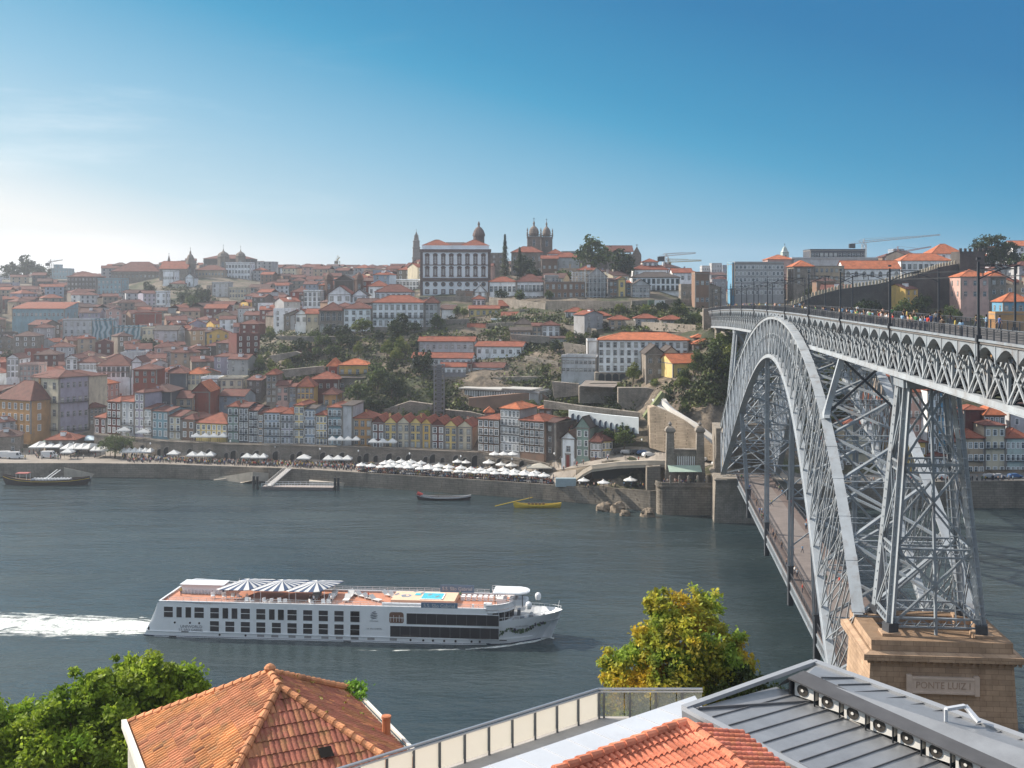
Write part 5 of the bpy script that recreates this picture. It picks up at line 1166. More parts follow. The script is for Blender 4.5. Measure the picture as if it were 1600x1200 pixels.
def bld(label,x0,x1,ye,yb,z,wall='white',roof='hip',tone=0,rows=2,cols=3,dp=11.,yt=None,z1=None,cat='house',name='house',group=None,side=2,ww=1.1,wh=1.7,st='g',sh=None,band=True,pil=True,top=None,chim=0,base=None,wmat=None,first=None,bal=None,arch=False,prot=True,small=False,margin=.0,ov=.45):
 z1=z1 or z;A=Vector((px2X(x0,z),z,0));B_=Vector((px2X(x1,z1),z1,0));u=(B_-A);w=u.length;u.normalize();n=Vector((-u.y,u.x,0));ang=math.atan2(u.y,u.x)
 He=hgt(ye,(z+z1)/2);Hv=hgt(yb,(z+z1)/2)
 cs=[A,B_,A+n*dp,B_+n*dp];Hb=min(min(terXY(c.x,c.y)for c in cs)-1.5,Hv-.5)if base is None else base
 root=empty(name,(A.x,A.y,Hb),ang,label,cat,group);H=He-Hb;hv=Hv-Hb
 c=(A+B_)/2+n*dp/2;OCC.append((c.x,c.y,w/2+.5,dp/2+.5,ang))
 if prot:PROT.append((x0-2,x1+2,yt or ye-6,yb-1,min(z,z1)))
 wm=wmat or wallmat(wall);mb=MB().mat(wm);mb.box(.02,w-.02,0,dp,0,H,skip='b')
 rh=None
 if roof not in('flat','none'):
  rh=(hgt(yt,(z+z1)/2+(dp/2 if roof!='gablef'else 0))-He)if yt else .44*min(w,dp)/2
  rh=max(.5,rh)
  if roof=='gable':mb.add([(.02,0,H),(.02,dp,H),(.02,dp/2,H+rh-.2)],[(0,1,2)]);mb.add([(w-.02,0,H),(w-.02,dp,H),(w-.02,dp/2,H+rh-.2)],[(2,1,0)])
  if roof=='gablef':mb.face([(0.02,0,H),(w-.02,0,H),(w/2,0,H+rh-.2)])
  if roof=='pent':mb.face([(.02,0,H),(.02,dp,H+rh),(.02,dp,H)]);mb.face([(w-.02,dp,H),(w-.02,dp,H+rh),(w-.02,0,H)]);mb.face([(w-.02,dp,H),(.02,dp,H),(.02,dp,H+rh),(w-.02,dp,H+rh)])
 mb.build('wall',None,root)
 if band and not small:
  t=MB().mat(TRIM);t.box(-.06,w+.06,-.16,dp,H-.34,H-.03,skip='k')
  if pil:t.box(-.0,.45,-.07,.5,hv,H-.34);t.box(w-.45,w,-.07,.5,hv,H-.34)
  t.build('cornice',None,root)
 if roof=='flat':
  t=MB().mat(wm);e=.25
  for(a,b,c_,d)in((0,w,0,e),(0,w,dp-e,dp),(0,e,e,dp-e),(w-e,w,e,dp-e)):t.box(a,b,c_,d,H-.01,H+.7)
  t.build('parapet',None,root)
  t=MB().mat(surf('flat_roof',(.22,.21,.20),.9,.2,.5,.05));t.box(e,w-e,e,dp-e,H-.4,H+.15);t.build('roof',None,root)
 elif roof!='none':
  ro_=roof_mb(roof,w,dp,H,rh,ov,roofmat(tone)).build('roof',None,root)
  for k in range(chim):
   cx_=w*rnd.uniform(.15,.85);cy_=dp*rnd.uniform(.3,.7);t=MB().mat(wm);t.box(cx_-.35,cx_+.35,cy_-.25,cy_+.25,H,H+rh+.7);t.mat(roofmat(0));t.box(cx_-.42,cx_+.42,cy_-.32,cy_+.32,H+rh+.7,H+rh+.85);t.build('chimney',None,ro_)
 if rows and cols:
  S=sh or max(2.2,(H-hv-.5)/rows);wh2=min(wh,S*.68);me=window_mesh(min(ww,w/cols*.62),wh2,st,arch)
  for r in range(rows):
   zz=H-.55-r*S-(S-wh2)/2-wh2+.1
   if zz<hv-1.5 or zz<.3:break
   for q in range(cols):
    xx=w*(q+.5)/cols if cols>1 else w/2
    inst('window',me,root,(xx,0,zz))
   if bal and r in bal:
    t=MB().mat(DARK);t.box(.25,w-.25,-.6,0,zz-.28,zz-.16);t.bar((.25,-.58,zz+.75),(w-.25,-.58,zz+.75),.06,.06)
    k=.3
    while k<w-.25:t.bar((k,-.58,zz-.16),(k,-.58,zz+.75),.035,.035);k+=.28
    t.build('balcony',None,root)
  if side:
   sx=w if(x0+x1)/2<800 else 0.;rz=R(90)if sx else R(-90)
   for r in range(rows):
    zz=H-.55-r*S-(S-wh2)/2-wh2+.1
    if zz<.3:break
    for q in range(side):inst('window',me,root,(sx,dp*(q+.5)/side,zz),rz)
 return root
LB_=bld
def palace():
 x0,x1,z=657,766,600.;A=Vector((px2X(x0,z),z,0));w=(x1-x0)*z/F;H0=hgt(463,z);He=hgt(389,z);dp=42.
 r=empty('palace',(A.x,A.y,H0-6),R(3),'huge white palace with brown stone window surrounds and a small dome, on the hilltop','palace')
 OCC.append((A.x+w/2,z+dp/2,w/2+3,dp/2+2,0));PROT.append((655,785,372,470,z))
 W_=surf('palace_white',(.76,.79,.83),.8,.08,.1,.05,2.,stain=(.3,.3,.3),stain_amt=.3);BST=surf('palace_stone',(.13,.095,.085),.85,.2,.3,.1);o=6.;H=He-H0+o
 MB().mat(W_).box(0,w,0,dp,0,H,skip='b').build('wall',None,r)
 t=MB().mat(BST);t.box(-.5,w+.5,-.6,dp+.3,H-1.6,H-.1);t.box(-.2,1.2,-.35,1.2,0,H-1.6);t.box(w-1.2,w+.2,-.35,1.2,0,H-1.6);
 hm=hgt(437,z)-H0+o;t.box(1.2,w-1.2,-.35,0,hm-.9,hm+.9);hq=hgt(414,z)-H0+o;t.box(1.2,w-1.2,-.15,0,hq-.2,hq+.2);t.box(w,w+.35,1.2,dp,hm-.9,hm+.9)
 t.build('cornice',None,r)
 at_=MB().mat(W_);at_.box(.6,w-.6,.4,dp,H-.1,H+1.9,skip='b');ao=at_.build('attic',None,r)
 rm=roofmat(0)
 for(a,b)in((1.0,16.),(w-15.5,w-.8)):
  m=roof_mb('hip',b-a,14,0,3.2,.3,rm);m.v=[(p[0]+a,p[1]+1.2,p[2]+H+1.95)for p in m.v];m.build('roof',None,r)
 m=roof_mb('hip',w-4,dp-18,0,2.6,.3,roofmat(3));m.v=[(p[0]+2,p[1]+16.,p[2]+H+1.95)for p in m.v];m.build('roof',None,r)
 dm=MB().mat(BST);dc=(px2X(750,612)-A.x,12,H+4.);dm.lathe(dc,[(3.1,-2),(3.1,3.2),(3.5,3.3),(3.5,3.7),(3.3,4.6),(2.7,6.2),(1.7,7.6),(.6,8.3),(.5,9.2),(.75,9.5),(.5,10.3),(.1,11.2)],10);dm.build('dome',None,r)
 def wmesh(wd,h,kind):
  m=MB().mat(BST);e=.3;m.box(-wd/2-e,-wd/2,-.3,0,-e,h+e);m.box(wd/2,wd/2+e,-.3,0,-e,h+e);m.box(-wd/2,wd/2,-.3,0,-e,0);m.box(-wd/2,wd/2,-.3,0,h,h+e)
  if kind=='ped':
   n=8;pts=[((wd/2+.6)*math.cos(math.pi*i/n),0,h+e+1.15*math.sin(math.pi*i/n))for i in range(n+1)];m.add([(p[0],-.35,p[2])for p in pts],[tuple(range(n+1))[::-1]])
   m.box(-wd/2-.55,wd/2+.55,-.45,0,-e-.5,-e)
  m.mat(surf('palace_shutters',(.20,.17,.165),.5,.2,1,0));m.box(-wd/2,wd/2,-.08,0,0,h);m.mat(WHITE)
  m.box(-.06,.06,-.14,-.08,0,h)
  for k in range(1,5):m.box(-wd/2,wd/2,-.13,-.08,h*k/5-.04,h*k/5+.04)
  return m.mesh('window')
 wa,wb_,wc=wmesh(1.55,4.0,'ped'),wmesh(1.5,3.4,'ped'),wmesh(1.6,1.9,'')
 rd_=MB().mat(BST);rd_.lathe((0,0,0),[(1.25,0),(1.25,.3)],8);rd_.mat(PANE);rd_.lathe((0,0,.301),[(.7,0),(.7,.02)],12);rd_.v=[(a,-c_,b)for a,b,c_ in rd_.v];rdm=rd_.mesh('round_window')
 for i in range(8):
  xx=px2X(667.5+i*12.55,z)-A.x
  inst('window',wa,r,(xx,0,hgt(412,z)-H0+o));inst('window',wb_,r,(xx,0,hgt(430,z)-H0+o));inst('round_window',rdm,r,(xx,0,hgt(444,z)-H0+o));inst('window',wc,r,(xx,0,hgt(458.5,z)-H0+o))
 for i in range(6):
  yy=4+i*6.6;inst('window',wa,r,(w,yy,hgt(412,z)-H0+o),R(90));inst('window',wb_,r,(w,yy,hgt(430,z)-H0+o),R(90));inst('window',wc,r,(w,yy,hgt(458.5,z)-H0+o),R(90))
palace()
TW=surf('tower_stone',(.17,.145,.125),.9,.25,.3,.1,2.)
def tower(label,xc,wpx,yt,yb,z,prof,name='church_tower',cat='tower',sides=4,domes=None,mat=None,cross=True):
 """prof: list of (height fraction, width factor)"""
 w=wpx*z/F;H0=hgt(yb,z);Ht=hgt(yt,z)-H0;X=px2X(xc,z);r=empty(name,(X,z,H0),R(8),label,cat);n=4 if sides==4 else 8;mat=mat or TW
 m=MB().mat(mat);kf=math.sqrt(2)if n==4 else 1.04
 body=[p for p in prof if p[0]<=.999]
 m.lathe((0,0,0),[(max(.02,p[1]*w/2*kf),p[0]*Ht)for p in prof],n);m.v=[(p[0],p[1],p[2]-0.)if p[2]>.01 else(p[0],p[1],-8)for p in m.v];m.build('shaft',None,r)
 bo=window_mesh(w*.22,w*.5,'g',True);k=prof[1][0]if len(prof)>1 else .5
 inst('belfry_opening',bo,r,(0,-w/2*prof[1][1]-.02,Ht*k-w*1.0))
 inst('belfry_opening',bo,r,(w/2*prof[1][1]+.02,0,Ht*k-w*1.0),R(90))
 if cross:
  c=MB().mat(DARK);c.bar((0,0,Ht),(0,0,Ht+w*.35),.2,.2);c.bar((-.5,0,Ht+w*.24),(.5,0,Ht+w*.24),.2,.2);c.build('cross',None,r)
 return r
tower('very tall slender baroque stone bell tower rising behind the white palace',650.5,12.5,362,440,1090,[(0,1),(.46,.98),(.48,1.1),(.50,.88),(.66,.86),(.68,1.0),(.70,.8),(.80,.76),(.81,.9),(.83,.6),(.90,.5),(.92,.55),(.95,.26),(1,.08)])
OCC.append((px2X(650,1090),1090,8,8,0))
def cathedral():
 z=690.;r=empty('cathedral',(px2X(824,z),z,hgt(425,z)),0,'brown fortress-like cathedral with twin domed towers and a long gabled nave on the hilltop','cathedral');H0=hgt(425,z);X0=px2X(824,z)
 PROT.append((795,1005,345,415,z));OCC.append((px2X(845,z),z+15,14,20,0));OCC.append((px2X(960,z),z+15,26,20,0))
 def X(px):return px2X(px,z)-X0
 def Hh(y):return hgt(y,z)-H0
 CS=surf('cathedral_stone',(.215,.175,.15),.9,.2,.25,.2,2.,brick=(1.6,.8,.04))
 for(a,b,dy)in((824,845,0),(846,864,9)):
  m=MB().mat(CS);m.box(X(a),X(b),dy,dy+9,-8,Hh(369));m.box(X(a)-.3,X(b)+.3,dy-.3,dy+9.3,Hh(371.5),Hh(369.5));m.box(X(a)-.25,X(b)+.25,dy-.25,dy+9.25,Hh(366.8),Hh(366.2))
  n_=6
  for k in range(n_):f=k/(n_-1);xx=X(a)+(X(b)-X(a))*f;m.box(xx-.15,xx+.15,dy-.2,dy+.1,Hh(369),Hh(366.5))
  for sx in(X(a),X(b)):m.lathe((sx,dy,Hh(369)),[(.55,0),(.5,2.2),(.2,2.8),(.5,3.4),(.05,5.2)],6)
  c=((X(a)+X(b))/2,dy+4.5,Hh(368));rr_=(X(b)-X(a))*.36
  m.lathe(c,[(rr_,0),(rr_,1.4),(rr_*1.12,1.6),(rr_*1.05,2.6),(rr_*.86,4.2),(rr_*.5,5.4),(rr_*.2,6.),(rr_*.18,7.2),(rr_*.26,7.6),(.04,9.2)],12);to=m.build('tower',None,r)
  inst('belfry_opening',window_mesh(1.4,3.2,'g',True),to,((X(a)+X(b))/2,dy-.02,Hh(384)))
  c_=MB().mat(DARK);c_.bar((c[0],c[1],c[2]+9),(c[0],c[1],c[2]+11.),.22,.22);c_.bar((c[0]-.6,c[1],c[2]+10.3),(c[0]+.6,c[1],c[2]+10.3),.18,.18);c_.build('cross',None,to)
 m=MB().mat(CS);m.box(X(950),X(988),4,18,-8,Hh(396));m.box(X(880),X(950),8,18,-8,Hh(394));m.box(X(988),X(1003),3,19,-8,Hh(398));m.add([(X(988),2.9,Hh(398)),(X(1003),2.9,Hh(398)),(X(996),2.9,Hh(384.5))],[(0,1,2)])
 for k in range(16):xx=X(879)+k*(X(907)-X(879))/15;m.box(xx-.3,xx+.3,7.8,8.2,Hh(394),Hh(391.5))
 m.build('wall',None,r)
 rf_=roof_mb('gable',X(990)-X(948),16,0,4.,.4,roofmat(1));rf_.v=[(p[0]+X(948),p[1]+3,p[2]+Hh(393))for p in rf_.v];rf_.build('roof',None,r)
 c_=MB().mat(CS);c_.bar((X(996),3,Hh(385)),(X(996),3,Hh(381)),.3,.3);c_.bar((X(996)-.7,3,Hh(382.5)),(X(996)+.7,3,Hh(382.5)),.3,.3);c_.build('gable_cross',None,r)
cathedral()
bld('stone wing with red roof between the dark conifer and the cathedral towers',799,848,394,432,665,'stone','hip',0,2,5,14,385,wh=2.4)
bld('small white house with red roof below the cathedral battlements',856,880,396,412,668,'white','hip',0,1,3,10,389)
bld('grey house with red hip roof between cathedral towers and the large round tree',866,906,402,420,655,'palegrey','hip',0,1,4,12,394)
bld('low brown wing at the foot of the cathedral, behind the treetops',846,872,404,430,650,'brown','gable',0,1,3,9,399)
bld('long white six-window wing with red roof right below the tall conifer',764,807,440,462,575,'white','hip',0,1,6,12,432,wh=2.4,ww=1.4)
bld('tall white house with dark-framed windows and red roof beside the long six-window wing',807,850,440,476,566,'white','hip',1,2,7,12,428,wh=2.6,ww=1.2,bal=[0])
bld('roofless brown stone ruin with empty window openings next to scaffolding',851,915,440,468,560,'brown','none',0,2,7,10,None,cat='ruin',name='ruined_building',wh=2.2)
bld('small grey pent house on top of the brown ruin',851,873,432,440,566,'grey','flat',0,1,4,8)
bld('narrow yellow house standing between the scaffolding and the blue-grey house',965,978,436,467,556,'yellow','gablef',0,2,1,12,432,wh=2.)
bld('narrow brown house pressed against the left of the yellow one',952,964.5,437,470,557,'brown','pent',3,3,2,12,434)
bld('narrow blue house pressed against the right of the yellow one',978.5,986,442,466,558,'blue','pent',2,3,1,12,438)
bld('pale grey gabled house with two window rows under the dark-roofed white villa',987,1016,446,470,552,'palegrey','gablef',4,2,5,12,436,wh=1.9)
bld('white villa with dark roof and a long row of balcony windows near the bridge end',988,1062,433,455,575,'white','hip',4,2,10,15,425,wh=2.1,st='n',bal=[1])
bld('white octagonal-looking house with red lantern roof above the dark-roofed villa',990,1044,421,434,612,'white','hip',0,1,5,14,411)
bld('small lantern storey with red hip roof above the white villa',1004,1028,409,418,616,'white','hip',0,1,3,9,404)
bld('white house with red roof at the cliff top left of the deck abutment',1051,1082,426,441,596,'white','gable',0,1,3,12,419)
bld('brown stone block at the far end of the upper deck',1086,1109,427,482,500,'brown','flat',0,2,3,10,None,side=0)
bld('plain grey wall house below the dark-roofed villa',1064,1086,446,470,560,'stone','flat',0,1,2,8)
def scaff(label,x0,x1,yt,yb,z,nx,nz,dp=7,name='scaffolding',mat=None):
 X0=px2X(x0,z);w=(x1-x0)*z/F;H0=hgt(yb,z);H=hgt(yt,z)-H0;m=MB().mat(mat or surf('scaffold_steel',(.52,.53,.54),.5,.1,1,0));m2=MB()
 for j in(0,dp):
  for i in range(nx+1):m.bar((w*i/nx,j,0),(w*i/nx,j,H*(1-.12*((i*7)%3)/2)),.22,.22)
  for k in range(1,nz+1):m.bar((0,j,H*k/nz*.9),(w,j,H*k/nz*.9),.16,.2)
  for i in range(nx):
   for k in range(nz):
    if(i+k+(j>0))%3==0:m.bar((w*i/nx,j,H*k/nz*.9),(w*(i+1)/nx,j,H*(k+1)/nz*.9),.1,.1)
 for i in range(nx+1):
  for k in range(1,nz+1):m.bar((w*i/nx,0,H*k/nz*.9),(w*i/nx,dp,H*k/nz*.9),.14,.14)
 r=empty(name,(X0,z,H0),0,label,'scaffolding');m.build('frame',None,r)
 m2.mat(surf('scaffold_boards',(.33,.30,.26),.8,.2,1,0))
 for k in range(1,nz):m2.box(.2,w-.2,.2,1.6,H*k/nz*.9-.1,H*k/nz*.9)
 m2.build('boards',None,r);PROT.append((x0,x1,yt,yb,z));OCC.append((X0+w/2,z+dp/2,w/2,dp/2,0))
scaff('pale open scaffold frame on top of the brown ruin',895,914,424,441,560,4,4)
scaff('tall white scaffolding wrapped around a gutted house left of the narrow brown house',915,950,420,486,556,6,8)
bld('gutted grey house standing inside the tall white scaffolding',918,948,432,482,560,'grey','gablef',4,4,4,6,418)
def rwall(label,pts,z,dz=3,mat=None,name='retaining_wall',cat='retaining wall',z1=None,batter=.6):
 """pts: outline in photo pixels at distance z (to z1 at the right end)"""
 z1=z1 or z;xs_=[p[0]for p in pts];xa,xb=min(xs_),max(xs_);m=MB();v0=[];v1=[]
 for x,y in pts:
  zz=z+(z1-z)*(x-xa)/(xb-xa);v0.append(at(x,y,zz));v1.append(at(x,y,zz)+Vector((0,dz,0)))
 n=len(pts);m.add(v0+v1,[tuple(range(n)),tuple(range(n,2*n))[::-1]]+[((i+1)%n,i,n+i,n+(i+1)%n)for i in range(n)])
 o=m.build(name,mat or STONE);return tag(o,label,cat)
rwall('tall grey granite retaining wall under the ruin, with a low white shed on it',[(812,483),(852,484),(917,488),(917,515),(875,518),(846,512),(812,500)],530,4)
bld('long low white shed with four dark doors on the tall retaining wall',865,913,479,491,538,'palegrey','flat',0,1,4,6,None,wh=2.,ww=1.6,side=0)
bld('low wall building with white graffiti panel under the brown ruin',852,916,467,480,550,'stone','flat',0,0,0,6,side=0)
bld('broken white shed perched on the cliff under the scaffolding',950,975,484,499,515,'palegrey','pent',4,0,0,8,480,side=0)
rwall('dark stone terrace wall between the white shed and the deck abutment',[(975,486),(1040,482),(1092,486),(1092,503),(1040,500),(975,503)],520,3)
sg_=MB();a_,b_=at(1023,469,505),at(1039,488,505);sg_.box(a_.x,b_.x,505,505.3,b_.z,a_.z);tag(sg_.build('banner',CANVAS_W),'large pale banner hanging above the dark cliff near the deck abutment','banner')
sg_=MB();a_,b_=at(1013,469,507),at(1022.5,489,507);sg_.box(a_.x,b_.x,507,509,b_.z,a_.z);tag(sg_.build('garden_wall',surf('mossy_panel',(.08,.13,.09),.9,.3,.4,.2)),'dark green mossy wall panel beside the large pale banner','wall')
bld('large white three-storey seminary with brick-red hip roof and grey stone basement',581,663,472.5,511,515,'white','hip',0,3,9,16,461,wh=2.0,ww=1.2,cat='seminary',name='seminary_building',side=0,bal=[1])
bld('greyer right-hand end of the white seminary, with its own three window columns',663.5,685,473,511,516,'palegrey','hip',1,3,3,14,463,wh=2.0,ww=1.2,side=2)
rwall('grey stone basement under the white seminary',[(580,511),(686,511),(686,526),(580,525)],513,3)
bld('white convent wing with small windows joined to the left of the seminary',536,580.5,482,514,516,'white','hip',1,3,4,14,471,wh=1.5,ww=1.2,side=0)
bld('grey stone gallery wing with open arches at the left end of the convent',499,535.5,485,523,516,'stone','hip',1,2,4,13,472,wh=3.,ww=2.6,side=0,arch=True)
bld('white gabled hall with red ridge roof behind the convent wing',512,549,460,472,556,'white','gablef',0,1,3,16,446,ww=1.6,wh=2.)
bld('white lean-to hall with few windows right of the white gabled hall',549.5,574,462,472,557,'white','gablef',4,1,2,14,452)
bld('white block with dark red hip roof between the gabled hall and the palace',586,644,456,468,566,'white','hip',1,1,7,14,444)
bld('low white house with red roof left of the dark red hip-roofed block',575,606,447,462,585,'white','hip',0,1,3,12,438)
bld('white building with two window rows touching the left corner of the palace',619,655,438,455,625,'white','flat',0,2,7,12,None)
bld('white cube-shaped building with regular windows above the tiled town roofs',474,502,455,479,610,'white','flat',0,3,4,12,None)
bld('white house with broken red gables at the left end of the convent garden',461,480,491,506,535,'white','gablef',0,1,2,12,483)
bld('sunlit white house with red roof beside the stone gallery wing',478,498.5,490,508,530,'cream','gable',0,1,2,10,482)
for xc,i in((514,'left-hand'),(561,'right-hand')):
 tower('%s of two squat brown bell towers with rounded caps behind the white gabled hall'%i,xc,14,424,462,620,[(0,1),(.64,1),(.66,1.12),(.70,1.05),(.76,.98),(.84,.85),(.91,.5),(.95,.15),(1,.05)],sides=8,mat=surf('brown_tower',(.13,.085,.07),.9,.2,.3,.1))
bld('dark nave between the two squat brown bell towers',522,553,438,460,628,'darkstone','gablef',4,0,0,18,430,side=0)
def chapel(label,x0,x1,ye,yt,yb,z,wall='white',tone=4,name='chapel'):
 r=bld(label,x0,x1,ye,yb,z,wall,'gablef',tone,1,1,12,yt,cat='chapel',name=name,side=0,arch=True,ww=1.2,wh=2.);w=(x1-x0)*z/F
 c=MB().mat(TRIM);Hb=r.location.z;h=hgt(yt,z)-Hb;c.bar((w/2,0,h),(w/2,0,h+1.8),.22,.22);c.bar((w/2-.6,0,h+1.2),(w/2+.6,0,h+1.2),.2,.2);c.build('cross',None,r);return r
chapel('small plain white chapel right under the palace',741,759,456,445,462,572)
bld('small white house with red roof in front of the white chapel',738,758,467,478,552,'white','hip',0,1,3,8,461)
bld('square brick-red annex between the palace foot and the white chapel',726,739,457,468,575,'brown','flat',0,0,0,6)
bld('brown retaining block at the foot of the palace',712,728,456,477,580,'stone','flat',0,0,0,6)
bld('yellow house with red roof and two rows of windows below the white chapel',733,780,482,504,540,'yellow','gable',0,2,5,9,477,side=0)
bld('small white-walled house with dark roof left of the yellow house',689,712,483,496,545,'white','pent',3,0,0,9,476)
bld('house with bright red roof right of the yellow house',780,814,478,497,550,'brown','gable',0,1,3,9,469)
bld('low ochre house on the stepped lane below the yellow house',731,762,516,524,512,'ochre','gable',0,1,3,6,505)
bld('tiny white house at the lane corner',767,784,500,508,520,'white','flat',0,1,2,6)
bld('cream cottage with grey roof above the long white hillside terrace',804,832,506,522,490,'cream','hip',4,1,4,8,496)
bld('low house with a row of small windows under the cream cottage',797,830,516,524,480,'tan','pent',4,1,6,6,511)
bld('white house with dark red roof at the right of the cream cottage',846,875,508,527,478,'white','hip',1,2,3,9,501)
bld('small ochre house between the cream cottage and the white house',832,846,509,525,480,'tan','gable',1,2,2,8,504)
bld('low white strip building on the cliff edge right of the white hillside houses',861,905,528,535,470,'palegrey','gable',3,1,7,6,525)
bld('small house with orange roof above the yellow house lane',784,812,493,502,528,'stone','gable',0,1,3,8,487)
rwall('grey rubble retaining wall stepping down beneath the yellow house',[(686,500),(733,498),(735,520),(700,528),(686,526)],520,4)
bld('long mottled grey-white building with red roof, highest of the hillside terraces',654,741,533,549,476,'palegrey','gable',0,1,9,9,525.5,z1=474,ww=.9,wh=1.2)
bld('tall stained white building with small windows and red roof on the hillside terraces',743,816,541,569,470,'white','gable',0,2,6,11,533,z1=466,ww=1.,wh=1.3,chim=1,side=3)
bld('long low white building with red roof, middle of the hillside terraces',644,737,559,571,463,'white','gable',0,1,11,8,550.5,z1=459,ww=.9,wh=1.1)
bld('lower white terrace house with red roof beside the elevator bridge',689,730,573,586,455,'white','gable',0,1,5,8,566,ww=.9,wh=1.1)
bld('lowest white terrace house with dark red roof and four windows',737,786,574,585,455,'white','gable',1,1,5,8,566,z1=452,ww=.9,wh=1.1)
bld('narrow brown link house between the two lowest white terrace houses',730,737,569,606,454.5,'maroon','flat',0,2,1,7)
rwall('grey concrete retaining wall under the lowest white terrace houses',[(690,586),(786,585),(786,604),(740,606),(690,598)],451,2.5)
pv=bld('flat-roofed glass-fronted pavilion on the slope above the riverside houses',725,843,611,624,440,'grey','flat',0,0,0,10,None,z1=424,cat='pavilion',name='glass_pavilion',side=0)
w_=28.
t=MB().mat(surf('pavilion_roof',(.40,.39,.37),.7,.1,.5,0));t.box(-1.5,17,-1.6,10,hgt(608.5,436)-pv.location.z,hgt(606.5,436)-pv.location.z);t.box(17,29.8,-.8,8,hgt(606,436)-pv.location.z,hgt(604.5,436)-pv.location.z);t.build('roof_slab',None,pv)
for k in range(26):
 xx=1+k*1.08;inst('window',window_mesh(.8,2.4,'w'),pv,(xx,-.02,hgt(621,436)-pv.location.z+.2))
rwall('brown stone wall under the glass-fronted pavilion',[(733,622),(843,612),(860,625),(858,650),(760,640),(733,634)],426,3,mat=wallmat('brown'))
bw=bld('big bright white four-storey building with wide red hip roof by the rocky gully',934,1076,531,582,425,'white','hip',2,4,13,18,519,z1=421,wh=1.6,ww=1.1,cat='building',name='white_building',side=3,chim=0)
rwall('granite arcade of dark arches under the big white building',[(930,582),(1010,582),(1010,597),(930,597)],423,4)
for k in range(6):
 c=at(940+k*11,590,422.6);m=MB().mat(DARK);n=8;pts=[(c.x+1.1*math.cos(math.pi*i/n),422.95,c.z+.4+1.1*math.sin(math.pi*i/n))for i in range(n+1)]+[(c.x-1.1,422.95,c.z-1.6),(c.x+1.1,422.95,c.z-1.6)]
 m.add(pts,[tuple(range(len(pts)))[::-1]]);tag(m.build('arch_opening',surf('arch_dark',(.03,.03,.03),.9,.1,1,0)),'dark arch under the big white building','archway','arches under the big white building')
bld('curved-looking grey-white two-storey building with strip windows left of the big white one',877,932,558,584,432,'palegrey','flat',0,2,8,10,None,z1=428,wh=.9,ww=1.8)
bld('blank white gable wall between the strip-windowed and the big white building',918,934,533,556,440,'palegrey','flat',0,0,0,9)
bld('tall old grey stone warehouse with dark roof in front of the big white building',1009,1038,553,606,407,'stone','gablef',4,3,2,24,539,wh=1.6,side=0)
bld('cream rendered side wing of the stone warehouse, with tall narrow windows',1038,1060,551,612,406.5,'cream','gablef',4,3,3,22,541,wh=2.3,ww=.8,side=0)
bld('sunlit yellow house with orange roof on the rock beside the bridge',1051,1093,567,612,398,'yellow','gable',2,2,2,12,552,z1=401,side=0)
bld('narrow yellow wing with glazed balcony right of the sunlit yellow house',1093,1110,572,598,400,'yellow','gable',2,2,2,10,556,side=0,bal=[0])
bld('small house with orange roof among the rocks under the deck abutment',1083,1122,537,550,418,'brown','hip',2,1,3,8,529)
bld('second orange roof just below the deck truss, next to ivy',1084,1104,527,537,427,'maroon','hip',2,1,2,8,522)
rwall('dark stone shed wall under a rusty flat roof, left of the palm-like bush',[(905,604),(925,598),(962,598),(966,630),(905,630)],412,5)
sr=MB().mat(surf('rusty_sheet',(.20,.17,.15),.7,.3,.5,.1));a,b,c,d=at(906,603,408),at(960,605,406),at(970,596,416),at(915,594,418);sr.add([a,b,c,d,a-Vector((0,0,.3)),b-Vector((0,0,.3)),c-Vector((0,0,.3)),d-Vector((0,0,.3))],[(0,1,2,3),(7,6,5,4),(0,4,5,1),(1,5,6,2),(2,6,7,3),(3,7,4,0)]);tag(sr.build('shed_roof',None),'rusty flat shed roof above the dark gully left of the stone warehouse','shed roof')
wt=rwall('white-tiled retaining wall with dark painted arches sloping down to the square',[(889,641),(945,648),(998,653),(998,678),(945,668),(889,652)],388,2,mat=surf('tile_wall',(.58,.62,.64),.6,.1,.3,0),z1=372)
for k in range(12):
 x_=896+k*8.6;zz=388-16*(x_-889)/109-.15;yc=644+(x_-889)*.14;hgt_=1.6+1.1*k/11;c=at(x_,yc+4.5+k*.8,zz);m=MB();n=7;wdt=.75
 pts=[(c.x+wdt*math.cos(math.pi*i/n),zz,c.z+wdt*math.sin(math.pi*i/n))for i in range(n+1)]+[(c.x-wdt,zz,c.z-hgt_),(c.x+wdt,zz,c.z-hgt_)]
 m.add(pts,[tuple(range(len(pts)))[::-1]]);o=m.build('painted_arch',surf('painted_arch',(.07,.085,.12),.7,.3,1,0));tag(o,'dark painted arch on the white-tiled sloping wall','archway','painted arches on the white-tiled wall')
def zrow(x):
 pts=[(150,446),(250,430),(350,421),(450,418),(550,414),(650,411),(750,406.5),(850,392),(930,376)]
 for(a,za),(b,zb_)in zip(pts,pts[1:]):
  if x<=b:return za+(zb_-za)*(x-a)/(b-a)
 return 376
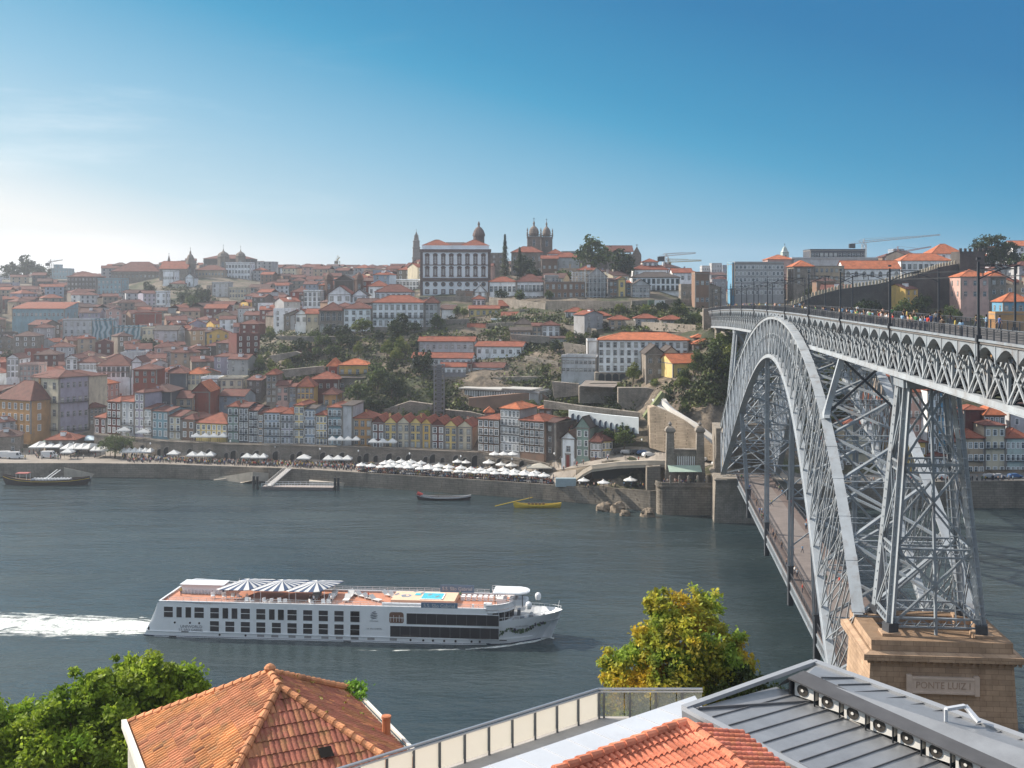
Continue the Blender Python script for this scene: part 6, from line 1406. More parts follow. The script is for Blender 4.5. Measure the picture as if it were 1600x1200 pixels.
ROW=[(147,166,652,678,'maroon',2,2,'hip',0,643,None,'w'),(167.5,189,627,678,'maroon',4,3,'hip',0,618,[1],'w'),(189.5,210,627,678,'palegrey',4,2,'hip',0,620,[2],'w'),(210.5,225,613,680,'lilac',5,2,'hip',1,606,None,'w'),(225.5,237,638,682,'palegrey',3,2,'gable',1,630,[1],'w'),(237.5,263,642,684,'teal',3,3,'gable',1,634,None,'w'),(263.5,283,650,686,'cream',3,2,'gable',1,640,[1],'w'),(283.5,304,655,686,'brown',2,2,'hip',1,645,None,'w'),(306,355,661,683,'yellow',2,6,'hip',0,644,None,'w'),(355.5,373,635,688,'green',4,2,'hip',0,626,[0,2],'w'),(373.5,388,636,690,'slate',5,2,'gable',1,628,[1,3],'w'),(388.5,403,641,692,'slate',4,2,'gable',1,632,[0,1,2],'w'),(403.5,411,646,692,'orange',4,1,'gable',1,638,None,'w'),(412,438,644,694,'bluegrey',4,4,'hip',0,636,[1,2,3],'w'),(438.5,459,646,694,'lilac',4,3,'hip',0,636,[0,2],'w'),(459.5,475,633,695,'yellow',5,2,'hip',0,626,[2],'w'),(475.5,493,638,695,'bluegrey',4,3,'gable',4,632,[1],'w'),(493.5,511,648,696,'yellow',4,3,'hip',0,640,[2,3],'w'),(512,534,636,697,'teal',4,3,'hip',0,628,[0,1,2],'w'),(552,581,653,697,'orange',3,3,'hip',0,642,None,'g'),(581.5,600,660,700,'maroon',3,2,'gablef',0,650,None,'w'),(600.5,620,661,700,'yellow',3,2,'gablef',0,651,None,'g'),(620.5,640,661,701,'cream',3,2,'gablef',0,651,None,'g'),(640.5,658,661.5,701,'yellow',3,2,'gablef',0,652,None,'g'),(658.5,674,662,701,'ochre',3,1,'gablef',0,653,None,'g'),(674.5,694,664,702,'maroon',3,2,'gablef',0,654,None,'w'),(694.5,714,666,703,'yellow',3,2,'gablef',0,656,None,'g'),(714.5,738,667,703,'cream',3,2,'gablef',0,657,None,'g'),]
CN=dict(maroon='maroon',palegrey='pale grey',lilac='lilac-grey',teal='blue-green',cream='cream',brown='brown',yellow='yellow',green='pale green',slate='black-tiled',orange='orange',bluegrey='blue-grey',ochre='ochre',white='white',stone='stone',grey='grey',pink='pink',red='brick-red',tan='tan',blue='blue',darkstone='charcoal',mint='mint green')
NUM={1:'one',2:'two',3:'three',4:'four',5:'five'}
OR2=['first','second','third','fourth','fifth','sixth','seventh','eighth','ninth','tenth','eleventh','twelfth','thirteenth','fourteenth','fifteenth','sixteenth','seventeenth','eighteenth','nineteenth','twentieth']
seen={}
for i,(x0,x1,ye,yb,c,rows,cols,rf_,tone,yt,bl_,st)in enumerate(ROW):
 k=seen[c]=seen.get(c,0)+1;tot=sum(1 for q in ROW if q[4]==c)
 lab='%s-storey %s house in the riverside row%s'%(NUM[rows],CN[c],''if tot==1 else', %s %s one from the left'%(OR2[k-1],CN[c]))
 z0_,z1_=zrow(x0),zrow(x1)
 bld(lab,x0,x1,ye,yb,z0_,c,rf_,tone,rows,cols,13,yt,z1=z1_,name='row_house',group='riverside row houses above the arcade',ww=1.15,wh=1.9,st=st,bal=bl_,side=0,chim=i%2,ov=.25)
bld('blank pale grey slab gable rising above the arcade between teal and orange houses',534.5,551,633,698,zrow(536),'palegrey','pent',4,0,0,12,628,z1=zrow(551)-.2,side=0)
bld('tall brown house with glazed windows and red turret roof right of the cream row end',747,780,654,706,402,'brown','hip',0,4,4,12,646,z1=398,ww=1.3,wh=2.,st='w',bal=[1,2],side=0)
bld('small red-roofed turret on top of the tall brown house',757,771,644,652,407,'red','hip',2,1,2,5,635)
bld('tallest riverside house, grey with a fully glazed white top floor and orange hip roof',782,812,638,706,398,'grey','hip',2,5,5,12,627,z1=394,ww=1.3,wh=2.,st='w',bal=[1,2],side=0)
bld('wide brown four-storey house with balconies right of the glazed-top house',812.5,850,657,708,394,'brown','hip',0,4,5,12,645,z1=389,ww=1.3,wh=2.1,st='w',bal=[0,1,2],side=0)
bld('orange-roofed turret behind the wide brown four-storey house',842,862,638,652,406,'brown','hip',2,1,2,6,633)
bld('dark narrow house with blank grey wall right of the wide brown house',850.5,868,659,712,391,'darkstone','gable',3,3,1,12,652,z1=388,side=0)
bld('ochre-banded house with dark red roof behind the small white church',868.5,893,668,700,394,'ochre','gable',1,1,2,10,652)
ch_=bld('small white church with granite doorway and stone gable on the quay',877,899,685,716,381,'white','gablef',3,1,1,13,674,z1=379,cat='church',name='church',side=0,ww=1.2,wh=1.6)
dd=MB().mat(TRIM);dd.box(1.4,1.8,-.12,0,2,6.5);dd.box(2.9,3.3,-.12,0,2,6.5);dd.box(1.3,3.4,-.15,0,6.5,7.);dd.mat(FR_COL['r']);dd.box(1.8,2.9,-.06,0,1.5,6.5);dd.build('door',None,ch_)
bld('narrow grey-green tiled house with black gable next to the white church',900,921,668,715,379,'green','gablef',4,3,2,16,651,z1=377,ww=1.1,wh=1.7,st='w',side=0)
bld('low house with yellow band and dark red roof right of the grey-green house',922.5,940,690,716,375.5,'brown','hip',1,2,3,9,675,z1=374,st='w',side=0)
bld('yellow side wing of the low house facing the small square',940.5,957,688,716,374,'yellow','hip',1,2,3,9,677,z1=376,st='w',side=0)
ar=MB();prev=None;x=147.
arc=empty('arcade_wall',(0,0,0),0,'long granite riverside arcade wall with arches carrying the row of houses','arcade wall')
ARZ=lambda x_:inner_z(x_)-.05
while x<=866:
 z_=ARZ(x);h={True:10.9,False:10.9}[True];h=10.9 if x<460 else 10.9-(x-460)/290*1.0 if x<750 else 9.9-(x-750)/116*1.6
 p=(px2X(x,z_),z_,h)
 if prev:
  a,b=prev,p;ar.add([(a[0],a[1],3),(b[0],b[1],3),(b[0],b[1],b[2]),(a[0],a[1],a[2]),(a[0],a[1]+4,3),(b[0],b[1]+4,3),(b[0],b[1]+4,b[2]),(a[0],a[1]+4,a[2])],[(0,1,2,3),(3,2,6,7),(1,0,4,5),(4,7,6,5)])
  ar.bar((a[0],a[1]-.1,a[2]+.4),(b[0],b[1]-.1,b[2]+.4),.35,.25);ar.bar((a[0],a[1]-.12,a[2]-.3),(b[0],b[1]-.12,b[2]-.3),.25,.25)
 prev=p;x+=8
ar.build('wall',surf('arcade_stone',(.235,.205,.175),.9,.3,.2,.3,2.,coord='World',stain=(.09,.08,.07),stain_amt=.7,brick=(1.1,.5,.03)),arc)
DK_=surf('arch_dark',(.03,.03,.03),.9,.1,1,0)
x=158.;k=0
while x<862:
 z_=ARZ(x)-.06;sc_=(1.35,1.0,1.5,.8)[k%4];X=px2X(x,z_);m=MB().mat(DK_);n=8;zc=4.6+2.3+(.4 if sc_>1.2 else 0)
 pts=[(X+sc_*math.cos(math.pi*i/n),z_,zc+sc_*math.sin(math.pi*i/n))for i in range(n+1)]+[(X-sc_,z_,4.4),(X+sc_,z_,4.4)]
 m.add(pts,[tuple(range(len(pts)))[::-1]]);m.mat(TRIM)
 q=[(X+(sc_+.15)*math.cos(math.pi*i/n),z_-.03,zc+(sc_+.15)*math.sin(math.pi*i/n))for i in range(n+1)]
 for a,b in zip(q,q[1:]):m.bar(a,b,.14,.3)
 m.bar((X-sc_-.15,z_-.03,4.4),(X-sc_-.15,z_-.03,zc),.14,.3);m.bar((X+sc_+.15,z_-.03,4.4),(X+sc_+.15,z_-.03,zc),.14,.3)
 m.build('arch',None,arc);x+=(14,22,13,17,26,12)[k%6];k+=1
bld('orange-and-grey corner house with dark red dormered roof at the left edge of the photo',-8,48,624,676,462,'orange','hip',1,3,6,16,594,z1=452,ww=1.3,wh=2.2,st='w',chim=1)
bld('cream-striped half of the very large grey corner building',50,92,590,676,466,'cream','hip',1,4,3,24,578,z1=458,ww=1.6,wh=2.4,side=0,bal=[1,3])
bld('lilac-grey half of the very large grey corner building, facing the square',92.5,139,588,680,458,'lilac','hip',1,4,5,20,576,z1=468,ww=1.1,wh=1.8,bal=[1,3])
bld('long salmon house with orange hip roof up the street behind the grey corner building',140,186,600,632,500,'pink','hip',2,3,6,18,584,z1=520,ww=1.,st='w')
bld('narrow shaded house at the corner of the square with tall windows',140,166,636,660,468,'stone','hip',1,3,4,12,626,z1=474)
bld('dark slate gable-sided house above the riverside row',226,268,612,650,442,'slate','hip',3,1,2,16,600,side=0)
bld('brick-red house with tall orange roof above the riverside row',300,328,612,648,452,'red','gablef',2,0,0,15,597,side=0)
bld('ochre house with skylit roof left of the tall brick-red house',268,300,622,645,448,'tan','gable',1,2,3,12,610)
bld('white house with flat roof behind the tall brick-red house',314,341,592,620,478,'white','flat',0,2,3,10)
bld('cream ruin-like house with terrace roof above the black-tiled houses',344,380,592,616,478,'cream','flat',0,2,3,10,None)
bld('brick-red cube house above the salmon houses',208,245,577,600,505,'red','hip',1,2,3,12,568,side=0)
bld('dark navy blank-walled house right of the brick-red cube house',264,292,583,604,500,'slate','hip',1,0,0,10,574)
bld('cream house with five windows and orange roof beside the dark navy house',292,319,584,600,502,'cream','hip',2,2,4,10,574)
bld('long white house with a red mansard roof and five dormers',152,203,571,590,525,'white','hip',1,2,7,14,553,st='n',bal=[0])
bld('white gabled house left of the dormered white house',102,122,560,577,540,'white','gablef',1,2,2,14,554)
bld('white flat-fronted house between the white gabled and the dormered house',122.5,152,566,580,540,'white','hip',1,1,5,12,556)
bld('white gable wall with oval window right of the dormered white house',205,222,566,590,523,'white','gablef',1,1,1,12,557)
bld('tall white corner house at the far left below the tiled market roof',10,30,560,590,545,'white','gablef',1,3,3,12,553)
bld('pink house with rows of small windows next to the tall white corner house',30.5,60,570,596,535,'pink','flat',0,3,5,10)
bld('long hall with pale blue roof and teal front far left',19,101,482,500,700,'teal','pent',0,1,12,22,472,name='hall',cat='hall',wmat=None)
mw_=bld('long low building with a painted blue wave mural wall',98,146,500,524,660,'palegrey','flat',0,2,5,12,None,name='mural_building',cat='building')
def mural(x0,x1,y0,y1,z,lab):
 m=newmat('mural_paint');mt,nt,b=m;tcn=N(nt,'ShaderNodeTexCoord');wv=N(nt,'ShaderNodeTexWave',Scale=.12,Distortion=9.,Detail=3);L(nt,tcn.outputs['Object'],wv.inputs['Vector']);cr=N(nt,'ShaderNodeValToRGB');e=cr.color_ramp.elements
 e[0].color=(.06,.13,.17,1);e[1].color=(.35,.45,.50,1);e[1].position=.8;k=e.new(.4);k.color=(.10,.28,.33,1);k=e.new(.6);k.color=(.30,.20,.22,1);L(nt,wv.outputs[0],cr.inputs[0]);L(nt,cr.outputs[0],b.inputs['Base Color']);b.inputs['Roughness'].default_value=.8
 return bld(lab,x0,x1,y0,y1,z,'teal','flat',0,0,0,10,None,wmat=mt,name='mural_building',cat='building',side=0)
mural(143,176,500,524,652,'blank building side wall covered with a swirling blue-grey mural, its taller half');mural(177,221,511,525,645,'lower wall carrying the right half of the swirling blue-grey mural')
bld('white shed with doors right of the mural wall',222,244,513,525,640,'cream','flat',0,1,3,10)
bld('pale blue-grey factory gable under the hillside trees',240,278,516,533,620,'palegrey','gable',4,1,3,14,508)
bld('red-brown blank house above the mural wall',210,243,490,508,680,'red','flat',0,0,0,12)
bld('lone bright white cube house in front of the dark hillside garden',243,260,456,476,780,'white','flat',0,2,2,9)
bld('long dark-roofed monastery-like building on the left skyline',173,249,424,452,950,'stone','hip',1,2,12,26,409,name='monastery',cat='building')
bld('long red-roofed ridge building joined to the domed tower on the skyline',249,292,420,450,930,'stone','gable',0,1,8,24,408)
bld('white-and-slate building under the skyline tower',254,272,424,444,900,'white','flat',0,1,5,14)
tower('thin pointed belfry on the left skyline',264,7,398,418,960,[(0,1),(.35,1),(.38,1.15),(.45,.7),(.6,.5),(1,.03)])
tower('domed stone church tower with lantern on the left skyline',297.5,13,391,432,940,[(0,1),(.45,1),(.48,1.12),(.55,1.05),(.68,.9),(.8,.6),(.86,.25),(.93,.2),(1,.03)],sides=8)
tower('left of the two stubby domed towers of the hilltop church',349,18,388,412,1010,[(0,1),(.42,1),(.45,1.12),(.5,.98),(.62,.9),(.72,.62),(.78,.3),(.84,.12),(1,.03)],sides=8)
tower('right of the two stubby domed towers of the hilltop church',376,15,389,410,1020,[(0,1),(.42,1),(.45,1.12),(.5,.98),(.62,.9),(.72,.62),(.78,.3),(.84,.12),(1,.03)],sides=8)
bld('hilltop church body between its two stubby domed towers',318,392,404,424,1030,'darkstone','hip',1,1,9,26,398,cat='church',name='hilltop_church')
bld('white hospital-like block with four rows of windows under the hilltop church',352,391,411,446,960,'white','flat',0,4,8,18,ww=1.6,wh=2.2,cat='building')
bld('brown building with mansard roof left of the white four-row block',305,350,422,444,950,'tan','hip',1,2,9,18,414)
chapel('white baroque chapel front with oval window under the domed tower',289,303,434,427,454,890,'white',4)
bld('concrete apartment slab pair under the white four-row block',331,357,442,472,840,'palegrey','flat',0,4,3,14)
bld('white house with red roof right of the white baroque chapel',265,289,443,456,885,'cream','hip',1,1,5,14,438)
bld('cream house with flat roof beside the concrete slab pair',358,385,450,466,830,'cream','flat',0,2,6,14)
bld('dark apartment block on the left skyline ridge',105,150,432,455,900,'darkstone','hip',1,3,8,20,425)
bld('teal-grey block below the long dark monastery-like building',152,190,436,460,850,'teal','flat',0,3,6,16)
bld('distant stepped glass office block beside the left crane',78,106,420,436,1350,'teal','flat',0,2,6,20)
bld('top step of the distant glass office block',84,92,414,421,1352,'teal','flat',0,1,2,12)
bld('grey concrete apartment slab with a grid of pale balconies above the bridge deck',1148,1225,411,462,560,'grey','flat',0,5,12,14,ww=1.3,wh=1.5,st='w',cat='apartment block',name='apartment_block',side=0)
bld('blue-clad stair end of the concrete apartment slab',1144,1148,412,462,561,'blue','flat',0,0,0,12)
bld('red-roofed school block behind the concrete apartment slab',1200,1240,405,432,640,'pink','hip',2,1,6,14,398)
tower('small green-grey church spire above the red-roofed school',1226,10,384,402,760,[(0,1),(.4,1),(.45,1.1),(.5,.8),(.8,.5),(1,.04)],mat=wallmat('mint'))
bld('long pale modern building with flat roof on the right skyline',1237,1372,404,426,640,'palegrey','flat',0,0,0,24,side=0)
bld('dark glazed top storey of the long modern building',1266,1352,391,404,650,'slate','flat',0,1,12,16,ww=2.4,wh=2.,side=0)
bld('old stone house with red roof right of the concrete apartment slab',1240,1272,416,446,560,'stone','hip',2,3,2,14,407)
bld('roofless old stone wing beside the old stone house',1272.5,1319,415,441,562,'tan','none',0,2,6,10,name='old_wing')
bld('small brown-roofed gatehouse by the crenellated wall',1276,1306,439,448,530,'brown','hip',3,0,0,8,433)
bld('long white convent with bright red roof and arched windows by the crenellated wall',1319,1407,420,438,585,'white','gable',2,1,7,14,407,arch=True,ww=1.6,wh=1.8,name='convent',cat='convent')
bld('white house with red roof and eight windows above the crenellated wall',1408,1487,407,425,600,'white','hip',2,1,9,14,396,ww=1.6,wh=2.4)
bld('bright orange-roofed white house near the top of the crenellated wall',1456,1506,396,406,640,'white','hip',2,1,4,16,381)
bld('pink house with orange hip roof inside the crenellated wall',1501,1546,432,468,470,'pink','hip',2,2,3,12,421)
bld('stone extension with orange roof right of the pink house',1546.5,1572,432,464,474,'stone','hip',2,2,2,12,423)
bld('bright blue house with red roof at the right edge of the photo',1567,1612,471,490,440,'blue','hip',2,1,4,10,457)
bld('long orange wall house below the bright blue house',1555,1640,490,498,425,'orange','flat',0,0,0,6)
bld('white villas at the right edge behind the cedar tree',1583,1620,384,412,620,'white','gable',2,3,4,14,376)
def citywall():
 m=MB();pts=[(1238,477,462),(1270,463,466),(1310,452,470),(1370,444,474),(1430,430,480),(1470,417,488),(1497,412,492),(1530,392,496)]
 pts=pts[:7];r=empty('city_wall',(0,0,0),0,'long dark medieval city wall with pointed merlons climbing the hill behind the bridge','city wall')
 P3=[at(*p)for p in pts]
 for a,b in zip(P3,P3[1:]):m.add([(a.x,a.y,44),(b.x,b.y,44),tuple(b),tuple(a),(a.x,a.y+2.2,44),(b.x,b.y+2.2,44),(b.x,b.y+2.2,b.z),(a.x,a.y+2.2,a.z)],[(0,1,2,3),(3,2,6,7),(4,7,6,5)])
 m.build('wall',surf('wall_rubble',(.10,.09,.085),.95,.35,.15,.5,1.5,coord='World',stain=(.05,.05,.045),stain_amt=.6,brick=(1.,.5,.05)),r)
 k=MB()
 for a,b in zip(P3,P3[1:]):
  n=int((b-a).length/1.55)
  for i in range(n):
   p=a.lerp(b,i/n);k.box(p.x-.42,p.x+.42,p.y-.1,p.y+.5,p.z-.1,p.z+1.3);k.add([(p.x-.42,p.y-.1,p.z+1.3),(p.x+.42,p.y-.1,p.z+1.3),(p.x+.42,p.y+.5,p.z+1.3),(p.x-.42,p.y+.5,p.z+1.3),(p.x,p.y+.2,p.z+1.85)],[(0,1,4),(1,2,4),(2,3,4),(3,0,4)])
 k.build('merlons',surf('merlon_stone',(.33,.29,.22),.9,.2,.5,0),r)
 t=MB();a,b=at(1497,393,492),at(1530,393,496);t.box(a.x,b.x,490,500,44,a.z)
 for i in range(6):xx=a.x+.3+(b.x-a.x-.6)*i/5;t.box(xx-.5,xx+.5,489.8,490.4,a.z,a.z+1.3)
 t.build('tower',MATS['wall_rubble'],r);PROT.append((1238,1540,396,478,462));PROT.append((1110,1640,380,470,450))
citywall()
RB_=[(1378,1416,588,640,385,'stone',2,3,0,578),(1416,1449,612,680,376,'pink',3,3,0,600),(1449.5,1464,609,708,370,'white',5,2,0,602),(1464.5,1482,612,712,370,'blue',5,2,0,606),(1395,1448,690,742,368,'ochre',2,4,1,680),(1449,1481,712,742,367,'white',2,4,1,704),(1482,1503,690,742,368,'tan',3,3,1,680),(1503.5,1538,684,744,368,'tan',3,4,0,670),(1538.5,1571,664,744,369,'cream',4,3,1,656),(1571.5,1610,684,744,369,'mint',3,5,0,668),(1506,1540,640,678,378,'maroon',2,0,0,632),(1538,1570,648,664,376,'brown',1,4,2,632),(1577,1625,630,668,382,'palegrey',2,2,3,618),(1320,1372,662,740,372,'cream',3,5,0,650),(1290,1319,690,741,369,'white',2,3,1,680),(1340,1392,625,660,384,'brown',1,5,2,612),(1612,1680,690,744,369,'pink',3,6,0,676),(1681,1740,684,744,369,'cream',3,6,0,672)]
for i,(x0,x1,ye,yb,z_,c,rows,cols,tone,yt)in enumerate(RB_):
 where='seen through the bridge'if x1<1500 else'right of the bridge'
 sz='tall narrow'if rows>=4 else('low'if rows==1 else'riverside')
 bld('%s %s house with %s roof, %s, %s'%(sz,CN[c],('red','dark red','bright orange','brown','grey')[tone],'roadside'if yb>738 else'uphill',where),x0,x1,ye,yb,z_,c,'hip',tone,rows,cols,10,yt,st='w',side=0,bal=[1]if rows>2 else None,wh=1.8,group='houses beyond the bridge')
lift=empty('lift_tower',(px2X(678,424),424,hgt(655,424)-2),0,'grey lattice lift tower with a footbridge to the white hillside terraces','lift tower')
w_=15.5*424/F;Hl=hgt(570,424)-lift.location.z;m=MB();nL=13
for x_ in(0,w_):
 for y_ in(0,w_):m.bar((x_,y_,0),(x_,y_,Hl),.3,.3)
for i in range(nL):
 z0_,z1_=Hl*i/nL,Hl*(i+1)/nL
 for(a,b)in(((0,0),(w_,0)),((0,w_),(w_,w_)),((0,0),(0,w_)),((w_,0),(w_,w_))):m.bar((*a,z1_),(*b,z1_),.2,.2);m.bar((*a,z0_),(*b,z1_),.13,.13);m.bar((*b,z0_),(*a,z1_),.13,.13)
m.build('frame',surf('lift_steel',(.20,.20,.21),.6,.15,1,0),lift)
MB().box(.9,w_-.9,.9,w_-.9,0,Hl).build('shaft',surf('lift_shaft',(.14,.14,.15),.6,.2,1,0),lift)
hb_=hgt(586,426)-lift.location.z;t=MB();t.box(w_,w_+8,.6,2.8,hb_-.5,hb_);t.bar((w_,.6,hb_+1.1),(w_+8,.6,hb_+1.1),.08,.08);t.bar((w_,2.8,hb_+1.1),(w_+8,2.8,hb_+1.1),.08,.08);t.box(w_,w_+8,.6,.66,hb_,hb_+1.);t.build('footbridge',surf('lift_steel',(.2,.2,.21)),lift);PROT.append((675,695,570,655,424))
bld('brick-red hillside house with orange hip roof, its reddest narrow half',512,528,572,610,470,'red','hip',2,2,1,12,560,side=0)
bld('ochre hillside house with orange roof joined to the brick-red one',528.5,577,570,590,468,'ochre','hip',2,1,4,12,560,side=2,bal=[0])
bld('grey lower storey house under the ochre hillside house',528,570,590,612,463,'stone','pent',4,1,3,6,588,side=0)
bld('long red-roofed garden shed among the trees below the convent',466,508,551,560,500,'brown','gable',1,0,0,7,543)
bld('tall grey gabled house with two rows of windows above the black-tiled riverside houses',416,432,585,630,452,'stone','hip',0,4,2,12,577,side=0)
bld('pink low house right of the tall grey gabled house',432,451,602,628,450,'pink','gable',1,2,2,10,594)
bld('pale blue narrow house next to the pink low house',451.5,463,604,630,449,'bluegrey','gable',1,2,2,10,598)
bld('ochre and white tall house above the lilac riverside house',463.5,490,604,624,447,'ochre','hip',0,2,4,10,588,side=0)
bld('wide dark red-roofed house behind the ochre and white tall house',484,530,592,612,458,'maroon','hip',0,1,4,12,580)
bld('ochre gable-walled house under the garden trees',505,527,616,640,440,'orange','hip',1,1,2,12,606)
for lab,pts,z_,z2 in(('long lawn-edge wall under the stone gallery and convent lawn',[(430,525),(580,526),(680,524),(680,536),(590,541),(440,531)],504,504),('stone garden wall in the middle of the green garden slope',[(420,556),(462,549),(470,552),(430,566)],490,486),('lower stone garden wall left of the ochre hillside house',[(440,578),(505,572),(508,582),(446,590)],474,470),('rubble wall below the long mottled terrace building',[(640,571),(690,572),(690,582),(645,584)],460,457),('brown wall beneath the tall stained white building',[(742,569),(817,568),(826,580),(790,590),(744,576)],464,458),('long rough retaining wall between lift tower and gabled row',[(600,640),(640,627),(675,632),(676,656),(640,650),(604,650)],434,430),('rough retaining wall right of the lift tower behind the brown houses',[(694,640),(735,644),(782,655),(782,672),(735,668),(694,660)],428,418),('grey slope wall under the cream cliff cottages',[(797,522),(880,527),(882,538),(838,536),(800,530)],474,470),('pale rock retaining wall above the strip-windowed building',[(880,535),(915,540),(915,556),(884,556)],455,448),('dark wall along the lane above the white-tiled arch wall',[(850,626),(905,634),(1000,645),(1000,652),(945,646),(850,638)],396,378),('terrace wall in the dark gully under the long shed',[(862,596),(905,600),(905,618),(866,622)],420,416),('upper terrace wall left of the ruined shed',[(812,500),(846,512),(846,520),(815,512)],505,500),('stepped wall between convent garden and white terraces',[(592,548),(640,545),(642,556),(600,562)],488,484),('stone wall below the yellow palace-side house',[(735,503),(785,503),(800,512),(760,516),(735,512)],534,526)):
 rwall(lab,pts,z_,3,mat=STONE if'rough'not in lab else wallmat('stone'),z1=z2)
EXC=[(395,600,516,598),(560,690,566,700),(600,700,500,640),(686,760,527,660),(850,935,530,690),(930,1130,583,740),(1060,1170,486,745),(935,1100,484,520),(255,330,448,484),(740,932,545,640),(1100,1640,300,430),(205,245,530,547),(695,880,640,700),(780,850,395,432),(905,990,375,440),(1120,1300,480,760),(1235,1500,436,484),(1236,1320,424,440)]
def corners(cx,cy,hw,hd,an):
 c,s=math.cos(an),math.sin(an);return[(cx+c*a*hw-s*b*hd,cy+s*a*hw+c*b*hd)for a,b in((-1,-1),(1,-1),(1,1),(-1,1),(0,-1),(0,1),(-1,0),(1,0),(0,0))]
GR={}
def occ_add(o):
 cx,cy,hw,hd,an=o;r=max(hw,hd)+1
 for i in range(int((cx-r)//20),int((cx+r)//20)+1):
  for j in range(int((cy-r)//20),int((cy+r)//20)+1):GR.setdefault((i,j),[]).append(o)
for o in OCC:occ_add(o)
def inside_rect(p,o):
 cx,cy,hw,hd,an=o;dx,dy=p[0]-cx,p[1]-cy;c,s=math.cos(an),math.sin(an);return abs(dx*c+dy*s)<hw and abs(-dx*s+dy*c)<hd
def clash(o):
 seen_=set()
 for p in corners(*o):
  for q in GR.get((int(p[0]//20),int(p[1]//20)),[]):
   if inside_rect(p,q):return True
   if id(q)not in seen_:
    seen_.add(id(q))
    if any(inside_rect(c_,o)for c_ in corners(*q)):return True
 return False
LM=[(60,486,'the pale blue-roofed hall'),(180,510,'the swirling mural'),(297,415,'the domed skyline tower'),(252,466,'the lone white cube'),(370,430,'the white four-row block'),(210,430,'the monastery-like skyline building'),(178,572,'the dormered white house'),(90,600,'the grey corner building'),(314,610,'the tall brick-red house'),(344,457,'the concrete slab pair'),(487,466,'the white cube-shaped building'),(540,440,'the squat bell towers'),(517,500,'the stone gallery wing'),(270,590,'the dark navy house'),(362,600,'the cream terrace-roofed house'),(424,600,'the tall gabled house'),(163,605,'the salmon houses'),(20,575,'the white corner house'),(20,640,'the orange corner house'),(620,490,'the white seminary'),(700,420,'the palace'),(845,380,'the cathedral'),(1020,440,'the dark-roofed villa'),(1186,435,'the concrete apartment slab'),(1363,425,'the long white convent'),(940,450,'the tall scaffolding'),(230,495,'the red-brown blank house'),(256,524,'the factory gable'),(120,440,'the dark apartment block'),(170,450,'the teal-grey block'),(850,510,'the white cliffside house'),(1535,450,'the pink hilltop house'),(330,520,'the street going up the hill'),(400,500,'the garden terraces'),(340,560,'the rooftops above the slate house')]
LM=LM[:-3]
def near_lm(x,y):
 b=min(LM,key=lambda q:(q[0]-x)**2+1.6*(q[1]-y)**2);dx,dy=x-b[0],y-b[1]
 rel=('just above'if dy<-8 else'just below'if dy>8 else'level with')if abs(dx)<18 else(('above left of'if dy<-12 else'below left of'if dy>12 else'left of')if dx<0 else('above right of'if dy<-12 else'below right of'if dy>12 else'right of'))
 return rel+' '+b[2]
frr=random.Random(11);FILL=[]
def groundpt(x,y):
 z=372.
 while z<1850:
  if hgt(y,z)<ter(x,z):return z
  z+=3
 return None
PALF=['cream','white','tan','tan','palegrey','grey','grey','lilac','grey','pink','stone','stone','stone','brown','darkstone','red','maroon','ochre','bluegrey','palegrey','darkstone','darkstone','tan','brown','grey']
cand=[]
z=440.
while z<1500:
 wstep=12.5 if z<850 else 17
 x_lo,x_hi=(-200,1950)
 X=px2X(x_lo,z)
 while X<px2X(x_hi,z):cand.append((X+frr.uniform(-2.5,2.5),z+frr.uniform(-3,3)));X+=wstep
 z+=(13.5 if z<700 else 17 if z<900 else 26)
far=MB();far_n=0
for(X,Y)in cand:
 x=CX+F*X/Y;g_=ter(x,Y);y=CY+(CH-g_)*F/Y
 if 560<x<1130 and Y<468:continue
 if x>1130 and Y<470:continue
 if any(a<=x<=b and c<=y<=d for a,b,c,d in EXC if not(a==1100 and Y>500)):continue
 if frr.random()<.07:continue
 if Y>900 and noise.noise(Vector((X*.012,Y*.01,2)))<-.28:continue
 w_=frr.uniform(8.5,14)*(1.15 if Y>850 else 1);d_=frr.uniform(9,13);an={True:R(-8),False:R(18)}[x>330]+frr.choice((0,0,R(30),R(-25),R(90)))*.5+frr.uniform(-.08,.08)
 o=(X,Y,w_/2,d_/2,an)
 if clash(o):
  o=(X,Y,w_*.36,d_*.4,an);w_*=.72;d_*=.8
  if clash(o):continue
 st_=frr.choice((2,2,3,3,4))if Y<900 else frr.choice((2,3,4,5));H=st_*2.9+frr.uniform(.3,1.2);rt_=frr.choice(('hip','hip','gable','gablef','gable','flat')if Y<900 else('hip','gable','flat'));rh=.44*min(w_,d_)/2
 top=g_+H+rh*.7;yt=CY+(CH-top)*F/(Y-d_/2)
 xa,xb=x-w_/2*F/Y,x+w_/2*F/Y
 if any(pz>Y and xa<b and xb>a and yt<d-3 and y>c for a,b,c,d,pz in PROT):
  H=5.2;st_=2;top=g_+H+rh;yt=CY+(CH-top)*F/(Y-d_/2)
  if any(pz>Y and xa<b and xb>a and yt<d-3 and y>c for a,b,c,d,pz in PROT):continue
 if Y>700 and yt<(428 if x<60 else 424 if x<170 else 411 if x<250 else 404 if x<420 else 413 if x<640 else 405):continue
 occ_add(o);cname=frr.choice(PALF)
 if Y>860 and cname in('ochre','red'):cname='stone'
 FILL.append((X,Y,w_,d_,an,g_,H,rt_,rh,st_,cname,x,(y+yt)/2,frr.choice((0,1,1,1,1,3,3,0,1)),frr.random()))
FILL.sort(key=lambda q:(not(-15<q[11]<1615),q[1]))
ROOFW={0:'red',1:'dark red',2:'orange',3:'brown',4:'grey'}
NIND=262;byl={}
FWM=window_mesh(1.0,1.5,'w');FWG=window_mesh(1.0,1.5,'g')
